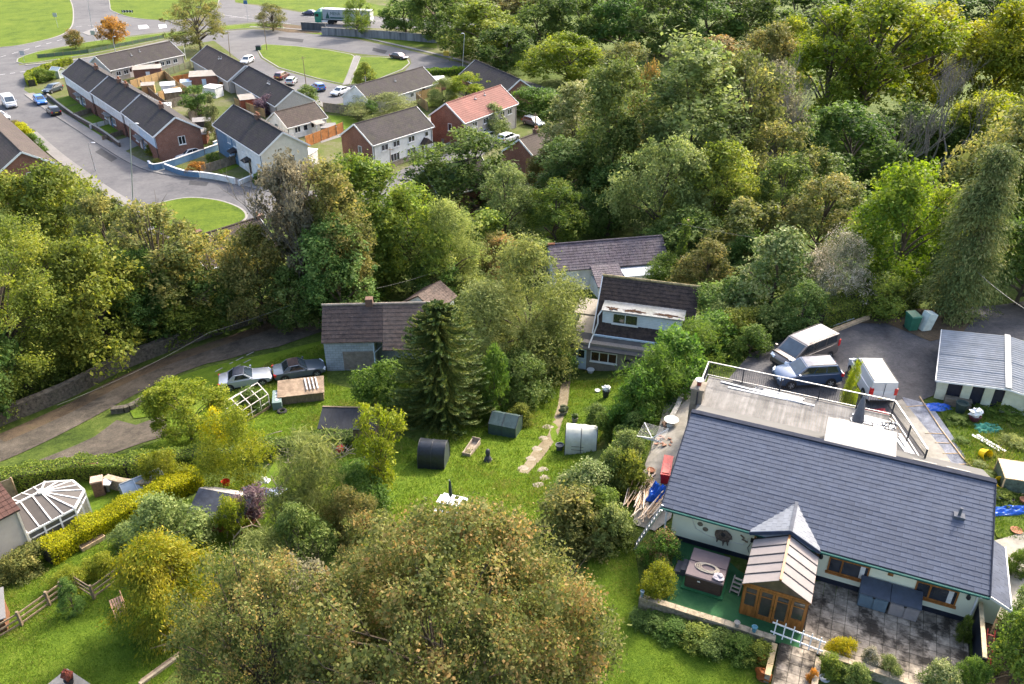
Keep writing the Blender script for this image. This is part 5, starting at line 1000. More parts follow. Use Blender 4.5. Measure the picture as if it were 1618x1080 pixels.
# ================================================================ TREES, SHRUBS, HEDGES
M_BARK = mat('grey_brown_bark', (.11,.085,.06), .95, var=.35, scale=4, bump=.6, stretch=(1,1,.3))
M_BARKD = mat('dark_ivy_bark', (.05,.045,.03), .95, var=.4, scale=4, bump=.6)
M_BARKP = mat('pale_dead_bark', (.17,.15,.125), .9, var=.3, scale=4)
LM = {
 'oak': leaf_mat('oak_leaves', [(.035,.052,.01),(.068,.095,.017),(.105,.132,.022),(.16,.17,.03)]),
 'dark': leaf_mat('dark_leaves', [(.024,.042,.011),(.043,.07,.016),(.068,.1,.022),(.105,.14,.034)]),
 'ivy': leaf_mat('ivy_leaves', [(.028,.05,.012),(.05,.082,.018),(.08,.115,.027),(.125,.155,.045)], .32),
 'lime': leaf_mat('lime_green_leaves', [(.055,.09,.012),(.09,.135,.015),(.13,.175,.02),(.19,.22,.032)], .42),
 'yellow': leaf_mat('yellow_green_leaves', [(.065,.09,.012),(.11,.14,.016),(.16,.185,.02),(.23,.23,.03)], .42),
 'olive': leaf_mat('olive_leaves', [(.04,.048,.014),(.075,.082,.024),(.11,.11,.032),(.17,.14,.045)]),
 'autumn': leaf_mat('autumn_leaves', [(.045,.055,.015),(.08,.09,.024),(.12,.115,.03),(.17,.135,.036),(.23,.15,.045)], .35),
 'rust': leaf_mat('rust_leaves', [(.07,.05,.016),(.14,.085,.022),(.22,.12,.028),(.3,.17,.035)], .4),
 'near': leaf_mat('turning_sycamore_leaves', [(.03,.042,.012),(.053,.069,.019),(.075,.093,.026),(.1,.11,.033),(.138,.126,.042),(.195,.142,.046)], .38, .05),
 'willow': leaf_mat('grey_green_leaves', [(.045,.062,.018),(.08,.105,.03),(.12,.145,.044),(.175,.19,.065)], .38),
 'pale': leaf_mat('pale_silver_leaves', [(.04,.06,.016),(.08,.105,.03),(.135,.155,.055),(.22,.22,.1)], .3),
 'gold': leaf_mat('golden_leaves', [(.11,.13,.006),(.2,.2,.007),(.29,.26,.009),(.38,.32,.012)], .4),
 'goldc': leaf_mat('golden_conifer_sprays', [(.05,.08,.01),(.1,.13,.014),(.16,.17,.018),(.25,.225,.022)], .35),
 'shrub': leaf_mat('fresh_green_leaves', [(.035,.066,.012),(.062,.105,.018),(.09,.138,.025),(.125,.17,.035)], .4),
 'purple': leaf_mat('purple_leaves', [(.04,.025,.035),(.08,.05,.065),(.13,.09,.1),(.17,.12,.11)], .3),
 'pinkw': leaf_mat('faded_flower_heads', [(.05,.06,.03),(.11,.11,.06),(.22,.19,.14),(.36,.31,.26)], .3),
 'conifer': leaf_mat('conifer_needles', [(.035,.05,.016),(.062,.082,.026),(.095,.112,.036),(.145,.145,.055)], .2),
 'wil2': leaf_mat('yellow_olive_willow_leaves', [(.055,.068,.02),(.09,.108,.03),(.13,.145,.04),(.18,.185,.055)], .4),
 'fern': leaf_mat('orange_fern', [(.2,.08,.02),(.35,.14,.03),(.45,.2,.06)], .4),
 'hydr': leaf_mat('hydrangea_leaves', [(.04,.07,.012),(.07,.11,.018),(.1,.13,.025),(.17,.08,.05)], .35),
 'bare': leaf_mat('thin_faded_leaves', [(.06,.058,.038),(.1,.094,.058),(.14,.128,.076)], .4),
}
def prof(kind, t):
    t = np.clip(t, 0, 1)
    if kind == 'round': return np.sqrt(np.clip(1-(2*t**.85-1)**2, 0, 1))**.75
    if kind == 'spread': return np.sqrt(np.clip(1-(t)**2.4, 0, 1))*(.55+.45*np.minimum(t*4, 1))
    if kind == 'tall': return (np.clip(np.sin(math.pi*np.clip(t*.93+.05, 0, 1)), 0, 1)**.5)*.95
    if kind == 'bush': return np.sqrt(np.clip(1-t**2.2, 0, 1))*(.88+.12*np.minimum(t*3, 1))
    if kind == 'tallc': return np.clip(1-t, .02, 1)**.5*(.7+.3*np.minimum(t*5, 1))
    if kind == 'dome': return np.sqrt(np.clip(1-t**4.5, 0, 1))*(.7+.3*np.minimum(t*3, 1))
    if kind == 'vase': return np.clip(.35+.75*t, 0, 1)*np.sqrt(np.clip(1-t**5, 0, 1))
    if kind == 'cone': return np.clip((1-t)**.75, .03, 1)*(.75+.25*np.minimum(t*5, 1))
    if kind == 'column': return np.sqrt(np.clip(1-t**4, 0, 1))*(.8+.2*np.minimum(t*4, 1))
def leaf_mesh(name, C, N, TT, ln, wd, rn, ar=1.0):
    """one rhombic blade per row, folded from centre C, normal N, axis TT"""
    n = len(C); B = np.cross(N, TT); B /= np.linalg.norm(B, axis=1)[:, None] + 1e-9
    V = np.empty((n, 4, 3)); V[:, 0] = C - TT*ln[:, None]*.5; V[:, 1] = C + B*wd[:, None]*.5; V[:, 2] = C + TT*ln[:, None]*.5; V[:, 3] = C - B*wd[:, None]*.5
    if ar != 1: V[:, :, 2] = C[:, None, 2] + (V[:, :, 2]-C[:, None, 2])/ar
    me = bpy.data.meshes.new(name); me.vertices.add(4*n); me.vertices.foreach_set('co', V.reshape(-1).astype(np.float32))
    me.loops.add(4*n); me.loops.foreach_set('vertex_index', np.arange(4*n, dtype=np.int32)); me.polygons.add(n)
    me.polygons.foreach_set('loop_start', np.arange(0, 4*n, 4, dtype=np.int32)); me.polygons.foreach_set('loop_total', np.full(n, 4, dtype=np.int32))
    me.update(calc_edges=True)
    at = me.attributes.new('rnd', 'FLOAT', 'POINT'); at.data.foreach_set('value', np.repeat(rn, 4).astype(np.float32)); me.materials.append(LM['oak']); return me
def unit(a): return a/(np.linalg.norm(a, axis=1)[:, None]+1e-9)
def crown(name, seed, kind, z0, nlobe, lr, nleaf, leaf, asp=.62, droop=0.0, shell=.45, spread=.22, nsp=14, up=.5, zs=.85, ar=1.0, vary=1.0):
    g = np.random.default_rng(seed); t = g.random(nlobe*3); w_ = prof(kind, t)+.05; t = g.choice(t, nlobe, p=w_/w_.sum()); t[:3] = (.97,.93,.9)
    a = g.random(nlobe)*2*math.pi; rr = prof(kind, t)*(.5-lr*.6)*np.sqrt(shell+(1-shell)*g.random(nlobe)); rr[:3] *= .5
    # crown leans and bulges so that no two sides match
    bul = 1+.16*np.sin(a*2+seed)+.1*np.sin(a*3+2.1*seed); rr = rr*bul*(1+.13*vary*g.normal(size=nlobe))
    c = np.stack([rr*np.cos(a), rr*np.sin(a), z0+(1-z0)*t*(1-lr*.6)], 1); lrad = lr*(1-.5*vary+1.0*vary*g.random(nlobe)**1.5); lrn = g.random(nlobe)
    p = lrad**2; li = g.choice(nlobe, nlobe*nsp, p=p/p.sum()); d = unit(g.normal(size=(nlobe*nsp, 3))+np.array([0, 0, .35])); d[:, 2] *= zs/ar**.75
    sc = c[li]+d*lrad[li][:, None]*(.72+.3*g.random(nlobe*nsp))[:, None]; srn = g.random(nlobe*nsp)
    si = g.integers(0, nlobe*nsp, nleaf); off = g.normal(size=(nleaf, 3))*(lrad[li[si]]*spread)[:, None]; off[:, 2] /= ar**.75; C = sc[si]+off
    C[:, 2] = np.maximum(C[:, 2], .005)
    N = unit(d[si]*.7+g.normal(size=(nleaf, 3))*.75+np.array([0, 0, up])); T_ = unit(np.cross(N, g.normal(size=(nleaf, 3))))
    if droop: T_ = unit(T_*(1-droop)+np.array([0, 0, -1])*droop+d[si]*droop*.6); N = unit(N-T_*(N*T_).sum(1)[:, None])
    s = leaf*np.exp(g.normal(0,.33,nleaf))*.95; rn = np.clip(.34*lrn[li[si]]+.3*srn[si]+.36*g.random(nleaf), 0, 1); rn = np.clip((rn-.5)*1.35+.5, 0, 1)
    me = leaf_mesh(name, C, N, T_, s, s*asp, rn, ar); return me, c
def fronds(name, seed, nf, npt, leaf, asp=.34, droop=.5, prof_k='spread', z0=.03, ar=1.0, start=.15, jit=.012, rise=.12, rv=.36, fw=.5):
    """arching sprays that leave the stem, rise and hang over at the tips"""
    g = np.random.default_rng(seed); f = g.random(nf)**.8; a = g.random(nf)*2*math.pi; R_ = prof(prof_k, f)*.5*(1.08-rv+rv*g.random(nf)); z = z0+(1-z0)*f*.93; frn = g.random(nf)
    s = g.random((nf, npt))**.75; s = start+(1-start)*s; r = R_[:, None]*s; zz = z[:, None]+rise*np.sin(s*2.2)*R_[:, None]*2/ar-droop*R_[:, None]*s**3/ar; aa = a[:, None]+.25*(frn[:, None]-.5)*s
    wid = jit+.05*s*(1.15-s)*2; C = np.stack([r*np.cos(aa), r*np.sin(aa), zz], 2).reshape(-1, 3)+g.normal(size=(nf*npt, 3))*np.stack([wid, wid, wid*.5/ar], 2).reshape(-1, 3); C[:, 2] = np.maximum(C[:, 2], .004)
    d = np.stack([np.cos(aa), np.sin(aa), .5-1.9*s], 2).reshape(-1, 3); T_ = unit(d+g.normal(size=(nf*npt, 3))*.55); N = unit(np.cross(T_, g.normal(size=(nf*npt, 3)))+np.array([0, 0, .4])); N = unit(N-T_*(N*T_).sum(1)[:, None]); q = leaf*np.exp(g.normal(0, .3, nf*npt)); rn = np.clip(fw*np.repeat(frn, npt)+(1-fw)*g.random(nf*npt), 0, 1)
    return leaf_mesh(name, C, N, T_, q, q*asp, rn, ar)
def trunk(name, seed, cents, z0, r=.022, lean=.03, n=12, bark=None):
    rnd = random.Random(seed); mb = MB(); top = z0+(1-z0)*.55; pts = [(0,0,-.03)]
    for k in range(1, 7): pts.append((rnd.uniform(-lean,lean), rnd.uniform(-lean,lean), top*k/6))
    mb.tube(pts, [r*1.35]+[r*(1-.12*k) for k in range(1, 7)], 7, False)
    idx = list(range(len(cents))); rnd.shuffle(idx)
    for i in idx[:n]:
        c = cents[i]; h = min(max(c[2]*.55, z0*.8), top); f = h/top*6; k = min(int(f), 5); p = Vector(pts[k]).lerp(Vector(pts[k+1]), f-k); q = Vector(c); m = p.lerp(q, .5)+Vector((rnd.uniform(-.02,.02), rnd.uniform(-.02,.02), .03)); e = q+(q-m)*.35
        mb.tube([p, p.lerp(m, .6), m, q, e], [r*.5, r*.42, r*.3, r*.16, r*.05], 5, False)
        for _ in range(2):
            dd = Vector((rnd.uniform(-1,1), rnd.uniform(-1,1), rnd.uniform(0,1)))*.09; mb.tube([m.lerp(q, .5), q+dd*.7, q+dd*1.5], [r*.16, r*.1, r*.03], 4, False)
    return mb.mesh(name, bark or M_BARK, 180)
PROTO = {}
def proto(key, kind, z0, nl, lr, nf, leaf, seed, bark=None, tr=.022, limbs=12, **kw):
    me, c = crown('crown_'+key, seed, kind, z0, nl, lr, nf, leaf, **kw); PROTO[key] = (me, trunk('trunk_'+key, seed, c, max(z0, .12), tr, bark=bark, n=limbs) if tr else None)
proto('round1','round',.14,66,.115,24000,.026,1,ar=1.3); proto('round2','round',.1,76,.105,24000,.026,2,ar=1.3); proto('round3','spread',.12,70,.11,24000,.026,3,ar=1.1)
proto('tall1','tall',.08,120,.12,26000,.034,4,ar=2.4); proto('tall2','tall',.06,110,.13,26000,.036,5,ar=2.4); proto('airy1','vase',.22,90,.085,17000,.026,6,shell=.25,tr=.026,limbs=30,ar=1.5); proto('airy2','round',.18,90,.09,14000,.028,7,shell=.2,limbs=30,ar=1.8)
proto('wood1','spread',.08,60,.12,13000,.036,8,ar=1.3); proto('wood2','round',.1,58,.12,13000,.036,9,ar=1.3)
proto('fine1','bush',.02,90,.11,42000,.02,10,asp=.45,ar=1.2,tr=.02); proto('fine2','round',.14,80,.1,20000,.022,11,asp=.5,ar=1.2,limbs=24)
proto('bush1','bush',0,54,.15,14000,.034,12,tr=0); proto('bush2','bush',0,60,.13,14000,.032,13,tr=.02); proto('bush3','bush',.02,46,.15,11000,.042,14,tr=0); proto('fbush','bush',0,70,.13,24000,.019,15,tr=0,asp=.55)
PROTO['golden'] = (fronds('crown_golden',16,85,560,.024,droop=.3,jit=.03,start=.4,rv=.55,fw=.65), trunk('trunk_golden',16,[(.1,.1,.5),(-.15,.1,.6),(.05,-.2,.5),(.1,.2,.7)],.12)); proto('cone1','cone',.02,110,.09,18000,.03,17,asp=.4,droop=.3,ar=1.8); PROTO['conifer'] = (fronds('crown_conifer',18,170,300,.032,.32,.8,'tallc',.03,2.0,rise=.05,jit=.034,rv=.62,fw=.6), trunk('trunk_conifer',18,[(.1,.1,.5),(-.15,.1,.6),(.05,-.2,.5)],.12)); proto('column','column',0,50,.16,10000,.04,19,tr=0,ar=1.5)
proto('spiky','bush',0,50,.16,8000,.085,20,asp=.11,droop=-.25,tr=0,up=.1); proto('smalltree','round',.25,44,.15,8000,.038,21); proto('smalltree2','vase',.15,60,.12,9000,.034,22,limbs=20,ar=1.6)
proto('near1','dome',.02,520,.05,225000,.0096,23,limbs=50,tr=.012,shell=.55,asp=.72,spread=.34,vary=.5,nsp=14); proto('near2','dome',.05,220,.07,110000,.011,24,limbs=80,tr=.014,shell=.4,asp=.72,spread=.26,vary=.6)
def set_mat(o, m):
    o.material_slots[0].link = 'OBJECT'; o.material_slots[0].material = m
VEG_N = 0; VEG_LOG = []
def plant(key, m, bx, by, ty, wpx, label, name='tree', cat='tree', group=None, rz=None, g=None, squash=1.0, crown_name=None, lean=None):
    """stands at the ground point seen at (bx, by); height from the pixel row of its top, width from its width in pixels"""
    global VEG_N; VEG_N += 1
    b = G(bx, by) if g is None else g; lo, hi = .05, 45.0
    for _ in range(40):
        h = (lo+hi)/2
        if proj((b.x, b.y, b.z+h))[1] > ty: lo = h
        else: hi = h
    f = proj((b.x, b.y, b.z+h*.55))[2]; wd = wpx/FPX*f; VEG_LOG.append((label[:40], round(h, 1), round(wd, 1)))
    t = thing(name, label, cat, (b.x, b.y, b.z-.05), rz if rz is not None else (VEG_N*2.399) % 6.283, group, (wd*1.06, wd*squash*1.06, h*1.02))
    if lean: t.rotation_euler = (lean[0], lean[1], t.rotation_euler[2])
    cm, tm = PROTO[key]; c = link(crown_name or ('crown' if tm else 'foliage'), cm, t); set_mat(c, LM[m])
    if tm: link('trunk' if cat == 'tree' else 'stem', tm, t)
    return t
PL = plant
def sh(key, m, bx, by, ty, w_, label, **kw): return plant(key, m, bx, by, ty, w_, label, kw.pop('name', 'shrub'), kw.pop('cat', 'shrub'), **kw)
# --- village
PL('fine2','olive',318,80,-3,86,'large thinning roadside tree by the roundabout road, above the bungalow row')
PL('smalltree','autumn',120,77,48,29,'small round rust tinted tree at the left end of the verge'); PL('smalltree','rust',183,71,29,45,'orange tinted tree on the verge, the larger of the two','tree')
PL('fine2','olive',432,49,6,54,'dull olive tree beside the small verge left of the lorry'); PL('fine2','oak',567,58,-6,48,'green roadside tree standing in front of the lorry')
PL('wood2','dark',690,64,-22,95,'dense dark evergreen beside the main road, right of the lorry'); PL('wood1','dark',640,52,-14,70,'dark evergreen just right of the lorry tail')
PL('wood1','oak',770,96,0,120,'leafy green tree above the lane end, left of the dark row'); PL('wood2','dark',722,86,38,60,'dark rounded tree beside the tall lamp post'); PL('wood2','dark',800,112,42,90,'dark ivy green tree at the bend of the farm lane')
PL('cone1','conifer',343,223,148,40,'dark pointed conifer beside the blue house'); PL('round2','dark',316,184,136,48,'dark leafy garden tree left of the pointed conifer')
sh('bush1','purple',424,178,150,38,'purple leaved bush at the gable of the dark bungalow'); sh('bush2','ivy',486,170,136,48,'bushy dark evergreen beside the parked blue car',cat='tree',name='tree')
sh('fbush','willow',606,180,150,120,'grey green hedge shrubs along the fence of the long bungalow'); sh('column','dark',588,188,155,24,'dark clipped column shrub in front of the grey green hedge'); sh('bush2','oak',578,134,100,38,'dark shrub with rusty berries between the two greens')
PL('fine1','willow',700,168,122,50,'grey green tree behind the white pair, left of the yellow one'); PL('round2','lime',737,166,116,62,'bright yellow green tree behind the red roof'); sh('bush2','pale',780,214,166,52,'silvery evergreen bush in front of the red roofed house'); sh('bush1','gold',812,150,128,34,'yellow shrub at the brick gable by the lane')
sh('bush1','shrub',840,180,138,70,'fresh green garden hedge behind the red roofed house'); sh('bush3','shrub',870,185,150,60,'fresh green shrub beside the farm lane')
sh('bush1','gold',36,216,194,34,'golden shrub beside the brick house at the left edge'); sh('bush2','shrub',56,240,212,34,'green shrub in the front garden of the left brick house'); sh('bush1','olive',22,202,190,26,'olive shrub behind the golden shrub at the left edge')
sh('bush1','shrub',70,128,108,34,'leafy shrub in the corner garden by the small greenhouse'); sh('bush2','oak',240,245,228,22,'shrub in the garden at the foot of the brick gable'); sh('bush1','rust',284,236,222,20,'rust coloured shrub against the brick gable'); sh('bush1','rust',312,276,255,26,'rust coloured shrub behind the blue painted wall'); sh('bush1','shrub',340,258,240,22,'round clipped green shrub on the small lawn by the blue house'); sh('bush3','olive',250,262,250,18,'yellowish shrub inside the blue wall corner')
# --- far wood, upper right: dark row along the road
for i, (x, by, ty, w_) in enumerate([(850,78,-12,90),(915,80,-15,95),(975,84,-16,100),(1045,88,-14,105),(1110,86,-18,110),(1180,82,-12,115)]):
    PL(('wood1','wood2')[i%2], 'dark', x, by, ty, w_, '%s from the left in the dark row of trees along the far top edge' % ('first','second','third','fourth','fifth','sixth')[i], group='dark row of trees along the top edge')
for i, (x, by, ty, w_) in enumerate([(1250,60,-20,120),(1360,50,-30,150),(1470,52,-24,130),(1560,50,-20,130),(1640,56,-10,120)]):
    PL('wood2','dark', x, by, ty, w_, '%s from the left of the dark trees behind the tall yellow green ones' % ('first','second','third','fourth','fifth')[i], group='dark trees at the top right edge')
for i, (x, by, ty, w_, m) in enumerate([(720,22,-20,70,'oak'),(800,18,-25,90,'olive'),(900,12,-30,110,'willow'),(1020,8,-34,120,'oak'),(1150,10,-34,120,'olive')]):
    PL('wood1', m, x, by, ty, w_, '%s from the left of the pale trees cut off by the top edge' % ('first','second','third','fourth','fifth')[i], group='pale trees cut by the top edge')
PL('round3','yellow',895,132,54,120,'broad yellow topped tree over the farm lane bend'); PL('round2','olive',985,150,68,80,'olive tree with yellow crown right of the broad lane tree')
PL('tall1','pale',905,300,128,105,'tall pale ivy clad tree, left of a pair above the slate roof house'); PL('tall2','ivy',960,345,82,110,'tall dark ivy clad tree, right of a pair above the slate roof house')
PL('tall2','ivy',890,345,215,100,'dark ivy mass at the foot of the tall pale tree'); PL('airy2','autumn',1015,300,98,62,'thin brown topped tree between the two tall crowns'); PL('tall1','willow',1075,345,62,175,'very tall grey green poplar like tree in the middle of the wood')
PL('airy1','olive',1150,330,90,150,'tall sparse olive tree right of the grey green one'); PL('airy2','bare',1195,300,100,110,'greyish nearly bare tree above the wood edge'); PL('round3','oak',1130,390,230,150,'rounded green tree low in the middle of the wood'); PL('round2','olive',1215,360,200,140,'olive tree with tangled twigs below the bare grey one')
PL('round1','willow',1035,395,220,130,'grey green tree directly behind the slate roof house'); PL('round2','oak',875,398,290,110,'bright green rounded tree left of the slate roof house'); PL('wood2','ivy',960,372,262,90,'dark ivy bush tree just behind the slate roof ridge')
PL('airy2','autumn',1130,120,58,110,'brownish pale tree in front of the dark row'); PL('round3','olive',1210,160,40,100,'dull olive tree at the left foot of the tall yellow green group')
PL('airy1','lime',1352,228,-8,215,'tallest yellow green tree with visible forked trunk, top right'); PL('airy2','lime',1290,230,20,130,'yellow green tree left of the forked one'); PL('round1','yellow',1450,190,8,170,'broad yellow green tree right of the forked one'); PL('round3','yellow',1555,190,8,150,'yellow topped tree near the top right corner'); PL('round2','yellow',1630,200,20,130,'yellow green tree cut off by the right edge, upper')
PL('round2','lime',1240,150,28,80,'pale lime tree between the olive tree and the yellow green group')
PL('wood2','dark',1330,300,165,150,'dark green tree mass under the forked yellow green tree'); PL('wood1','dark',1410,278,160,140,'dark evergreen behind the dead trees'); PL('round2','ivy',1250,300,180,110,'dark ivy tree left of the dark mass'); PL('wood1','dark',1500,285,180,120,'dark tree in the hollow right of the dead trees')
PL('round3','olive',1560,420,172,190,'sloping olive yellow tree on the right, above the tall conifer'); PL('round1','oak',1640,440,195,170,'green tree cut off by the right edge, beside the conifer'); PL('round1','yellow',1560,290,150,150,'yellow olive tree on the slope below the top right corner'); PL('round3','yellow',1625,330,120,160,'yellow tree at the right edge, middle of the slope')
PL('round2','olive',1285,420,282,135,'olive tree with orange tint behind the pale shrubs'); PL('round1','lime',1405,470,258,165,'bright lime green tree above the yard hedge'); PL('conifer','conifer',1505,496,222,145,'tall drooping grey green conifer beside the yard'); PL('wood1','dark',1605,482,315,135,'dark tree behind the road spur at the right edge'); PL('round2','dark',1225,400,250,120,'dark green tree behind the pale shrubs')
sh('bush2','pale',1215,500,368,150,'large pale grey green shrub left of the white flowered one'); sh('fbush','pinkw',1312,492,370,115,'large shrub with faded white flower heads above the yard hedge'); sh('bush1','ivy',1150,515,440,100,'dark ivy bush right of the dormer house roof'); sh('bush2','ivy',1260,525,450,90,'glossy evergreen bush behind the people carrier'); sh('bush1','oak',1385,492,430,90,'green undergrowth below the lime green tree'); sh('bush1','shrub',1045,455,402,64,'green shrub beside the ivy covered pole'); sh('bush2','olive',1112,460,385,95,'scrubby bush right of the ivy covered pole'); sh('bush3','dark',1170,440,370,80,'dark thicket behind the ivy bush')
# --- left woods
PL('round1','oak',15,440,280,140,'green tree at the left edge just below the brick house'); PL('round3','oak',115,430,265,165,'broad green tree below the left street'); PL('round2','olive',195,470,308,130,'olive tree left of the oval green'); PL('airy2','olive',275,525,325,170,'dull twiggy tree in front of the oval green'); PL('round2','dark',240,548,400,120,'dark tree low behind the lane, below the twiggy tree')
PL('near2','oak',40,612,360,270,'huge round oak filling the left edge above the lane'); PL('round3','oak',175,572,385,175,'large oak right of the huge one above the lane'); PL('wood2','ivy',0,660,520,120,'dark bluish ivy tree at the left edge beside the lane wall'); PL('round2','oak',285,535,440,140,'small green tree leaning over the lane wall'); PL('round1','autumn',350,510,370,150,'grey brown tree behind the lane corner'); PL('round3','olive',420,510,360,120,'brown olive tree beside the bare branched tree'); PL('wood2','oak',120,560,470,150,'green tree in the gap between the two oaks')
PL('airy1','bare',492,500,250,135,'half bare grey tree with pale branches above the drive'); PL('tall1','olive',545,505,258,110,'brown topped tree beside the half bare tree'); PL('tall2','oak',585,470,235,130,'tall green tree behind the block house roof'); PL('tall2','ivy',540,520,335,110,'ivy covered tree directly left above the block house'); PL('round1','oak',655,460,300,130,'green tree in the hollow behind the block house'); PL('fine1','wil2',715,465,316,125,'yellow olive rounded tree in the hollow'); PL('wood1','ivy',470,520,420,90,'dark ivy thicket beside the drive')
PL('round2','dark',745,345,212,175,'big dark tree hiding the side street houses'); PL('airy2','willow',800,395,262,95,'grey twiggy tree right of the big dark tree'); PL('round1','dark',690,350,262,90,'dark tree at the foot of the tall brick gable'); PL('round3','olive',860,310,240,70,'olive tree beside the chimneyed house'); PL('round2','autumn',795,440,372,90,'brownish tree behind the willow')
PL('fine1','wil2',834,578,385,180,'yellow green willow beside the dormer house'); PL('fine1','willow',772,592,445,175,'grey green willow behind the monkey puzzle')
# fill the wooded slope between
for i, (x, by, ty, w_, m) in enumerate([(600,440,350,110,'ivy'),(760,420,330,110,'oak'),(690,470,400,80,'ivy'),(330,520,420,110,'ivy'),(1080,420,330,120,'ivy'),(1180,430,320,120,'olive'),(1440,430,320,120,'dark'),(560,440,320,100,'ivy'),(1290,360,240,120,'ivy'),(850,440,380,70,'ivy')]):
    PL(('wood1','wood2')[i%2], m, x, by, ty, w_, ['dark undergrowth tree behind the block house','green tree just above the willow','ivy thicket beside the small outhouse','dark thicket behind the lane corner','dark tree behind the ivy covered pole','olive tree above the ivy covered pole','dark tree behind the lime green one','dark tree left of the tall green one','ivy tree under the yellow green group','ivy bush at the left end of the slate roof'][i])
# --- middle gardens
sh('bush1','shrub',612,652,572,90,'bright green bush left of the monkey puzzle'); sh('bush2','shrub',780,655,552,64,'bright green bush right of the monkey puzzle'); sh('bush1','ivy',830,630,560,90,'bramble thicket beside the worn path'); sh('bush3','ivy',870,590,525,70,'ivy thicket left of the dormer house door'); sh('bush2','oak',822,668,640,44,'low bramble right of the green covered frame')
PL('smalltree2','yellow',608,790,636,85,'slim yellow green tree between the two black covered frames'); sh('bush1','shrub',570,800,740,100,'fresh green bushes under the slim tree'); sh('spiky','willow',500,830,690,120,'feathery pale shrub beside the tangle of dead branches'); sh('bush2','ivy',480,885,802,95,'dark glossy holly bush in the garden centre'); sh('bush1','olive',560,850,775,70,'olive bush right of the holly bush'); sh('bush3','shrub',430,640,600,60,'weeds in the old frame') if False else None
sh('fbush','yellow',385,775,652,118,'big rounded yellow green shrub above the red shed'); sh('smalltree','gold',352,720,650,45,'tall yellow shrub behind the rounded one'); PL('round1','lime',303,695,603,108,'small lime green tree beside the lane gateway'); sh('bush1','yellow',265,768,712,62,'yellowish bush at the end of the golden hedge'); sh('smalltree2','purple',405,828,765,52,'purple leaved bush beside the red shed'); sh('smalltree','yellow',372,850,790,46,'small yellow green tree in front of the red shed')
sh('bush2','willow',275,885,788,130,'large pale leaved shrub behind the golden conifer'); sh('bush1','willow',215,862,828,60,'grey green shrub right of the golden hedge'); sh('golden','goldc',272,988,858,178,'wide golden conifer drooping over the lawn bench',cat='tree',name='conifer_tree'); sh('cone1','dark',118,968,912,50,'small dark dwarf conifer beside the rail fence'); sh('bush1','olive',40,908,872,72,'rounded variegated bush at the beige house corner'); sh('bush1','yellow',165,905,875,46,'yellow leaved shrub at the rail fence end'); sh('spiky','willow',415,908,842,95,'pampas like grass clump beside the timber arch'); sh('bush1','shrub',385,960,915,70,'green shrub left of the big turning tree'); sh('bush2','olive',450,920,870,60,'dull bush right of the pampas clump'); sh('bush1','shrub',395,900,870,50,'green fern like clump below the arch') if False else None
sh('spiky','yellow',112,930,900,60,'striped sword leaved plant behind the dwarf conifer')
PL('near1','near',712,1222,852,465,'huge turning sycamore crown filling the bottom centre'); PL('near2','near',448,1200,905,280,'thinning brown olive tree at the bottom left of the sycamore'); PL('round2','near',600,960,818,110,'orange brown sapling top left of the sycamore'); PL('airy2','bare',490,1120,900,200,'bare grey twigs of a dying tree in front of the sycamore')
# --- left of the bungalow
for a in ((925,810,735,105,'pale','large pale leaved shrub below the white tunnel'),(962,778,712,60,'ivy','dark shrub beside the clothes dryer'),(905,860,780,120,'olive','olive scrub beside the front lawn edge'),(965,862,800,70,'willow','grey green scrub beside the ladder foot'),(972,690,645,56,'shrub','green bush right of the white tunnel'),(945,668,640,40,'ivy','dark bush behind the white tunnel'),(1000,694,655,50,'ivy','bramble below the concrete strip'),(988,735,682,62,'willow','grey green shrub below the clothes dryer'),(992,775,715,56,'oak','green shrub left of the batten heap'),(945,835,772,84,'shrub','fresh green scrub above the front lawn tip')): sh(('bush1','bush2','bush3')[a[0]%3], a[4], *a[:4], a[5])
for i, (x, by, ty, w_) in enumerate([(1128,560,497,84),(1092,590,510,96),(1060,617,526,100),(1028,644,550,96),(1004,672,588,80)]):
    sh('spiky' if i%2 else 'bush3','shrub',x,by,ty,w_,'%s clump from the yard in the bright green hedge row below the deck' % ('first','second','third','fourth','fifth')[i], group='bright green hedge row')
for a in ((1185,560,515,70,'shrub','leafy bush at the far corner of the deck'),(1160,545,490,80,'oak','green scrub behind the deck corner'),(1135,530,480,70,'willow','grey green scrub beside the dormer house'),(1220,530,490,80,'ivy','ivy bank left of the people carrier')): sh(('bush1','bush2')[a[0]%2], a[4], *a[:4], a[5])
# --- in front of the bungalow
sh('bush3','hydr',1043,888,840,58,'hydrangea with faded red heads beside the ladder'); sh('bush1','yellow',1035,946,892,56,'yellow green hydrangea at the turf edge'); sh('bush1','gold',1327,1036,1010,40,'yellow flowering bush on the patio wall'); sh('bush2','pinkw',1372,1052,1024,34,'rose bush with pink blooms on the patio wall'); sh('bush1','willow',1402,1066,1040,36,'grey green bush beside the roses'); sh('bush2','shrub',1517,1012,974,26,'leafy plant against the dark retaining wall'); sh('bush3','pale',1480,1092,1052,56,'pale leaved shrub at the bottom right of the patio'); sh('bush1','shrub',1532,1082,1042,40,'green shrub at the patio corner'); sh('bush2','oak',1600,1075,975,110,'green bush filling the bottom right corner'); sh('bush1','willow',1610,1000,930,70,'grey green bush on the raised bed'); sh('bush1','shrub',1605,905,870,40,'green shrub at the right edge beside the concrete')
for i, (x, by, ty, w_) in enumerate([(1030,984,970,60),(1064,996,980,66),(1098,1008,990,68),(1132,1018,1000,66),(1166,1030,1008,64),(1196,1040,1018,50)]):
    sh(('bush1','bush2','bush3')[i%3], ('dark','shrub','oak')[i%3], x, by, ty, w_, '%s plant from the left along the outside of the turf wall' % ('first','second','third','fourth','fifth','sixth')[i], group='plants along the turf wall')
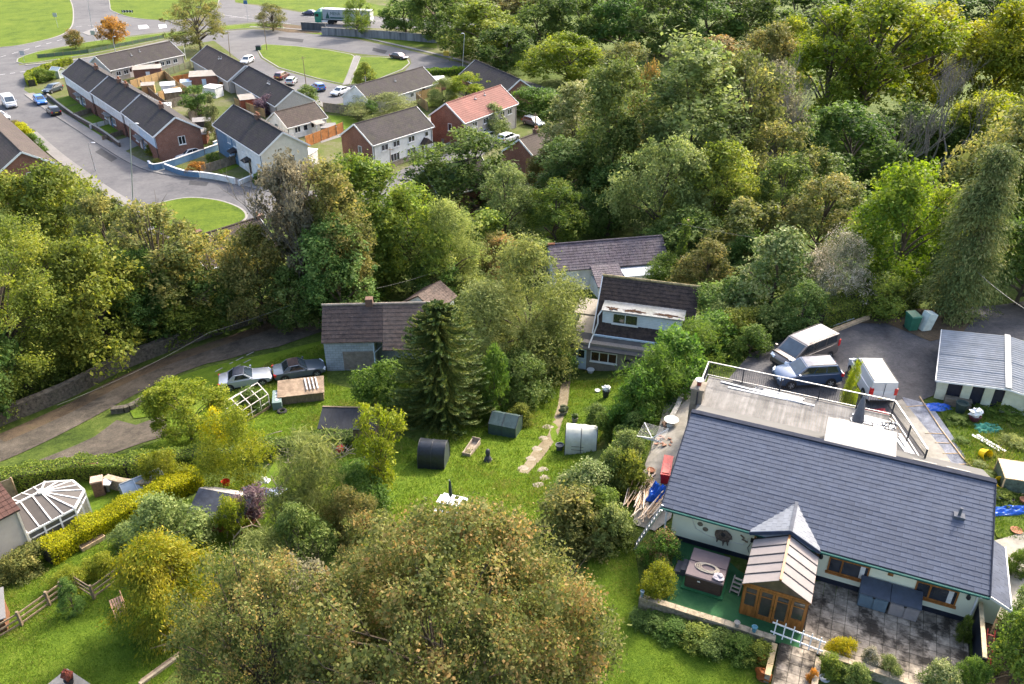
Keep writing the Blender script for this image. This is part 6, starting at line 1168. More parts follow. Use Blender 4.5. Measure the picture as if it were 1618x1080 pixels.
for a in ((1310,1062,1036,40,'oak','low plants below the patio wall, left'),(1350,1078,1050,44,'ivy','low plants below the patio wall, right'),(1282,1078,1058,18,'fern','orange leaved potted fern right of the garden path'),(1203,1050,1034,15,'fern','orange leaved fern in a pot left of the garden path')): sh('bush3', a[4], *a[:4], a[5])
# --- weeds in the old yard on the right
for i, (x, by, ty, w_, m) in enumerate([(1590,648,634,80,'oak'),(1515,668,658,36,'shrub'),(1600,700,690,50,'oak'),(1560,760,750,46,'shrub'),(1585,788,776,40,'oak'),(1545,735,728,30,'willow'),(1520,700,693,26,'shrub')]):
    sh('bush3', m, x, by, ty, w_, ['weeds along the foot of the outbuilding','weeds beside the blue tarpaulin','weeds right of the green netting','weeds below the yellow bucket','weeds beside the cold frame','nettles at the chippings edge','low weeds in the middle of the plot'][i])
# --- hedges
def hedge(label, pts, h, wd, m, leaf=.14, dens=260, seed=1, name='hedge', world=False, flat=.04, group=None):
    g = np.random.default_rng(seed); c = [Vector(p) for p in pts] if world else [G(*p) for p in pts]; c = [Vector((p.x, p.y, T(p.x, p.y))) for p in c]; o0 = c[0].copy(); Cs, Ns = [], []
    for a, b in zip(c, c[1:]):
        d = b-a; L = d.length; u = np.array(d/L); nn = np.array([-u[1], u[0], 0.]); n = int(L*(2*h+wd)*dens); s = g.random(n)*L; q = g.random(n)*(2*h+wd)
        off = np.where(q < h, -wd/2, np.where(q > h+wd, wd/2, q-h-wd/2)); z = np.where(q < h, q, np.where(q > h+wd, 2*h+wd-q, h))
        nr = np.stack([np.where(q < h, -1, np.where(q > h+wd, 1, 0))]*3, 1)*nn+np.stack([np.zeros(n), np.zeros(n), ((q >= h) & (q <= h+wd))*1.], 1)
        wob = .12*np.sin(s*1.3+seed)+.08*np.sin(s*3.1)
        Cs.append(np.array(a-o0)+u*s[:, None]+nn*off[:, None]*(1+wob*.5)[:, None]+np.array([0, 0, 1])*(z*(1+wob*.5))[:, None]+g.normal(size=(n, 3))*flat); Ns.append(nr)
    C = np.concatenate(Cs); N = np.concatenate(Ns); n = len(C); N = unit(N*.8+g.normal(size=(n, 3))*.6+np.array([0, 0, .2])); TT = unit(np.cross(N, g.normal(size=(n, 3)))); s = leaf*(.7+.6*g.random(n))
    t = thing(name, label, 'hedge', o0, 0, group); o = link('foliage', leaf_mesh('hedge_foliage', C, N, TT, s, s*.6, np.clip(g.normal(.5, .22, n), 0, 1)), t); set_mat(o, LM[m])
    mb = MB()
    for a, b in zip(c, c[1:]):
        a, b = a-o0, b-o0; d = (b-a).normalized(); nn = Vector((-d.y, d.x, 0))*wd*.38; up = Vector((0, 0, h*.86)); lo = Vector((0, 0, -.3)); mb.hexa([a-nn+lo, a+nn+lo, b+nn+lo, b-nn+lo, a-nn+up, a+nn+up, b+nn+up, b-nn+up])
    mb.build('twig_core', M_BARKD, t); return t
hedge('long clipped dark green hedge between the lane and the conservatory garden',[(-20,778),(40,770),(120,756),(210,752),(330,735)],1.5,1.3,'oak',.13,300,1)
hedge('golden yellow clipped hedge running up beside the conservatory',[(78,890),(130,858),(200,822),(262,790),(318,765)],1.25,1.3,'gold',.1,800,2,flat=.07)
hedge('short clipped hedge in front of the rounded yellow shrub',[(330,733),(420,722),(560,705)],1.3,1.0,'ivy',.12,300,3)
hedge('bright hedge round the corner garden at the left end of the terrace',[(112,100),(60,118),(47,126),(52,136)],1.4,1.6,'lime',.3,60,4)
hedge('bright clipped hedge behind the long bungalow',[(672,122),(735,118)],1.6,2,'lime',.3,60,5)
hedge('rounded hedge hiding the silver car below the cream gable',[(405,290),(448,292)],1.5,2.0,'shrub',.25,80,6)
hedge('dense green hedge along the back of the parking yard',[(1280,522),(1340,500),(1400,484),(1440,480)],1.9,2.0,'oak',.16,220,7)
hedge('scrubby green bank hedge along the dormer garden side',[(1000,700),(985,745),(950,770)],1.2,2.2,'oak',.16,150,8)
# --- monkey puzzle: whorls of upswept scaly arms
def monkey_puzzle(bx, by, ty, wpx):
    b = G(bx, by); lo, hi = .1, 30.
    for _ in range(40):
        h = (lo+hi)/2
        if proj((b.x, b.y, b.z+h))[1] > ty: lo = h
        else: hi = h
    rad = wpx/2/FPX*proj((b.x, b.y, b.z+h*.4))[2]; rnd = random.Random(44)
    t = thing('monkey_puzzle_tree', 'dark pyramidal monkey puzzle tree with hanging scaly arms', 'tree', b); mb = MB(); mb.tube([(0,0,-.2),(0,0,h*.5),(0,0,h*.95)], [.24,.16,.06], 8); mb.build('trunk', M_BARKD, t)
    g = np.random.default_rng(5); Cs, Ns, Ts, Ls, Rn = [], [], [], [], []
    for k in range(560):
        f = rnd.random()**.85; z = h*(.03+.95*f); L = rad*(1-f**2.6)**.62*rnd.uniform(.8,1.1)+.15; a = rnd.random()*6.283; q = np.linspace(.1 if f < .9 else 0, 1, 46); dr = (.55-.45*f)*rnd.uniform(.7,1.2)*L; fr = rnd.random()
        zz = z-dr*np.sin(q*math.pi*.68)+.32*L*np.clip(q-.62, 0, 1)**1.2; aa = a+.25*(rnd.random()-.5)*q+.06*np.sin(q*6+k); p = np.stack([L*q*np.cos(aa), L*q*np.sin(aa), np.maximum(zz, .05)], 1); d = unit(np.gradient(p, axis=0)); p = np.repeat(p, 4, 0); d = np.repeat(d, 4, 0); n = len(p); rv = unit(np.cross(d, g.normal(size=(n, 3)))); Ts.append(unit(d*.75+rv*.8)); Cs.append(p+rv*.055); Ns.append(unit(np.cross(Ts[-1], np.cross(rv, d))+rv*.3)); Rn.append(np.clip(.55*fr+.45*g.random(n), 0, 1))
    C, N, TT = np.concatenate(Cs), np.concatenate(Ns), np.concatenate(Ts); N = unit(N-TT*(N*TT).sum(1)[:, None]); n = len(C); s = .19*(.7+.6*g.random(n)); o = link('branches', leaf_mesh('monkey_puzzle_arms', C, N, TT, s, s*.42, np.concatenate(Rn)), t); set_mat(o, leaf_mat('monkey_puzzle_scales', [(.026,.048,.015),(.046,.076,.022),(.075,.105,.028),(.125,.14,.036)], .25)); return t
monkey_puzzle(700, 668, 474, 160)
# --- dead trees, brush heap
def bare_tree(label, bx, by, ty, wpx, m, seed, name='dead_tree', depth=5):
    b = G(bx, by); lo, hi = .1, 30.
    for _ in range(40):
        h = (lo+hi)/2
        if proj((b.x, b.y, b.z+h))[1] > ty: lo = h
        else: hi = h
    rnd = random.Random(seed); t = thing(name, label, 'tree', b, rnd.random()*6); tr, br = MB(), MB()
    def grow(p, d, L, r, k):
        pts = [p]; q = p
        for _ in range(3): d = (d+Vector((rnd.uniform(-1,1), rnd.uniform(-1,1), rnd.uniform(-.3,.8)))*.36+Vector((0,0,.06))).normalized(); q = q+d*L/3; pts.append(q)
        (tr if k == depth else br).tube(pts, [r, r*.85, r*.7, r*.55], 5 if r > .04 else 4, False)
        if k > 0:
            for _ in range(rnd.choice((2,3,3))): grow(pts[rnd.choice((2,3,3))], (d+Vector((rnd.uniform(-1,1), rnd.uniform(-1,1), rnd.uniform(-.1,.8)))*.75+Vector((0,0,.15))).normalized(), L*rnd.uniform(.6,.82), r*.56, k-1)
    for s in range(2): grow(Vector((0,0,-.2)), Vector((rnd.uniform(-.4,.4), rnd.uniform(-.4,.4), 1)).normalized(), h*.36, h*.016, depth)
    tr.build('trunk', m, t, 180); br.build('branches', m, t, 180); return t
bare_tree('pale dead tree with bare forked limbs, left of the pair in the wood',1405,305,150,70,M_BARKP,5); bare_tree('large pale dead tree with tangled twigs, right of the pair in the wood',1462,310,105,130,M_BARKP,14,depth=6)
bare_tree('pale bare snag rising through the half bare tree above the drive',498,498,268,100,M_BARKP,11); bare_tree('leaning dead trunk left of the half bare tree',470,505,330,80,M_BARKP,15,depth=4); bare_tree('bare grey skeleton tree in the middle of the far wood',1190,310,110,110,mat('grey_bark',(.22,.2,.18),.9,var=.3),21,depth=6); bare_tree('dark bare limbs within the bottom left turning tree',470,1130,905,150,M_BARKD,33,depth=5)
hp = G(500,722); ht = thing('brush_heap','tangled heap of cut grey branches on the hillside lawn','brush heap',hp); rnd = random.Random(70); mb = MB()
for i in range(150):
    p = Vector((rnd.gauss(0,1.3), rnd.gauss(0,.7), rnd.uniform(.05,.9)*math.exp(-rnd.random()))); a = rnd.random()*6.28; d = Vector((math.cos(a), math.sin(a), rnd.uniform(-.3,.5)))*rnd.uniform(.4,1.2); mb.tube([p-d*.5, p+Vector((0,0,.1)), p+d*.5+Vector((rnd.uniform(-.2,.2), rnd.uniform(-.2,.2), 0))], [.035,.025,.01], 4, False)
mb.build('branches', mat('cut_branch_bark',(.24,.2,.16),.9,var=.3), ht)
# ivy covered pole
ip = G(1066,442); it = thing('ivy_covered_pole','leaning pole smothered in bright ivy behind the dormer house','pole',ip,0); it.rotation_euler = (0, R(6), 0); lo, hi = .1, 20.
for _ in range(40):
    h = (lo+hi)/2
    if proj((ip.x, ip.y, ip.z+h))[1] > 346: lo = h
    else: hi = h
mb = MB(); mb.tube([(0,0,-.5),(0,0,h)], .12, 8); mb.build('pole', M_TIMBER, it); g = np.random.default_rng(4); n = 5000; z = g.random(n)**1.2*h; a = g.random(n)*6.283; rr = .38+.9*np.clip(.35-z/h, 0, 1)+.1*np.sin(z*4); C = np.stack([rr*np.cos(a), rr*np.sin(a), z], 1)+g.normal(size=(n, 3))*.08; N = unit(np.stack([np.cos(a), np.sin(a), .3+0*a], 1)+g.normal(size=(n, 3))*.5); TT = unit(np.cross(N, g.normal(size=(n, 3)))); s = .14*(.7+.6*g.random(n)); o = link('ivy', leaf_mesh('ivy', C, N, TT, s, s*.75, g.random(n)), it); set_mat(o, LM['shrub'])
# --- grass blades standing on the lawns, too many to count
def tufts(name, label, px_poly, n, hgt, m, seed, hole=None):
    xy = W2(px_poly); g = np.random.default_rng(seed); P_ = np.array([tuple(p) for p in xy]); mn, mx_ = P_.min(0), P_.max(0); pts = mn+(mx_-mn)*g.random((n*3, 2)); ins = np.zeros(len(pts), bool); j = len(P_)-1
    for i in range(len(P_)):
        c = ((P_[i, 1] > pts[:, 1]) != (P_[j, 1] > pts[:, 1])) & (pts[:, 0] < (P_[j, 0]-P_[i, 0])*(pts[:, 1]-P_[i, 1])/(P_[j, 1]-P_[i, 1]+1e-12)+P_[i, 0]); ins ^= c; j = i
    if hole:
        H_ = np.array([tuple(p) for p in W2(hole)]); j = len(H_)-1; inh = np.zeros(len(pts), bool)
        for i in range(len(H_)):
            c = ((H_[i, 1] > pts[:, 1]) != (H_[j, 1] > pts[:, 1])) & (pts[:, 0] < (H_[j, 0]-H_[i, 0])*(pts[:, 1]-H_[i, 1])/(H_[j, 1]-H_[i, 1]+1e-12)+H_[i, 0]); inh ^= c; j = i
        ins &= ~inh
    pts = pts[ins][:n]; n = len(pts); c2 = np.sin(pts[:, 0]*.45+1.3)*np.sin(pts[:, 1]*.5+np.sin(pts[:, 0]*.3)); cl = .7*c2+.6*np.sin(pts[:, 0]*1.7+np.sin(pts[:, 1]*1.3)*2)*np.sin(pts[:, 1]*2.1+pts[:, 0]*.6)
    z = np.array([T(a, b) for a, b in pts])+.07; C = np.column_stack([pts, z]); hh = hgt*(.5+.8*g.random(n))*(1+.35*cl); TT = unit(np.stack([g.normal(size=n)*.45, g.normal(size=n)*.45, np.ones(n)], 1)); N = unit(np.cross(TT, g.normal(size=(n, 3)))); C = C+TT*hh[:, None]*.4
    o = link(name, leaf_mesh(name, C, N, TT, hh, hh*.16, np.clip(.5+.28*cl+g.normal(size=n)*.18, 0, 1))); set_mat(o, m); tag(o, label, 'grass', kind='stuff')
LM['blade'] = leaf_mat('grass_blades', [(.026,.056,.006),(.055,.1,.01),(.085,.135,.014),(.13,.162,.025),(.17,.165,.05)], .3, 0, 0)
tufts('grass','short lawn grass in front of the bungalow',[(935,870),(960,835),(1000,850),(1015,960),(1200,1015),(1235,1100),(900,1160),(820,1130),(900,1000)],60000,.09,LM['blade'],1)
tufts('grass','rough grass of the middle garden',[(440,720),(640,690),(660,700),(760,640),(870,600),(1000,590),(985,650),(930,720),(905,770),(850,820),(780,860),(640,900),(520,850),(440,800)],72000,.19,LM['blade'],2,hole=[(888,590),(903,590),(897,640),(881,690),(859,722),(834,750),(820,747),(841,715),(866,688),(882,640)])
tufts('grass','lawn grass at the bottom left',[(-40,910),(60,890),(230,800),(300,790),(380,760),(440,800),(430,870),(330,1000),(250,1090),(-60,1120),(-60,950)],80000,.14,LM['blade'],3)
tufts('grass','hillside grass beside the drive and the parked convertibles',[(160,735),(265,690),(330,640),(440,565),(512,545),(518,605),(600,625),(640,655),(560,690),(470,690),(420,705),(330,715),(240,720)],50000,.17,LM['blade'],4)
tufts('weeds','weeds and rough grass of the plot beside the outbuilding',[(1480,640),(1560,655),(1660,660),(1660,860),(1575,850),(1530,745)],16000,.2,LM['blade'],5)
tufts('grass','grass of the conservatory garden',[(0,790),(60,752),(120,745),(250,750),(240,800),(150,850),(60,890),(0,905)],8000,.12,LM['blade'],6)
def understorey(label, px_poly, n, seed, m='ivy', hmax=2.2):
    xy = W2(px_poly); g = np.random.default_rng(seed); P_ = np.array([tuple(p) for p in xy]); mn, mx_ = P_.min(0), P_.max(0); pts = mn+(mx_-mn)*g.random((n*3, 2)); ins = np.zeros(len(pts), bool); j = len(P_)-1
    for i in range(len(P_)):
        c = ((P_[i, 1] > pts[:, 1]) != (P_[j, 1] > pts[:, 1])) & (pts[:, 0] < (P_[j, 0]-P_[i, 0])*(pts[:, 1]-P_[i, 1])/(P_[j, 1]-P_[i, 1]+1e-12)+P_[i, 0]); ins ^= c; j = i
    pts = pts[ins][:n]; n = len(pts); hh = hmax*(.25+.75*(.5+.5*np.sin(pts[:, 0]*.9+np.sin(pts[:, 1]*.7)*2)*np.sin(pts[:, 1]*1.1)))*(.6+.4*g.random(n)); z = np.array([T(a, b) for a, b in pts])+hh
    N = unit(g.normal(size=(n, 3))*.5+np.array([0, 0, 1])); TT = unit(np.cross(N, g.normal(size=(n, 3)))); s = .32*np.exp(g.normal(0, .35, n)); o = link('undergrowth', leaf_mesh('undergrowth', np.column_stack([pts, z]), N, TT, s, s*.6, g.random(n))); set_mat(o, LM[m]); tag(o, label, 'undergrowth', kind='stuff')
understorey('brambles and ferns on the floor of the right-hand wood',[(880,330),(1000,200),(1250,180),(1640,200),(1640,470),(1420,470),(1200,480),(1110,440),(1060,370),(900,380)],60000,1)
understorey('brambles under the trees between the lane and the village',[(-40,420),(200,400),(460,400),(700,350),(870,380),(840,420),(740,470),(620,470),(500,490),(300,520),(0,640)],45000,2)
# ================================================================ WALLS, FENCES, POSTS
def run_wall(name, label, pts, h, th, m, capm=None, cat='wall', seg=1.6, cap_l=.9):
    c = [Vector((*p, 0)) for p in spline(W2(pts), 4, False)] if len(pts) > 2 else [Vector((*p, 0)) for p in W2(pts)]
    for p in c: p.z = T(p.x, p.y)
    t = thing(name, label, cat, c[0]); o = c[0].copy(); mb = MB(); cp = 0
    for a, b in zip(c, c[1:]):
        d = (b-a); dx = d.xy.normalized(); n = Vector((-dx.y, dx.x, 0))*th/2; a, b = a-o, b-o; dn = Vector((0,0,-.6)); up = Vector((0,0,h)); mb.hexa([a+n+dn, a-n+dn, b-n+dn, b+n+dn, a+n+up, a-n+up, b-n+up, b+n+up])
        if capm:
            k = max(1, int(d.length/cap_l))
            for i in range(k):
                p, q = a.lerp(b, i/k+.01/k), a.lerp(b, (i+1)/k-.01/k); nn = n*1.25; u0 = Vector((0,0,h+.003)); u1 = Vector((0,0,h+.09)); cm = MB(); cm.hexa([p+nn+u0, p-nn+u0, q-nn+u0, q+nn+u0, p+nn+u1, p-nn+u1, q-nn+u1, q+nn+u1]); cm.build('coping_stone', capm, t)
    mb.build('wall_body', m, t); return t
M_LWALL = mat('lane_rubble_stone', (.12,.1,.077), .95, var=.5, scale=4, bump=1.0, bscale=5, stain=(.09,.085,.055), stain_amt=.7, stain_scale=1.5)
run_wall('lane_wall','long rubble stone wall along the far side of the lane',[(-30,690),(0,672),(60,648),(120,622),(190,585),(262,556),(330,532),(400,510),(448,497)],1.3,.45,M_LWALL,mat('lane_coping',(.15,.128,.1),.95,var=.4,scale=3,bump=.6,rand=.15),cap_l=1.1)
run_wall('broken_wall','broken remains of a stone wall at the lane gateway',[(178,652),(205,648),(232,632)],.5,.5,M_LWALL)
run_wall('garden_wall','dark stepped garden wall of the terrace along the pavement',[(76,154),(115,184),(160,210),(190,232)],.7,.3,mat('dark_garden_wall',(.12,.1,.085),.9,var=.3),M_KERB)
run_wall('garden_wall','long blue painted garden wall with white coping beside the white car',[(236,264),(256,268),(348,236)],1.0,.25,M_BLUER,M_WHITE)
run_wall('garden_wall','blue painted front wall on the pavement corner',[(262,268),(290,278),(316,281)],.9,.25,M_BLUER,M_WHITE)
run_wall('garden_wall','white garden wall curving along the pavement below the cream gable',[(318,281),(345,285),(372,291)],.9,.25,M_RENDER,M_WHITE)
run_wall('garden_wall','short white wall at the drive of the cream gabled house',[(378,293),(402,283)],.7,.25,M_RENDER,M_WHITE)
run_wall('garden_wall','white topped wall above the blue house yard',[(338,232),(356,224),(372,214)],.8,.2,M_BLUER,M_WHITE)
run_wall('front_wall','grey front wall of the white pair along the side street',[(608,268),(660,248),(712,232)],.7,.3,M_STONE,M_KERB)
run_wall('front_wall','curved block wall around the drive of the white pair',[(698,226),(716,228),(724,236)],.7,.25,M_CONC,M_KERB)
run_wall('road_wall','dark concrete wall below the main road, left section',[(477,47),(515,49)],2.0,.3,mat('dark_stained_concrete',(.08,.085,.095),.9,var=.35,scale=1,stretch=(1,1,.2)),M_KERB)
run_wall('road_wall','long streaked concrete wall below the main road',[(509,55),(560,58),(620,62),(690,68)],1.9,.3,mat('streaked_concrete',(.2,.2,.2),.9,var=.6,scale=.9,col2=(.05,.055,.06),stretch=(1,1,.1)),M_KERB)
run_wall('garden_wall','low wall beside the farm lane',[(842,150),(870,164),(888,178)],1.2,.3,mat('lane_dark_wall',(.1,.085,.08),.9,var=.4),None)
run_wall('garden_wall','curved dry stone wall in the conservatory garden',[(172,770),(205,778),(245,778)],.9,.35,M_STONE,M_COPE)
bp = G(160,782); bt2 = thing('brick_pillar','broken brick pillar at the end of the curved garden wall','pillar',bp,R(20)); mb = MB(); mb.box(-.32,-.3,-.3,.32,.3,1.25); mb.build('shaft', M_CHIM, bt2); mb = MB(); mb.box(-.36,-.34,1.253,.36,.34,1.36); mb.build('cap', mat('pale_brick_cap',(.42,.3,.24),.9,var=.3), bt2)
def fence(label, pts, h, m, post=None, pw=1.83, name='fence', group=None):
    c = [G(*p) for p in pts]; t = thing(name, label, 'fence', c[0]); o = c[0].copy()
    for a, b in zip(c, c[1:]):
        d = b-a; L = d.xy.length; n = max(1, int(round(L/pw)))
        for i in range(n):
            p, q = a.lerp(b, (i+.02)/n)-o, a.lerp(b, (i+.98)/n)-o; pm = MB(); mid = Vector((0,0,h/2)); pm.bar(p+mid, q+mid, .045, h)
            po = pm.build('panel', m, t)
            k = MB(); s = a.lerp(b, i/n)-o; k.box(s.x-.05,s.y-.05,s.z-.3,s.x+.05,s.y+.05,s.z+h+.08); k.build('post', post or M_TIMBER, t)
        k = MB(); s = b-o; k.box(s.x-.05,s.y-.05,s.z-.3,s.x+.05,s.y+.05,s.z+h+.08); k.build('post', post or M_TIMBER, t)
    return t
M_LAP = mat('pale_lap_panel', (.42,.27,.12), .85, var=.25, scale=2, stretch=(1,1,6), rand=.12); M_ORG = mat('orange_stained_panel', (.4,.16,.05), .85, var=.3, scale=2, rand=.12); M_GRYF = mat('grey_aged_panel', (.2,.17,.13), .9, var=.35, scale=2, rand=.15)
fence('pale lap panel fence behind the stepped terrace',[(208,140),(262,124)],1.7,M_LAP); fence('pale panel fence running down from the fence corner',[(262,124),(282,142),(300,152)],1.7,M_LAP); fence('tan panel fence beside the white roofed shed',[(252,158),(284,148)],1.6,M_LAP); fence('brown panel fence behind the dark pointed conifer',[(265,172),(308,160)],1.6,M_GRYF); fence('mossy panel fence behind the bungalow row',[(258,122),(310,104)],1.5,mat('mossy_panel',(.14,.16,.09),.9,var=.3)); fence('orange panel fence below the garage',[(275,132),(306,126)],1.5,M_ORG); fence('orange fence beside the dark bungalow',[(348,142),(376,134)],1.5,M_ORG)
fence('orange stained fence round the small white bungalow',[(484,232),(543,209)],1.8,M_ORG); fence('grey aged fence behind the small white bungalow',[(512,176),(575,184)],1.7,M_GRYF); fence('new pale fence beside the long bungalow',[(655,160),(698,148)],1.7,M_LAP); fence('brown fence between the white pair and the long bungalow',[(658,162),(676,176)],1.8,M_LAP); fence('dark panel fence beside the blue house lawn',[(318,276),(395,252)],1.4,M_GRYF); fence('wooden fence dividing the terrace gardens, upper',[(118,186),(150,176)],.9,M_GRYF); fence('low white fence dividing the terrace gardens',[(142,204),(178,194)],.8,M_RENDER); fence('dark fence dividing the terrace gardens, lower',[(163,222),(208,208)],.8,M_GRYF)
fence('brown larch lap fence panel at the hedge in the conservatory garden',[(128,756),(162,758)],1.4,mat('larch_lap',(.28,.13,.06),.85,var=.3,scale=2,stretch=(1,1,6)))
fence('trellis fence panel behind the beige house corner',[(8,790),(28,783)],1.5,M_GRYF)
# front lawns of the terrace
for q in ([(82,158),(112,150),(126,162),(98,170)],[(98,172),(128,163),(143,174),(114,184)],[(122,190),(152,180),(165,190),(135,202)],[(140,206),(172,196),(188,207),(158,220)],[(283,124),(312,114),(318,120),(292,130)],[(520,182),(556,184),(572,196),(548,206),(525,196)],[(672,160),(694,156),(696,166),(678,170)],[(650,255),(690,241),(696,246),(655,261)],[(340,265),(382,252),(390,258),(350,274)]): drape('front_lawn', q, M_GRASS, .05, 0)
drape('stone_yard', [(175,225),(222,210),(228,226),(195,240)], M_PAVE, .05, 0); drape('driveway', [(258,262),(300,244),(330,232),(345,236),(262,268)], mat('dark_drive',(.1,.095,.095),.9), .055, 0)
def lamp_post(label, bx, by, tx, ty, arm=0.0, name='street_lamp', cat='street lamp', m=None, r=.07, lamp=True):
    b = G(bx, by); lo, hi = .5, 20.
    for _ in range(40):
        h = (lo+hi)/2
        if proj((b.x, b.y, b.z+h))[1] > ty: lo = h
        else: hi = h
    x_at = lambda dx: proj((b.x+dx, b.y, b.z+h))[0]; dx = (tx-x_at(0))/(x_at(1)-x_at(0)); t = thing(name, label, cat, b); mb = MB(); mb.tube([(0,0,-.3),(0,0,1.2),(dx,0,h)], [r*1.4,r*1.2,r*.7], 8); mb.build('pole', m or M_GALV, t)
    if lamp: mb = MB(); mb.bar((dx-.1,0,h),(dx+arm,0,h+.1),.05); mb.build('arm', m or M_GALV, t); mb = MB(); mb.blob((dx+arm,0,h+.1),.35,.14,.09,random.Random(1),0,8,4); mb.build('lamp_head', M_WHITE, t)
    else: mb = MB(); mb.bar((dx-.5,0,h-.4),(dx+.5,0,h-.4),.08); mb.build('crossarm', M_TIMBER, t)
    return t, Vector((b.x+dx, b.y, b.z+h-.2))
lamp_post('tall pale lamp post on the pavement by the left street junction',213,326,205,196,.9); lamp_post('thin lamp post at the left street beside the fenced drive',151,270,139,226,.8); lamp_post('lamp post at the roundabout splitter island',146,44,134,-30,0.6)
lamp_post('dark telegraph pole beside the bin on the green corner',422,79,415,24,name='telegraph_pole',cat='pole',m=M_TIMBER,lamp=False); lamp_post('dark telegraph pole on the green triangle',484,136,478,88,name='telegraph_pole',cat='pole',m=M_TIMBER,lamp=False); lamp_post('tall thin lamp post beside the bright hedge',731,117,734,53,-.4); lamp_post('slim white flagpole before the long bungalow',580,156,577,120,name='flag_pole',cat='pole',m=M_WHITE,lamp=False,r=.05); lamp_post('white pole on the lawn by the bungalow row',294,94,290,68,name='flag_pole',cat='pole',m=M_WHITE,lamp=False,r=.05)
lamp_post('telegraph pole in front of the white pair',618,270,616,232,name='telegraph_pole',cat='pole',m=M_TIMBER,lamp=False); lamp_post('lamp post beside the verge of the residential road',183,84,178,58,.5); lamp_post('telegraph pole at the bungalow row corner',364,88,360,48,name='telegraph_pole',cat='pole',m=M_TIMBER,lamp=False)
_, wp = lamp_post('telegraph pole behind the red roofed house carrying wires',846,208,846,178,name='telegraph_pole',cat='pole',m=M_TIMBER,lamp=False,r=.1); lamp_post('thin telegraph pole among the trees above the willow',770,430,769,385,name='telegraph_pole',cat='pole',m=M_TIMBER,lamp=False)
def wire(label, pts, r=.012, m=None):
    o = Vector(pts[0]); mb = MB(); n = 14
    for a, b in zip(pts, pts[1:]):
        a, b = Vector(a), Vector(b); L = (b-a).length; mb.tube([a.lerp(b, i/n)-o-Vector((0,0,L*.025*4*(i/n)*(1-i/n))) for i in range(n+1)], r, 4, False)
    t = mb.build('overhead_wire', m or mat('pale_wire',(.12,.12,.11),.6), None, None, o); tag(t, label, 'wire')
wire('overhead wire from the red roof to the telegraph pole', [P(806,168,-5.5), wp]); pv = P(1072,352,0.5); wire('overhead wire from the ivy covered pole to the right', [pv, P(1300,385,1.0)]); wire('overhead wire sagging from the ivy pole to the slate house', [pv, P(1040,375,-2.5)]); wire('long overhead wire crossing above the lane', [P(90,640,-2.6), P(330,525,-2.6), P(600,418,-3)]); wire('overhead wire crossing the dark road spur', [P(1545,430,5), P(1640,500,5)], .02); wire('overhead wire behind the block house', [P(595,455,-1), P(770,392,-5)])
# --- chevrons, signs, bollards at the roundabout
def chevrons(label, px, py, w_, rz):
    b = G(px, py); t = thing('chevron_sign', label, 'road sign', b, rz); mb = MB(); mb.box(-w_/2,-.04,.5,w_/2,.04,1.1); mb.build('board', M_BLACK, t)
    for k in range(4):
        x = -w_/2+w_*(k+.5)/4; mb = MB(); mb.prism([(x-.2,.5),(x+.02,.5),(x+.22,.8),(x+.02,1.1),(x-.2,1.1),(x,.8)],.045,.05); mb.xf(Matrix.Rotation(R(90),4,'X')); mb.build('chevron', M_WHITE, t)
    for x in (-w_*.4,w_*.4): mb = MB(); mb.box(x-.04,-.02,0,x+.04,.02,.5); mb.build('post', M_GALV, t)
chevrons('black and white chevron board on the roundabout grass',202,22,3.4,0); chevrons('small chevron board on the roundabout by the big tree',314,15,1.6,0)
for i, (x, y, s) in enumerate([(153,50,'left'),(160,46,'right')]):
    b = G(x, y); t = thing('traffic_bollard','%s of the two traffic bollards on the splitter island' % s,'bollard',b); mb = MB(); mb.box(-.18,-.14,0,.18,.14,.9); mb.build('shell', M_WHITE, t); mb = MB(); mb.box(-.12,-.15,.5,.12,-.142,.8); mb.build('sign_face', PBLU, t)
island([(130,52),(150,44),(160,44),(158,52),(140,56)], M_PAVE, 0, name='splitter_island')
def round_sign(label, px, py, ty, m):
    b = G(px, py); lo, hi = .5, 9.
    for _ in range(30):
        h = (lo+hi)/2
        if proj((b.x, b.y, b.z+h))[1] > ty: lo = h
        else: hi = h
    t = thing('road_sign', label, 'road sign', b); mb = MB(); mb.tube([(0,0,-.1),(0,0,h)],.045,6); mb.build('post', M_GALV, t); mb = MB(); mb.box(-.55,-.06,h-1.0,.55,-.02,h); mb.build('plate', m, t)
round_sign('blue road sign by the right arm of the roundabout',392,32,0,mat('sign_blue',(.05,.12,.25),.4)); round_sign('grey backed sign on the left verge tip',39,98,80,M_GALV); round_sign('sign plate on the verge beside the rust tree',150,66,48,M_GALV); round_sign('sign post on the top left grass island',92,44,20,M_GALV)
gb_ = G(409,79); t = thing('grit_bin','dark green grit bin on the corner of the green triangle','bin',gb_); mb = MB(); mb.box(-.6,-.45,0,.6,.45,.9); mb.build('tub', mat('bin_green',(.02,.05,.03),.6), t); mb = MB(); mb.hexa([(-.65,-.5,.9),(.65,-.5,.9),(.65,.5,.9),(-.65,.5,.9),(-.55,-.3,1.1),(.55,-.3,1.1),(.55,.45,1.2),(-.55,.45,1.2)]); mb.build('lid', M_BLACK, t)
yb = G(705,88); t = thing('grit_bin','yellow grit bin under the trees at the road edge','bin',yb); mb = MB(); mb.box(-.6,-.45,0,.6,.45,.85); mb.build('tub', mat('bin_yellow',(.55,.38,.05),.6), t); mb = MB(); mb.hexa([(-.65,-.5,.853),(.65,-.5,.853),(.65,.5,.853),(-.65,.5,.853),(-.5,-.3,1.05),(.5,-.3,1.05),(.5,.45,1.1),(-.5,.45,1.1)]); mb.build('lid', mat('bin_yellow',(.55,.38,.05),.6), t)
ph = G(590,50); 
gh2 = G(93,122); t = thing('small_greenhouse','small white framed greenhouse in the corner garden','greenhouse',gh2,R(-20)); mb = MB()
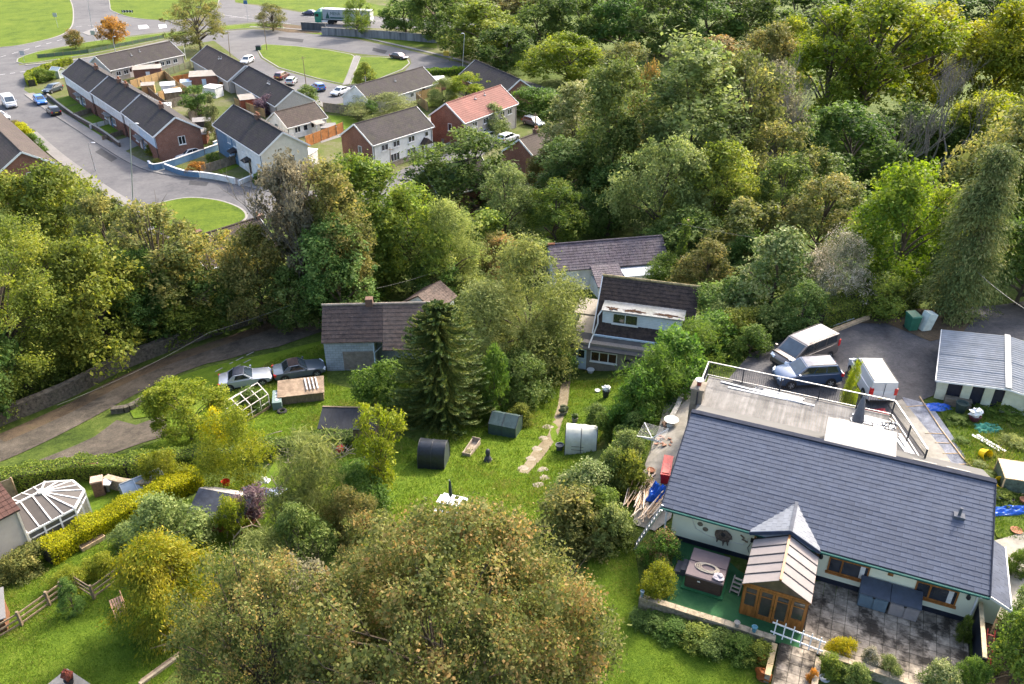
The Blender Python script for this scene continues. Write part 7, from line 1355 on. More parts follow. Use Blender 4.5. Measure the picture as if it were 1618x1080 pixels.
for x in (-1.2,1.2):
    for y in (-.9,.9): mb.bar((x,y,0),(x,y,1.6),.08)
    mb.bar((x,-.9,1.6),(x,0,2.2),.08); mb.bar((x,.9,1.6),(x,0,2.2),.08)
for y, z in ((-.9,1.6),(.9,1.6),(0,2.2)): mb.bar((-1.2,y,z),(1.2,y,z),.08)
mb.build('frame', M_WHITE, t)
for q in ([(-1.2,-.9,0),(1.2,-.9,0),(1.2,-.9,1.6),(-1.2,-.9,1.6)],[(-1.2,-.9,1.6),(1.2,-.9,1.6),(1.2,0,2.2),(-1.2,0,2.2)],[(1.2,-.9,0),(1.2,.9,0),(1.2,.9,1.6),(1.2,-.9,1.6)],[(1.2,.9,1.6),(-1.2,.9,1.6),(-1.2,0,2.2),(1.2,0,2.2)]): mb = MB(); mb.face(*q); mb.build('pane', glass_mat('greenhouse_glass',(.4,.44,.42),.1), t)
# ================================================================ THINGS IN THE MIDDLE GARDENS
def tunnel(name, label, px, rz, lx, ly, h, m, endm=None, flap=True, frame=None, pitched=False):
    b = G(*px); t = thing(name, label, 'polytunnel', b, rz); n = 14; pr = []
    if pitched: pr = [(-ly/2,0),(-ly/2,h*.68),(0,h),(ly/2,h*.68),(ly/2,0)]
    else:
        for k in range(n+1): a = math.pi*k/n; pr.append((-ly/2*math.cos(a)*1.0, h*math.sin(a)**.6))
    rnd = random.Random(len(label)); mb = MB(); ns = 9
    for i in range(ns):
        x = -lx/2+lx*i/(ns-1)
        for y, z in pr: q = 1+rnd.uniform(-.015,.015); mb.v.append((x,y*q,max(z*q,-.05)))
    w_ = len(pr)
    for i in range(ns-1):
        for j in range(w_-1): a = i*w_+j; mb.f.append((a,a+w_,a+w_+1,a+1))
    mb.build('cover', m, t, None if pitched else 50)
    for x, s in ((-lx/2-.01,1),(lx/2+.01,-1)): mb = MB(); mb.face(*[(x,y,z) for y, z in (pr if s > 0 else pr[::-1])]); mb.build('end_panel', endm or m, t)
    fr = MB()
    for x in (-lx/2-.02,0,lx/2+.02): fr.tube([(x,y*1.01,z*1.01+.004) for y, z in pr], .02, 5, False)
    fr.build('hoops', frame or M_DARKMETAL, t)
    if flap: mb = MB(); mb.box(-lx*.3,-ly/2-.03,h*.3,lx*.1,-ly/2-.012,h*.31); mb.box(-lx*.3,-ly/2-.03,h*.45,lx*.1,-ly/2-.012,h*.46); mb.build('flap_seam', M_DARKMETAL, t)
    return t
M_PVCW = mat('clear_ripstop_cover', (.5,.5,.42), .35, var=.12, scale=2.5, spec=.4, bump=.2, bscale=6); M_PVCB = mat('black_cover', (.018,.022,.03), .4, var=.3, scale=3, spec=.45, bump=.4, bscale=5); M_PVCG = mat('dark_green_cover', (.045,.075,.072), .4, var=.2, scale=3, spec=.45, bump=.3, bscale=5)
tunnel('polytunnel','white plastic covered mini tunnel beside the worn path',(918,708),R(-8),2.1,1.9,1.85,M_PVCW); tunnel('covered_frame','black plastic covered tunnel frame under the monkey puzzle',(686,732),R(-8),1.75,1.8,1.85,M_PVCB,mat('black_end_cover',(.05,.06,.075),.35,var=.3,spec=.5),flap=False); tunnel('covered_frame','dark green covered frame with pitched top beside the path',(799,682),R(-18),2.0,1.7,1.6,M_PVCG,flap=False,pitched=True)
b = G(745,712); t = thing('wooden_trough','empty wooden planter trough on the grass','planter',b,R(70)); 
for nm, q in (('side_board',(-.9,-.3,0,.9,-.25,.42)),('side_board',(-.9,.25,0,.9,.3,.42)),('end_board',(-.95,-.3,0,-.905,.3,.5)),('end_board',(.905,-.3,0,.95,.3,.5)),('floor_board',(-.9,-.245,.1,.9,.245,.15))): mb = MB(); mb.box(*q); mb.build(nm, mat('pale_worn_wood',(.36,.29,.22),.9,var=.25), t)
b = G(771,729); t = thing('garden_statue','small dark stone statue on the grass','statue',b); mb = MB(); mb.lathe([(.28,0),(.3,.1),(.24,.3),(.16,.45),(.12,.52),(.15,.6),(.16,.85),(.12,1.0),(.05,1.05)],12); mb.build('figure', mat('dark_stone',(.06,.062,.068),.8,var=.35,scale=8,bump=.5), t); mb = MB(); mb.box(-.3,-.3,-.1,.3,.3,.03); mb.build('base', M_CONC, t)
b = G(713,806); t = thing('picnic_table','white topped picnic table with a closed parasol','picnic table',b,R(-18)); M_TAB = mat('white_worn_boards',(.6,.6,.6),.7,var=.15,stain=(.35,.33,.3),stain_amt=.4)
for k in range(4): mb = MB(); mb.box(-.8,-.36+k*.185,.72,.8,-.2+k*.185,.76); mb.build('top_board', M_TAB, t)
for y in (-.75,.75): mb = MB(); mb.box(-.8,y-.13,.42,.8,y+.13,.46); mb.build('bench', M_TAB, t)
for x in (-.55,.55): mb = MB(); mb.bar((x,-.75,.42),(x,.75,.42),.06,.08); mb.bar((x,-.6,0),(x,-.2,.72),.06,.08); mb.bar((x,.6,0),(x,.2,.72),.06,.08); mb.build('leg_frame', M_TAB, t)
b2 = G(713,806)+Vector((0,0,.76)); t = thing('closed_parasol','closed dark green parasol standing through the picnic table','parasol',b2); mb = MB(); mb.tube([(0,0,-.7),(-.03,0,1.6)],.03,6); mb.build('pole', M_GALV, t); mb = MB(); mb.lathe([(.07,.35),(.11,.5),(.1,1.0),(.06,1.5),(.02,1.6)],8); mb.build('canopy', mat('dark_green_canvas',(.03,.045,.04),.9,var=.3), t)
# small sheds and ruins on the left hillside
zs_ = G(555,682); t = thing('black_roof_shed','low shed with black felt roof on the hillside lawn','shed',zs_,R(-3)); mb = MB(); mb.xprism([(-1.0,-.4),(1.1,-.4),(1.1,1.35),(.75,1.55),(-1.0,1.0)],-2.0,2.0); mb.build('wall', M_TIMBER, t); mb = MB(); q = [(-2.1,-1.15,1.0),(2.1,-1.15,1.0),(2.1,.75,1.6),(-2.1,.75,1.6)]; mb.hexa([Vector(a) for a in q]+[Vector(a)+Vector((0,0,.05)) for a in q]); q = [(-2.1,.75,1.6),(2.1,.75,1.6),(2.1,1.2,1.36),(-2.1,1.2,1.36)]; mb.hexa([Vector(a) for a in q]+[Vector(a)+Vector((0,0,.05)) for a in q]); mb.build('roof', mat('black_felt',(.022,.024,.03),.75,var=.3,scale=2,stretch=(3,1,1)), t); mb = MB(); mb.bar((-2.12,.75,1.67),(2.12,.75,1.67),.14,.03); mb.build('ridge_strip', M_TIMBER, t)
gf = G(393,652); t = thing('greenhouse_frame','bare white greenhouse frame without glass beside the convertibles','greenhouse',gf,R(58)); mb = MB()
for x in (-1.3,-.45,.45,1.3):
    for y in (-1.0,1.0): mb.bar((x,y,0),(x,y,1.35),.06)
    mb.bar((x,-1,1.35),(x,0,2.05),.06); mb.bar((x,1,1.35),(x,0,2.05),.06)
for y, z in ((-1,1.35),(1,1.35),(0,2.05),(-.5,1.7),(.5,1.7),(-1,.7),(1,.7)): mb.bar((-1.3,y,z),(1.3,y,z),.05)
mb.build('frame', mat('dirty_white_frame',(.6,.55,.5),.7,var=.2), t); mb = MB(); mb.box(-1.35,-1.1,-.2,1.35,-1.02,.35); mb.box(-1.35,1.02,-.2,1.35,1.1,.35); mb.build('base_boards', M_TIMBER, t)
sh('bush3','ivy',400,648,612,44,'weeds growing inside the bare greenhouse frame')
cp = G(478,628); t = thing('cold_store','low brick bunker with a rusty flat sheet roof beside the convertible','bunker',cp,R(12)); mb = MB(); mb.box(-1.7,-1.0,-.4,1.7,1.0,.95); mb.build('wall', M_TIMBER, t); mb = MB(); mb.hexa([(-1.8,-1.15,.95),(1.8,-1.15,.95),(1.8,1.1,1.1),(-1.8,1.1,1.1),(-1.8,-1.15,1.02),(1.8,-1.15,1.02),(1.8,1.1,1.17),(-1.8,1.1,1.17)]); mb.build('roof_sheet', mat('rusty_board',(.3,.22,.15),.9,var=.4,scale=1.5,stain=(.09,.06,.04),stain_amt=.8,stain_scale=1.2), t)
for k in range(4): mb = MB(); mb.bar((.5+k*.28,-.7,1.16),(.3+k*.28,.9,1.24),.1,.04); mb.build('loose_plank', mat('grey_white_plank',(.5,.5,.52),.7,var=.2), t)
cr = G(440,640); t = thing('plastic_crate','grey green moulded crate with round holes beside the bunker','crate',cr,R(12)); mb = MB(); mb.box(-.35,-.9,-.1,.35,.9,.85); mb.build('shell', mat('grey_green_plastic',(.16,.22,.2),.6,var=.15), t)
for k in range(3): mb = MB(); mb.lathe([(.14,.852),(.14,.858)],10,(0,-.45+k*.45,0)); mb.build('hole', M_WHITE, t)
b = G(446,652); t = thing('scrap_tyre','black tyre lying at the end of the bunker','tyre',b); mb = MB(); pts = [(math.cos(a)*.28, math.sin(a)*.28, .14) for a in np.linspace(0,2*math.pi,17)]; mb.tube(pts,.12,7,False); mb.build('ring', M_TYRE, t)  # a discarded tyre lying flat
b = G(538,715); t = thing('red_mower','red garden machine half hidden by the brush heap','mower',b,R(70)); mb = MB(); mb.blob((0,0,.35),.4,.28,.28,random.Random(2),.08,10,6); mb.build('hood', mat('mower_red',(.5,.02,.02),.4), t); mb = MB(); mb.tube([(-.3,.2,.4),(-.9,.25,.95),(-.9,-.25,.95),(-.3,-.2,.4)],.025,6); mb.build('handle', M_BLACK, t)
for x in (-.25,.25):
    for y in (-.28,.28): mb = MB(); mb.lathe([(.14,-.04),(.14,.04)],12); mb.build('wheel', M_TYRE, t, None, (x,y,.14), (R(90),0,0))
rs = G(362,826); t = thing('red_shed','small red boarded shed with dark grey felt roof','shed',rs,R(-14)); M_RB = mat('red_stained_boards',(.2,.04,.03),.85,var=.3); mb = MB(); mb.xprism([(-1.0,-.3),(1.0,-.3),(1.0,1.5),(.3,2.0),(-1.0,1.45)],-1.6,1.6); mb.build('wall', M_RB, t)
q = [(-1.75,-1.2,1.4),(1.75,-1.2,1.4),(1.75,.3,2.06),(-1.75,.3,2.06)]; mb = MB(); mb.hexa([Vector(a) for a in q]+[Vector(a)+Vector((0,0,.04)) for a in q]); mb.build('front_roof', mat('dark_grey_felt',(.05,.055,.07),.8,var=.25), t); q = [(-1.75,.3,2.06),(1.75,.3,2.06),(1.75,1.2,1.5),(-1.75,1.2,1.5)]; mb = MB(); mb.hexa([Vector(a) for a in q]+[Vector(a)+Vector((0,0,.04)) for a in q]); mb.build('back_roof', mat('pale_felt',(.33,.3,.27),.8,var=.2), t)
b = G(396,783); t = thing('blue_tub','open blue plastic tub behind the red shed','tub',b); mb = MB(); mb.lathe([(.26,0),(.36,.55),(.38,.56),(.35,.5),(.25,.05)],16); mb.build('tub_shell', mat('blue_plastic',(.01,.09,.4),.5,var=.1), t)
b = G(358,768); t = thing('red_bucket','red bucket lying behind the red shed','bucket',b); mb = MB(); mb.lathe([(.2,0),(.28,.45),(.26,.42),(.18,.03)],14); mb.build('bucket_shell', mat('red_plastic',(.5,.03,.02),.5), t)
def crumple(name, label, px, rx, ry, h, m, seed, cat='tarpaulin', rz=0, z=None):
    b = G(*px) if z is None else P(*px, z); t = thing(name, label, cat, b, rz); rnd = random.Random(seed); n = 22; mb = MB()
    ph = [rnd.random()*6.28 for _ in range(8)]
    for i in range(n+1):
        for j in range(n+1):
            x, y = -1+2*i/n, -1+2*j/n; r_ = math.hypot(x,y); e = max(0, 1-max(abs(x),abs(y))**4); zz = h*e*(.45+.3*math.sin(3*x+ph[0])*math.sin(2.6*y+ph[1])+.2*math.sin(7*x+5*y+ph[2])+.12*math.sin(11*y-6*x+ph[3])+.1*rnd.random())
            mb.v.append((x*rx*(1+.08*math.sin(5*y+ph[4])), y*ry*(1+.08*math.sin(4*x+ph[5])), .06+max(zz,0)))
    for i in range(n):
        for j in range(n): a = i*(n+1)+j; mb.f.append((a,a+n+1,a+n+2,a+1))
    mb.build('sheet', m, t); return t
M_TARP = mat('blue_tarpaulin', (.01,.1,.5), .3, var=.2, scale=5, spec=.5); M_NET = mat('green_netting', (.05,.24,.16), .7, var=.4, scale=8)
crumple('tarpaulin_heap','crumpled blue and white sheet on the grass beside the purple bush',(430,780),.8,.5,.35,mat('blue_white_sheet',(.6,.62,.66),.6,var=.2,col2=(.05,.12,.35),scale=2.5),3)
crumple('rubbish_bag','white bag under the big yellow shrub',(418,762),.35,.3,.4,M_RENDER,4,cat='bag')
# A: rotary clothes dryers
def dryer(label, px, ty, rad, rz, m, tilt=0.0, lines=True):
    b = G(*px); lo, hi = .3, 6.
    for _ in range(30):
        h = (lo+hi)/2
        if proj((b.x, b.y, b.z+h))[1] > ty: lo = h
        else: hi = h
    t = thing('rotary_clothes_dryer', label, 'clothes dryer', b, rz); mb = MB(); mb.tube([(0,0,-.2),(0,0,h)],.025,6); mb.build('pole', m, t); tips = []
    for k in range(4): a = k*math.pi/2; e = Vector((math.cos(a)*rad, math.sin(a)*rad, h+.35)); tips.append(e); mb = MB(); mb.bar((0,0,h-.1),e,.04); mb.build('arm', m, t)
    if lines:
        mb = MB()
        for s in range(9):
            f = .3+.7*s/8
            for k in range(4): a = Vector((0,0,h-.1)).lerp(tips[k],f); c = Vector((0,0,h-.1)).lerp(tips[(k+1)%4],f); mb.tube([a,(a+c)/2-Vector((0,0,.04)),c],.007,3,False)
        mb.build('line', mat('washing_line',(.5,.5,.48),.6), t)
dryer('open rotary clothes dryer with many lines beside the bungalow',(1028,716),690,1.1,R(20),M_GALV); dryer('folded rusty clothes dryer leaning on the garden slope',(452,838),770,.8,R(40),mat('rusty_pipe',(.35,.25,.2),.7,var=.3),lines=False)
# timber arch, rail fence, bench, far-left shed
b = G(388,848); t = thing('timber_arch','small rustic timber arch lying by the garden path','arch',b,R(35)); mb = MB()
for y in (-.5,.5): mb.tube([(-.9,y,0),(-.75,y,.7),(-.2,y,1.15),(.4,y,1.1),(.9,y,.6),(1.05,y,0)],.045,6); 
mb.build('hoop', mat('pale_rustic_pole',(.4,.31,.2),.9,var=.25), t)
for x, z in ((-.7,.75),(-.2,1.18),(.4,1.12),(.85,.65)): mb = MB(); mb.tube([(x,-.55,z),(x,.55,z)],.035,6); mb.build('rung', mat('pale_rustic_pole',(.4,.31,.2),.9,var=.25), t)
def rail_fence(label, pts, h=1.0, rails=3):
    c = [G(*p) for p in pts]; t = thing('rail_fence', label, 'fence', c[0]); o = c[0].copy()
    for p in c: mb = MB(); q = p-o; mb.box(q.x-.06,q.y-.06,q.z-.3,q.x+.06,q.y+.06,q.z+h+.1); mb.build('post', M_TIMBER, t)
    for a, b in zip(c, c[1:]):
        for k in range(rails): z = Vector((0,0,h*(k+.8)/rails)); mb = MB(); mb.bar(a-o+z, b-o+z, .04, .1); mb.build('rail', M_TIMBER, t)
rail_fence('timber post and rail fence along the lawn, left length',[(-15,1020),(36,990),(80,958),(102,942)]); rail_fence('timber post and rail fence from the dwarf conifer to the golden conifer',[(122,930),(150,948),(196,914)])
b = G(190,968); t = thing('garden_bench','slatted wooden garden bench under the golden conifer','bench',b,R(-55)); M_BEN = mat('pink_brown_slat',(.42,.24,.15),.8,var=.2)
for k in range(5): mb = MB(); mb.box(-.7,-.3+k*.12,.44,.7,-.21+k*.12,.47); mb.build('seat_slat', M_BEN, t)
for k in range(3): mb = MB(); mb.box(-.7,.3,.55+k*.14,.7,.33,.65+k*.14); mb.build('back_slat', M_BEN, t)
for x in (-.6,.6): mb = MB(); mb.box(x-.03,-.3,0,x+.03,-.24,.44); mb.box(x-.03,.27,0,x+.03,.33,.95); mb.build('leg', M_BEN, t)
b = G(0,990); t = thing('brown_shed','corner of a brown shed with grey roof at the left edge','shed',b,R(28)); mb = MB(); mb.box(-2.2,-.8,-.4,.45,.9,1.3); mb.build('wall', mat('brown_shiplap',(.16,.07,.035),.85,var=.3,scale=2,stretch=(1,1,6)), t); mb = MB(); mb.hexa([(-2.3,-.95,1.25),(.6,-.95,1.25),(.6,1.0,1.6),(-2.3,1.0,1.6),(-2.3,-.95,1.31),(.6,-.95,1.31),(.6,1.0,1.66),(-2.3,1.0,1.66)]); mb.build('roof', M_FELT, t)
b = G(110,1098); t = thing('stone_plinth','stone capped plinth with a red flowering pot at the bottom edge','plinth',b,R(-30)); mb = MB(); mb.box(-.8,-.6,-.4,.8,.6,.5); mb.build('block', M_STONE, t); mb = MB(); mb.box(-.85,-.65,.502,.85,.65,.58); mb.build('cap', M_CONC, t); mb = MB(); mb.lathe([(.15,.582),(.22,.9)],10,(0,.2,0)); mb.build('pot', M_BLACK, t); mb = MB(); mb.blob((0,.2,1.15),.22,.22,.28,random.Random(3),.4,9,6); mb.build('flower_head', mat('dark_red_flower',(.2,.05,.03),.9,var=.6,scale=14), t)
b0_, b1_ = G(222,1085), G(283,1040); t = thing('timber_edging','long timber sleeper edging beside the bottom left tree','sleeper',b0_); mb = MB(); d = b1_-b0_; mb.bar((0,0,.1),d+Vector((0,0,.1)),.2,.3); mb.build('sleeper', mat('pale_sleeper',(.36,.29,.2),.9,var=.25), t); mb = MB(); mb.bar(Vector((0,.16,.05)),d+Vector((0,.16,.05)),.12,.4); mb.build('backing_board', M_TIMBER, t)
b = G(228,775); t = thing('garden_cold_frame','pitched glass and metal garden frame behind the golden hedge','cold frame',b,R(40)); mb = MB(); mb.xprism([(-.7,0),(.7,0),(.7,.5),(0,1.2),(-.7,.5)],-1.3,1.3); mb.build('body', glass_mat('bluish_frame_glass',(.3,.36,.42),.15), t); mb = MB()  # a pitched cold frame
for x in (-1.3,-.45,.45,1.3): mb.bar((x,-.72,.5),(x,0,1.22),.04); mb.bar((x,.72,.5),(x,0,1.22),.04)
mb.bar((-1.32,0,1.22),(1.32,0,1.22),.05); mb.build('frame', M_GALV, t)
b = G(146,860); t = thing('timber_planter','timber plant box beside the conservatory door','planter',b,R(50)); mb = MB(); mb.box(-.7,-.35,-.1,.7,.35,.4); mb.build('box', M_PALEWOOD, t); mb = MB(); mb.box(-.65,-.3,.402,.65,.3,.43); mb.build('soil', M_SOIL, t)
b = G(172,778); t = thing('stone_bird_table','small pale stone table beside the brick pillar','bird table',b); mb = MB(); mb.lathe([(.15,0),(.1,.1),(.09,.7),(.3,.78),(.3,.84)],10); mb.build('column', M_CONC, t); mb = MB(); mb.box(-.38,-.3,.842,.38,.3,.9); mb.build('top', M_WHITE, t)
# stepping stones of the worn path
rnd = random.Random(8); 
for i, p in enumerate([(852,768),(861,757),(858,744),(826,742),(838,727),(848,711),(858,694),(866,676)]):
    b = G(*p); mb = MB(); n = 7; poly = [(math.cos(2*math.pi*k/n)*.42*rnd.uniform(.75,1.1), math.sin(2*math.pi*k/n)*.34*rnd.uniform(.75,1.1)) for k in range(n)]; mb.prism(poly,-.1,.05); o = mb.build('stepping_stone', mat('pale_flagstone',(.27,.23,.17),.9,var=.25,scale=5,rand=.12), None, None, (b.x,b.y,b.z+.07)); tag(o, '%s stepping stone from the lower end of the worn garden path' % ('first','second','third','fourth','fifth','sixth','seventh','eighth','ninth','tenth','eleventh','twelfth')[i], 'paving stone', 'stepping stones on the worn path')
# things on the dormer house lawn
def pot(name, label, px, r, h, m, fl=None, cat='pot', seed=1):
    b = G(*px); t = thing(name, label, cat, b); mb = MB(); mb.lathe([(r*.7,0),(r,h*.9),(r*1.1,h*.92),(r*1.1,h),(r*.9,h*.98),(r*.8,h*.85)],14); mb.build('pot_shell', m, t)
    if fl: mb = MB(); mb.blob((0,0,h+r*.5),r*1.1,r*1.1,r*.8,random.Random(seed),.4,9,6); mb.build('plant', fl, t)
    return t
pot('dark_bin','dark dustbin with a white lid on the dormer house lawn',(957,628),.28,.7,M_DARKMETAL,M_WHITE,cat='bin'); pot('white_pot','small white pot left of the dark dustbin',(944,620),.2,.25,M_WHITE); pot('garden_bowl','white bowl by the dormer house wall',(933,588),.3,.3,M_WHITE); pot('slate_bin','small dark bin left of the white tunnel',(884,712),.27,.55,mat('slate_plastic',(.07,.08,.095),.6)); pot('stone_urn','pale urn among ferns on the path edge',(908,668),.22,.5,M_CONC,LM['pale']); pot('stone_urn','pale flower urn beside the worn path',(890,655),.3,.4,M_CONC,LM['pinkw'],seed=4)
b = G(988,622); t = thing('satellite_dish','old white satellite dish lying in the bushes','dish',b); mb = MB(); mb.lathe([(.05,.25),(.35,.3),(.55,.42),(.57,.42),(.36,.27),(.05,.2)],18); mb.xf(Matrix.Rotation(R(-35),4,'X')); mb.build('bowl', mat('grey_white_dish',(.6,.6,.58),.6,var=.15), t); mb = MB(); mb.tube([(0,0,0),(0,0,.25)],.04,6); mb.build('stand', M_GALV, t)
# ================================================================ AROUND THE BUNGALOW
def bth(name, label, cat, x, y, z=0.0, rz=0.0, group=None): p = BL(x, y, z); return thing(name, label, cat, p, BRZ+rz, group)
t = bth('hot_tub','square hot tub with brown cabinet and folded purple grey cover','hot tub',2.95,-1.7,.03); M_TUB = mat('brown_cabinet_boards',(.055,.035,.028),.6,var=.3,scale=3,stretch=(1,1,5)); mb = MB(); mb.prism([(-.85,-.98),(.85,-.98),(.92,-.9),(.92,.9),(.85,.98),(-.85,.98),(-.92,.9),(-.92,-.9)],.1,.86); mb.build('cabinet', M_TUB, t); mb = MB(); mb.box(-1.05,-1.12,0,1.05,1.08,.1); mb.build('base', ground_mat('turf_base',[(.02,.09,.035),(.03,.12,.05)],1,9,.3), t)
M_COV = mat('purple_grey_vinyl',(.125,.095,.096),.8,var=.1,scale=2,bump=.1)
for y0, y1 in ((-1.0,-.01),(.01,1.0)): mb = MB(); mb.hexa([(-.95,y0,.87),(.95,y0,.87),(.95,y1,.87),(-.95,y1,.87),(-.92,y0+.02,.96 if y0 < 0 else 1.0),(.92,y0+.02,.96 if y0 < 0 else 1.0),(.92,y1-.02,1.0 if y0 < 0 else .96),(-.92,y1-.02,1.0 if y0 < 0 else .96)]); o = mb.build('cover', M_COV, t)
mb = MB(); mb.face((-.3,-.985,.62),(-.15,-.985,.62),(-.18,-.985,.7),(-.3,-.985,.7)); mb.build('badge', M_WHITE, t)
t = bth('garden_hose','coiled pale hose lying on the hot tub cover','hose',2.95,-1.95,1.03); pts = [(.6*math.cos(a)*(1-.12*k)+.02*k, .32*math.sin(a)*(1-.1*k), .02+.012*k) for k in range(4) for a in np.linspace(0,2*math.pi,18)]; mb = MB(); mb.tube(pts,.022,6,False); mb.build('coil', mat('cream_hose',(.36,.31,.24),.5), t)
t = bth('folded_cover','folded grey sheet on the corner of the hot tub','cover',3.6,-2.35,1.0); mb = MB(); mb.blob((0,0,.06),.3,.25,.08,random.Random(4),.25,10,5); mb.build('cloth', mat('silver_sheet',(.34,.31,.33),.5,var=.25,scale=6), t); mb = MB(); mb.blob((.08,.05,.15),.16,.13,.05,random.Random(5),.3,8,4); mb.build('fold', mat('silver_sheet',(.34,.31,.33),.5), t)
t = bth('step_unit','grey plastic two tread step beside the hot tub','step',1.65,-1.55,.03); M_GP = mat('grey_plastic_step',(.055,.058,.07),.6,var=.2)
for x0, h in ((-.3,.2),(.02,.42)): mb = MB(); mb.box(x0,-.4,0,x0+.3,.4,h); mb.build('tread', M_GP, t)
t = bth('folding_ladder_rack','small weathered wooden step rack beside the porch','rack',4.5,-1.7,.03,R(-8)); M_WG = mat('weathered_grey_wood',(.3,.27,.22),.9,var=.25)
for x in (-.22,.22): mb = MB(); mb.bar((x,-.45,0),(x,.1,.7),.05); mb.bar((x,.4,0),(x,.1,.7),.05); mb.build('side_rail', M_WG, t)
for k in range(4): mb = MB(); mb.box(-.24,-.4+k*.13,.1+k*.16,.24,-.28+k*.13,.13+k*.16); mb.build('tread', M_WG, t)
def storage(label, x, bm, rz=0):
    t = bth('storage_box', label, 'storage box', x, -.03, .04, rz); mb = MB(); mb.hexa([(-.64,-.4,0),(.64,-.4,0),(.64,.4,0),(-.64,.4,0),(-.66,-.44,.85),(.66,-.44,.85),(.66,.42,1.1),(-.66,.42,1.1)]); mb.build('body', bm, t); mb = MB(); mb.hexa([(-.7,-.5,.86),(.7,-.5,.86),(.7,.44,1.12),(-.7,.44,1.12),(-.69,-.48,.93),(.69,-.48,.93),(.68,.43,1.22),(-.68,.43,1.22)]); mb.build('lid', mat('slate_lid',(.05,.062,.085),.55,var=.2), t)
    for s in (-1,1): mb = MB(); mb.box(s*.33-.3,-.445,.05,s*.33+.3,-.415,.8); mb.xf(Matrix.Rotation(R(2.6),4,'X')); mb.build('door', bm, t)
    mb = MB(); mb.box(-.06,-.49,.74,.06,-.44,.84); mb.build('latch', M_BLACK, t)
storage('blue grey plastic storage box against the bungalow front', 10.75, mat('blue_grey_plastic',(.11,.155,.19),.55,var=.12)); storage('warm grey plastic storage box nearest the right hand window', 12.15, mat('warm_grey_plastic',(.24,.215,.21),.55,var=.12))
t = bth('trellis','white slatted trellis panel across the head of the garden path','trellis',7.65,-4.45,.3,R(-6)); M_TRW = M_WHITE
for z in (.25,.75): mb = MB(); mb.box(-1.2,-.02,z,1.2,.02,z+.06); mb.build('rail', M_TRW, t)
for k in range(6): mb = MB(); mb.box(-1.05+k*.4,-.045,.1,-1.0+k*.4,-.021,1.0); mb.build('slat', M_TRW, t)
t.rotation_euler[0] = R(-12)
# pots on and below the wall
def bpot(label, x, y, z, r, h, m, fl=None, seed=1, name='flower_pot'):
    t = bth(name, label, 'pot', x, y, z); mb = MB(); mb.lathe([(r*.7,0),(r,h*.9),(r*1.12,h*.92),(r*1.12,h),(r*.92,h*.98),(r*.8,h*.85)],12); mb.build('pot_shell', m, t)
    if fl: mb = MB(); mb.blob((0,0,h+r*.5),r*1.2,r*1.2,r,random.Random(seed),.45,9,6); mb.build('plant', fl, t)
M_BGLAZE = mat('blue_glazed_pot',(.08,.22,.27),.25,spec=.6,var=.2)
bpot('pale urn standing on the turf wall', 4.95,-4.5,.48,.13,.25,M_CONC); bpot('blue glazed jar standing on the turf wall', 5.75,-4.5,.48,.13,.3,M_BGLAZE); bpot('blue bottle on the left end of the turf wall', .35,-4.5,.48,.09,.35,mat('blue_grey_bottle',(.2,.3,.4),.3,spec=.6)); bpot('blue pot in the planting below the turf wall', 5.95,-5.1,-.5,.2,.4,mat('indigo_pot',(.03,.04,.14),.3),LM['dark'],2); bpot('blue saucer dish on the front lawn edge', 6.2,-6.2,-.5,.28,.12,mat('blue_dish',(.08,.14,.26),.3)); bpot('terracotta bowl pot left of the garden path', 6.55,-6.35,-.45,.27,.3,M_POT,LM['fern'],3); bpot('grey stone lying beside the path, right', 9.1,-5.4,-.2,.22,.15,mat('pale_blue_stone',(.5,.52,.58),.7))
# ladder leaning on the gutter, timber heap, tarp, red steps
la_, lb_ = G(1002,866)+Vector((0,0,.06)), BL(.02,-.2,2.5); t = thing('ladder','long aluminium ladder leaning on the left gutter end','ladder',la_); d = lb_-la_; d2 = d*1.02; sx = (d.cross(Vector((0,0,1)))).normalized()*.2; M_ALU = mat('aluminium',(.6,.6,.61),.35,metal=.6,var=.1)
for s in (-1,1): mb = MB(); mb.bar(sx*s, d2+sx*s, .035, .09); mb.build('stile', M_ALU, t)
for k in range(1,11): mb = MB(); q = d2*(k/11); mb.bar(q-sx, q+sx, .035); mb.build('rung', M_ALU, t)
tb_ = thing('timber_heap','heap of pale sawn battens on the scrub beside the bungalow','timber heap',G(1017,782),R(-18)); rnd = random.Random(19); M_BAT = [mat('batten_a',(.55,.42,.3),.85,var=.2), mat('batten_b',(.62,.53,.44),.85,var=.2), mat('batten_c',(.42,.28,.17),.85,var=.25)]
tb_.location.z += .12
for k in range(46): a = R(90)+rnd.gauss(R(-4),.16); L = rnd.uniform(1.2,3.2); x, y, z = rnd.gauss(0,.38), rnd.gauss(0,.5), .05+.3*rnd.random()*math.exp(-abs(rnd.gauss(0,1))); dx, dy = math.cos(a)*L/2, math.sin(a)*L/2; mb = MB(); mb.bar((x-dx,y-dy,z+rnd.uniform(-.04,.04)),(x+dx,y+dy,z+rnd.uniform(-.04,.1)),.055,.035); mb.build('batten', M_BAT[k%3], tb_)
t2 = thing('timber_heap','smaller heap of battens under the eaves at the ladder top','timber heap',G(1040,806)+Vector((0,0,.15)),R(-28))
for k in range(16): a = R(75)+rnd.gauss(0,.1); L = rnd.uniform(1.4,2.6); x, y, z = rnd.gauss(0,.15), rnd.gauss(0,.3), .05+.3*rnd.random(); dx, dy = math.cos(a)*L/2, math.sin(a)*L/2; mb = MB(); mb.bar((x-dx,y-dy,z),(x+dx,y+dy,z+.15),.05,.03); mb.build('batten', M_BAT[k%3], t2)
q = G(1040,784); crumple('blue_tarpaulin','crumpled blue tarpaulin beside the left gable',(0,0),.55,.75,.8,M_TARP,6,rz=BRZ,z=1).location = (q.x,q.y,T(q.x,q.y)+.08)
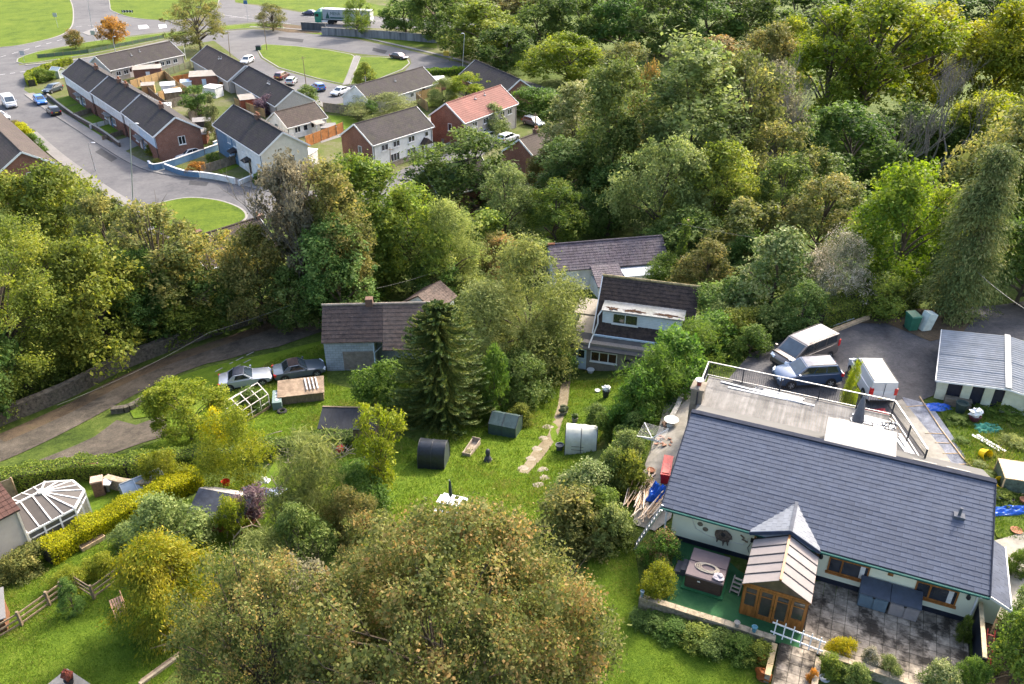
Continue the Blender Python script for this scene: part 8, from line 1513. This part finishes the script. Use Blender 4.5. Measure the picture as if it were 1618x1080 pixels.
q = G(1052,752); t = thing('red_trough','red plastic trough standing against the left gable','trough',(q.x,q.y,T(q.x,q.y)+.1),BRZ+R(8)); mb = MB(); mb.hexa([(-.22,-.85,0),(.22,-.85,0),(.22,.85,0),(-.22,.85,0),(-.28,-.95,.75),(.28,-.95,.75),(.28,.95,.75),(-.28,.95,.75)]); mb.build('shell', mat('bright_red_plastic',(.5,.02,.02),.4,var=.15), t); mb = MB(); mb.box(-.2,-.8,.752,.2,.1,.79); mb.build('lid', mat('pale_red',(.55,.12,.1),.5), t)
run_wall('garden_edging','crumbling white edging wall beside the concrete path',[(1085,610),(1070,645),(1058,668)],.35,.3,mat('flaking_white_paint',(.4,.38,.34),.9,var=.35,scale=4),None,cat='edging')
b = G(1060,672); t = thing('stone_bird_bath','round white bird bath on the brick edging','bird bath',b); mb = MB(); mb.lathe([(.3,0),(.25,.15),(.22,.3),(.46,.45),(.48,.5),(.42,.48),(.1,.44)],18); mb.build('bowl', mat('white_stone',(.62,.6,.56),.8,var=.15), t); mb = MB(); mb.box(-.5,-.45,-.2,.5,.45,.003); mb.build('brick_base', M_CHIM, t)
b = G(1050,700); t = thing('brick_stack','rough stack of loose bricks below the bird bath','brick stack',b,BRZ); mb = None; rnd = random.Random(5)
for k in range(24): x, y, z = rnd.uniform(-.45,.45), rnd.uniform(-.5,.5), .03+(k%3)*.07; mb = MB(); a = rnd.random()*3; mb.box(-.11,-.05,0,.11,.05,.065); mb.xf(Matrix.Translation((x,y,z)) @ Matrix.Rotation(a,4,'Z')); mb.build('brick', mat('loose_brick',(.36,.2,.14),.9,var=.3,rand=.25), t)
pot('terracotta_pot','broken terracotta pot on the corner of the concrete path',(1028,747),.22,.28,M_POT)
# things on the deck
DZ = 2.97
def planks(label, x, y, n, L, a, m, name='board_pile', z=DZ, seed=1, w_=.16):
    t = bth(name, label, 'boards', x, y, z, R(a)); rnd = random.Random(seed)
    for k in range(n): dx, dy = rnd.uniform(-.3,.3), (k-(n-1)/2)*w_*1.1; mb = MB(); mb.box(-L/2+dx,dy-w_/2,.005+.03*(k%2),L/2+dx,dy+w_/2,.035+.03*(k%2)); mb.xf(Matrix.Rotation(rnd.uniform(-.05,.05),4,'Z')); mb.build('plank', m, t)
M_UP = mat('white_trim_board',(.5,.5,.5),.5,var=.08); planks('long white trim boards along the deck railing',3.4,12.0,2,5.2,-2,M_UP,seed=2); planks('shorter white boards beside the long ones',4.2,12.35,2,3.0,-4,M_UP,seed=3); planks('dark strip boards at the railing foot',2.3,12.5,2,2.0,-2,M_DARKMETAL,seed=4,w_=.1); planks('jumbled white boards at the right deck corner',9.7,11.6,5,2.0,-4,M_UP,seed=5); planks('white boards lying at the slanting right railing',11.6,9.4,3,2.6,-66,M_UP,seed=6)
t = bth('closed_parasol','grey closed cantilever parasol standing on the deck','parasol',8.75,10.6,DZ); mb = MB(); mb.tube([(0,0,0),(0,0,2.2)],.035,8); mb.build('pole', M_DARKMETAL, t); mb = MB(); mb.lathe([(.3,.35),(.34,.5),(.26,1.1),(.16,1.8),(.05,2.2)],10); 
mb.v = [(x*(1+.18*math.sin(5*math.atan2(y,x))), y*(1+.18*math.sin(5*math.atan2(y,x))), z) for x, y, z in mb.v]; mb.build('canopy', mat('grey_canvas',(.12,.12,.13),.9,var=.2), t)
for k, (dx, dy) in enumerate(((-.7,.1),(.35,-.35),(.15,.55),(-.3,-.6))): mb = MB(); mb.box(dx-.3,dy-.3,0,dx+.3,dy+.3,.07); mb.xf(Matrix.Rotation(R(8*k),4,'Z')); mb.build('base_slab', M_WHITE, t)
t = bth('deck_chair','light folded chair among boards on the deck','chair',9.9,10.5,DZ,R(30)); mb = MB()
for x in (-.3,.3): mb.bar((x,-.4,0),(x,.3,.6),.035); mb.bar((x,.4,0),(x,-.2,.5),.035)
mb.build('frame', M_DARKMETAL, t); mb = MB(); mb.hexa([(-.28,-.3,.38),(.28,-.3,.38),(.28,.2,.34),(-.28,.2,.34),(-.28,-.3,.42),(.28,-.3,.42),(.28,.2,.38),(-.28,.2,.38)]); mb.build('seat', M_WHITE, t)
t = bth('bicycle','small bicycle lying among the boards on the deck','bicycle',10.35,10.9,DZ,R(40))
for x in (-.35,.35): mb = MB(); mb.tube([(x+.24*math.cos(a), 0, .26+.24*math.sin(a)) for a in np.linspace(0,6.283,17)],.02,5,False); mb.build('wheel', M_TYRE, t)
mb = MB(); mb.bar((-.35,0,.26),(-.1,0,.6),.03); mb.bar((-.1,0,.6),(.25,0,.62),.03); mb.bar((.25,0,.62),(.35,0,.26),.03); mb.bar((-.05,0,.28),(.25,0,.62),.03); mb.bar((-.35,0,.26),(-.05,0,.28),.03); mb.bar((.2,-.2,.75),(.2,.2,.75),.03); mb.bar((.25,0,.6),(.2,0,.75),.03); mb.build('frame', PBLK, t); mb = MB(); mb.box(-.2,-.06,.62,.0,.06,.66); mb.build('saddle', M_BLACK, t)
# yard things
def wheelie(label, px, rz, m, tilt=0):
    b = G(*px); t = thing('wheelie_bin', label, 'bin', b, rz); mb = MB(); mb.hexa([(-.24,-.28,.08),(.24,-.28,.08),(.24,.25,.08),(-.24,.25,.08),(-.29,-.36,1.0),(.29,-.36,1.0),(.29,.32,1.0),(-.29,.32,1.0)]); mb.build('body', m, t); mb = MB(); mb.hexa([(-.31,-.4,1.0),(.31,-.4,1.0),(.31,.36,1.0),(-.31,.36,1.0),(-.28,-.34,1.06),(.28,-.34,1.06),(.28,.36,1.1),(-.28,.36,1.1)]); mb.build('lid', m, t)
    for x in (-.22,.22): mb = MB(); mb.lathe([(.1,-.03),(.1,.03)],10); mb.build('wheel', M_TYRE, t, None, (x,.28,.1), (0,R(90),0))
    t.scale = (1.35,1.35,1.25)
wheelie('green wheelie bin at the back of the yard',(1438,520),R(10),mat('bin_green2',(.03,.13,.08),.5)); 
b = G(1458,520); t = thing('old_fridge','pale discarded fridge leaning beside the green bin','fridge',b,R(15)); t.rotation_euler[1] = R(14); mb = MB(); mb.box(-.38,-.35,0,.38,.35,1.45); mb.build('cabinet', mat('dirty_white_enamel',(.5,.55,.5),.5,var=.15), t); mb = MB(); mb.box(-.36,-.39,.03,.36,-.352,.85); mb.build('door', mat('dirty_white_enamel',(.5,.55,.5),.5), t); mb = MB(); mb.box(-.36,-.39,.88,.36,-.352,1.43); mb.build('freezer_door', mat('dirty_white_enamel',(.5,.55,.5),.5), t)
b = G(1452,505); crumple('bin_bag','black bag behind the green bin',(1452,507),.4,.4,.6,M_BLACK,8,cat='bag')
a_, b_ = G(1303,523), G(1345,508); t = thing('lying_ladder','metal ladder lying along the yard hedge','ladder',a_+Vector((0,0,.4))); d = b_-a_; sx = Vector((-d.y,d.x,0)).normalized()*.2
for s in (-1,1): mb = MB(); mb.bar(sx*s, d+sx*s, .04, .08); mb.build('stile', M_ALU, t)
for k in range(1,10): mb = MB(); mb.bar(d*(k/10)-sx, d*(k/10)+sx, .035); mb.build('rung', M_ALU, t)
a_, b_ = G(1308,530), G(1372,505); t = thing('timber_baulk','long pale timber baulk lying below the yard hedge','timber',a_); mb = MB(); mb.bar((0,0,.15),b_-a_+Vector((0,0,.15)),.2,.28); mb.build('baulk', M_PALEWOOD, t); mb = MB(); mb.bar((.1,.25,.3),b_-a_+Vector((.3,.3,.3)),.1,.12); mb.build('rail', M_PALEWOOD, t)
# a leaning yellowed palm trunk beside the van
b = G(1337,650); PL('spiky','yellow',1338,650,572,26,'yellowed narrow palm beside the white van',name='palm',cat='palm')
crumple('red_sheet','red plastic sheet lying behind the van bumper',(1380,652),.9,.4,.15,mat('red_sheet',(.4,.02,.03),.5,var=.2),11,cat='sheet')
# chippings bed: timber edging and dividers
ed_ = [G(1452,628), G(1486,680), G(1520,725), G(1548,752)]; t = thing('bed_edging','long timber edging of the slate chippings bed','edging',ed_[0])
for a, b in zip(ed_, ed_[1:]): mb = MB(); mb.bar(a-ed_[0]+Vector((0,0,.1)), b-ed_[0]+Vector((0,0,.1)), .045, .1); mb.build('board', M_PALEWOOD, t)
for i, (p, q) in enumerate([((1432,644),(1462,642)),((1462,686),(1492,687)),((1478,701),(1500,702)),((1490,718),(1515,718)),((1505,735),(1532,735))]): a, b = G(*p), G(*q); t = thing('bed_divider','%s timber divider from the yard across the chippings bed' % ('first','second','third','fourth','fifth')[i],'divider',a,group='dividers across the chippings bed'); mb = MB(); mb.bar((0,0,.09),b-a+Vector((0,0,.09)),.035,.05); mb.build('batten', M_PALEWOOD, t); mb = MB(); mb.box(-.03,-.03,-.1,.03,.03,.13); mb.build('peg', M_PALEWOOD, t)
# plot on the right
crumple('blue_tarpaulin','flat blue tarpaulin in front of the outbuilding pillars',(1484,644),.75,.45,.2,M_TARP,12); crumple('blue_tarpaulin','long blue tarpaulin at the right edge below the cold frame',(1598,808),1.4,.35,.35,M_TARP,13,rz=R(6)); crumple('green_netting','heap of green netting on the weedy plot',(1562,678),.85,.5,.35,M_NET,14,cat='netting')
pot('dark_barrel','dark green water barrel beside the blue tarpaulin',(1516,652),.36,.8,mat('barrel_green',(.03,.05,.045),.5)); pot('plum_tub','plum coloured tub with a white lid on the plot',(1538,665),.35,.45,mat('plum_tub',(.1,.03,.04),.5),M_WHITE); pot('black_pot','black pot beside the white basin',(1592,792),.28,.3,M_BLACK); pot('terracotta_pot','terracotta pot at the right edge of the plot',(1617,795),.25,.3,M_POT); pot('terracotta_bowl','terracotta bowl on the concrete at the right edge',(1605,840),.28,.15,M_POT); pot('white_basin','white basin beside the black pot',(1578,785),.35,.25,M_WHITE)
for nm, lb, px, rx_ in (('yellow_bucket','yellow bucket lying on its side in the plot',(1553,722),75),('yellow_bucket','small yellow bucket below the cold frame',(1575,770),30)):
    b = G(*px); t = thing(nm, lb, 'bucket', b+Vector((0,0,.25)), R(20)); t.rotation_euler[0] = R(rx_); mb = MB(); mb.lathe([(.26,-.2),(.36,.3),(.38,.31),(.33,.28),(.23,-.15)],16); mb.build('bucket_shell', mat('yellow_plastic',(.75,.5,.01),.4,var=.1), t)
planks('white gutter lengths lying on the plot',0,0,2,1.9,-35,M_UP,name='gutter_lengths',seed=7,w_=.2); q = G(1561,702); bpy.context.view_layer.update(); [setattr(o, 'location', (q.x,q.y,q.z+.1)) for o in COL.objects if o.name.startswith('gutter_lengths')]
for i, (p, q_) in enumerate([((1570,698),(1595,700)),((1574,708),(1592,701))]): a, b = G(*p), G(*q_); t = thing('loose_plank',('upper','lower')[i]+' of two pale planks lying on the plot','plank',a); mb = MB(); mb.bar((0,0,.12),b-a+Vector((0,0,.12)),.1,.05); mb.build('plank', M_PALEWOOD, t); mb = MB(); mb.box(-.03,-.03,.0,.03,.03,.09); mb.build('nail_block', M_PALEWOOD, t)
b = G(1602,765); t = thing('glazed_cold_frame','aluminium framed glass cold frame at the right edge','cold frame',b,R(-15)); mb = MB()  # a boxy glazed cold frame
for x in (-.9,.9):
    for y in (-.9,.9): mb.bar((x,y,0),(x,y,1.0),.06)
for z in (.05,1.0):
    for y in (-.9,.9): mb.bar((-.9,y,z),(.9,y,z),.06)
    for x in (-.9,.9): mb.bar((x,-.9,z),(x,.9,z),.06)
mb.build('frame', M_PALEWOOD, t)
for q_ in ([(-.9,-.9,.1),(.9,-.9,.1),(.9,-.9,.95),(-.9,-.9,.95)],[(-.9,.9,.1),(-.9,-.9,.1),(-.9,-.9,.95),(-.9,.9,.95)],[(-.85,-.85,1.02),(.85,-.85,1.02),(.85,.85,1.02),(-.85,.85,1.02)]): mb = MB(); mb.face(*q_); mb.build('pane', mat('cold_frame_glass',(.09,.12,.1),.35,spec=.15,var=.4,scale=6), t)
b = G(1512,640); t = thing('log_pile','pile of old boards in front of the outbuilding','board pile',b+Vector((0,0,0)),R(-20))
for k in range(7): mb = MB(); mb.box(-.8,-.3+.02*k,.07*k,.8-.05*(k%3),.3,.07*k+.06); mb.build('board', M_GRYF, t)
t = bth('red_hand_truck','red metal trolley frame on the dark retaining wall','trolley',15.75,-1.3,.9); M_RM = mat('red_metal',(.5,.06,.04),.5)
t.location.z = T(*t.location.xy)+.2
for x in (-.15,.15): mb = MB(); mb.bar((x,-.6,0),(x,.6,1.0),.05); mb.build('side_rail', M_RM, t)
for k in range(3): mb = MB(); q_ = Vector((0,-.6,0)).lerp(Vector((0,.6,1.0)),(k+.5)/3); mb.bar(q_-Vector((.15,0,0)),q_+Vector((.15,0,0)),.05); mb.build('cross_bar', M_RM, t)
# garden clutter behind the estate houses
for lb, px, lx, ly, h, m1, m2 in (('blue grey plastic shed below the garage','296,140',2,1.6,1.5,M_PALEB,M_PALEB),('dark grey shed beside the pointed conifer','322,205',3,2,1.7,M_DARKMETAL,M_FELT),('small tan shed in the middle of the terrace gardens','236,146',2.4,2,1.6,M_LAP,M_ASB),('low white store beside the brown panel fence','262,176',2.2,1.6,1.2,M_RENDER,M_RENDER),('grey store in the yard behind the small white bungalow','520,212',2.5,1.8,1.4,M_GRYF,M_FELT)): shed('garden_store', lb, tuple(int(q) for q in px.split(',')), R(18), lx, ly, h, m1, m2, .2)
for q_ in ([(238,150),(262,142),(270,150),(246,158)],[(300,152),(330,144),(336,152),(308,160)],[(318,196),(340,190),(346,206),(326,212)],[(500,214),(540,204),(546,214),(508,226)],[(398,152),(420,160),(410,170),(388,160)]): drape('garden_paving', q_, M_PAVE, .06, 0)
fence('brown fence along the back of the bungalow row gardens',[(308,106),(330,128),(350,140)],1.5,M_GRYF); fence('low brown fence between terrace back gardens',[(224,138),(250,162),(270,176)],1.5,M_GRYF); fence('dark fence beside the silver shed and conifer',[(300,190),(330,178)],1.5,M_GRYF); fence('tan fence across the yard of the blue house',[(372,168),(420,186)],1.6,M_LAP); fence('grey rail fence along the verge of the residential road',[(60,92),(140,84),(200,72),(260,60)],.9,mat('green_mesh_panel',(.1,.14,.09),.8))
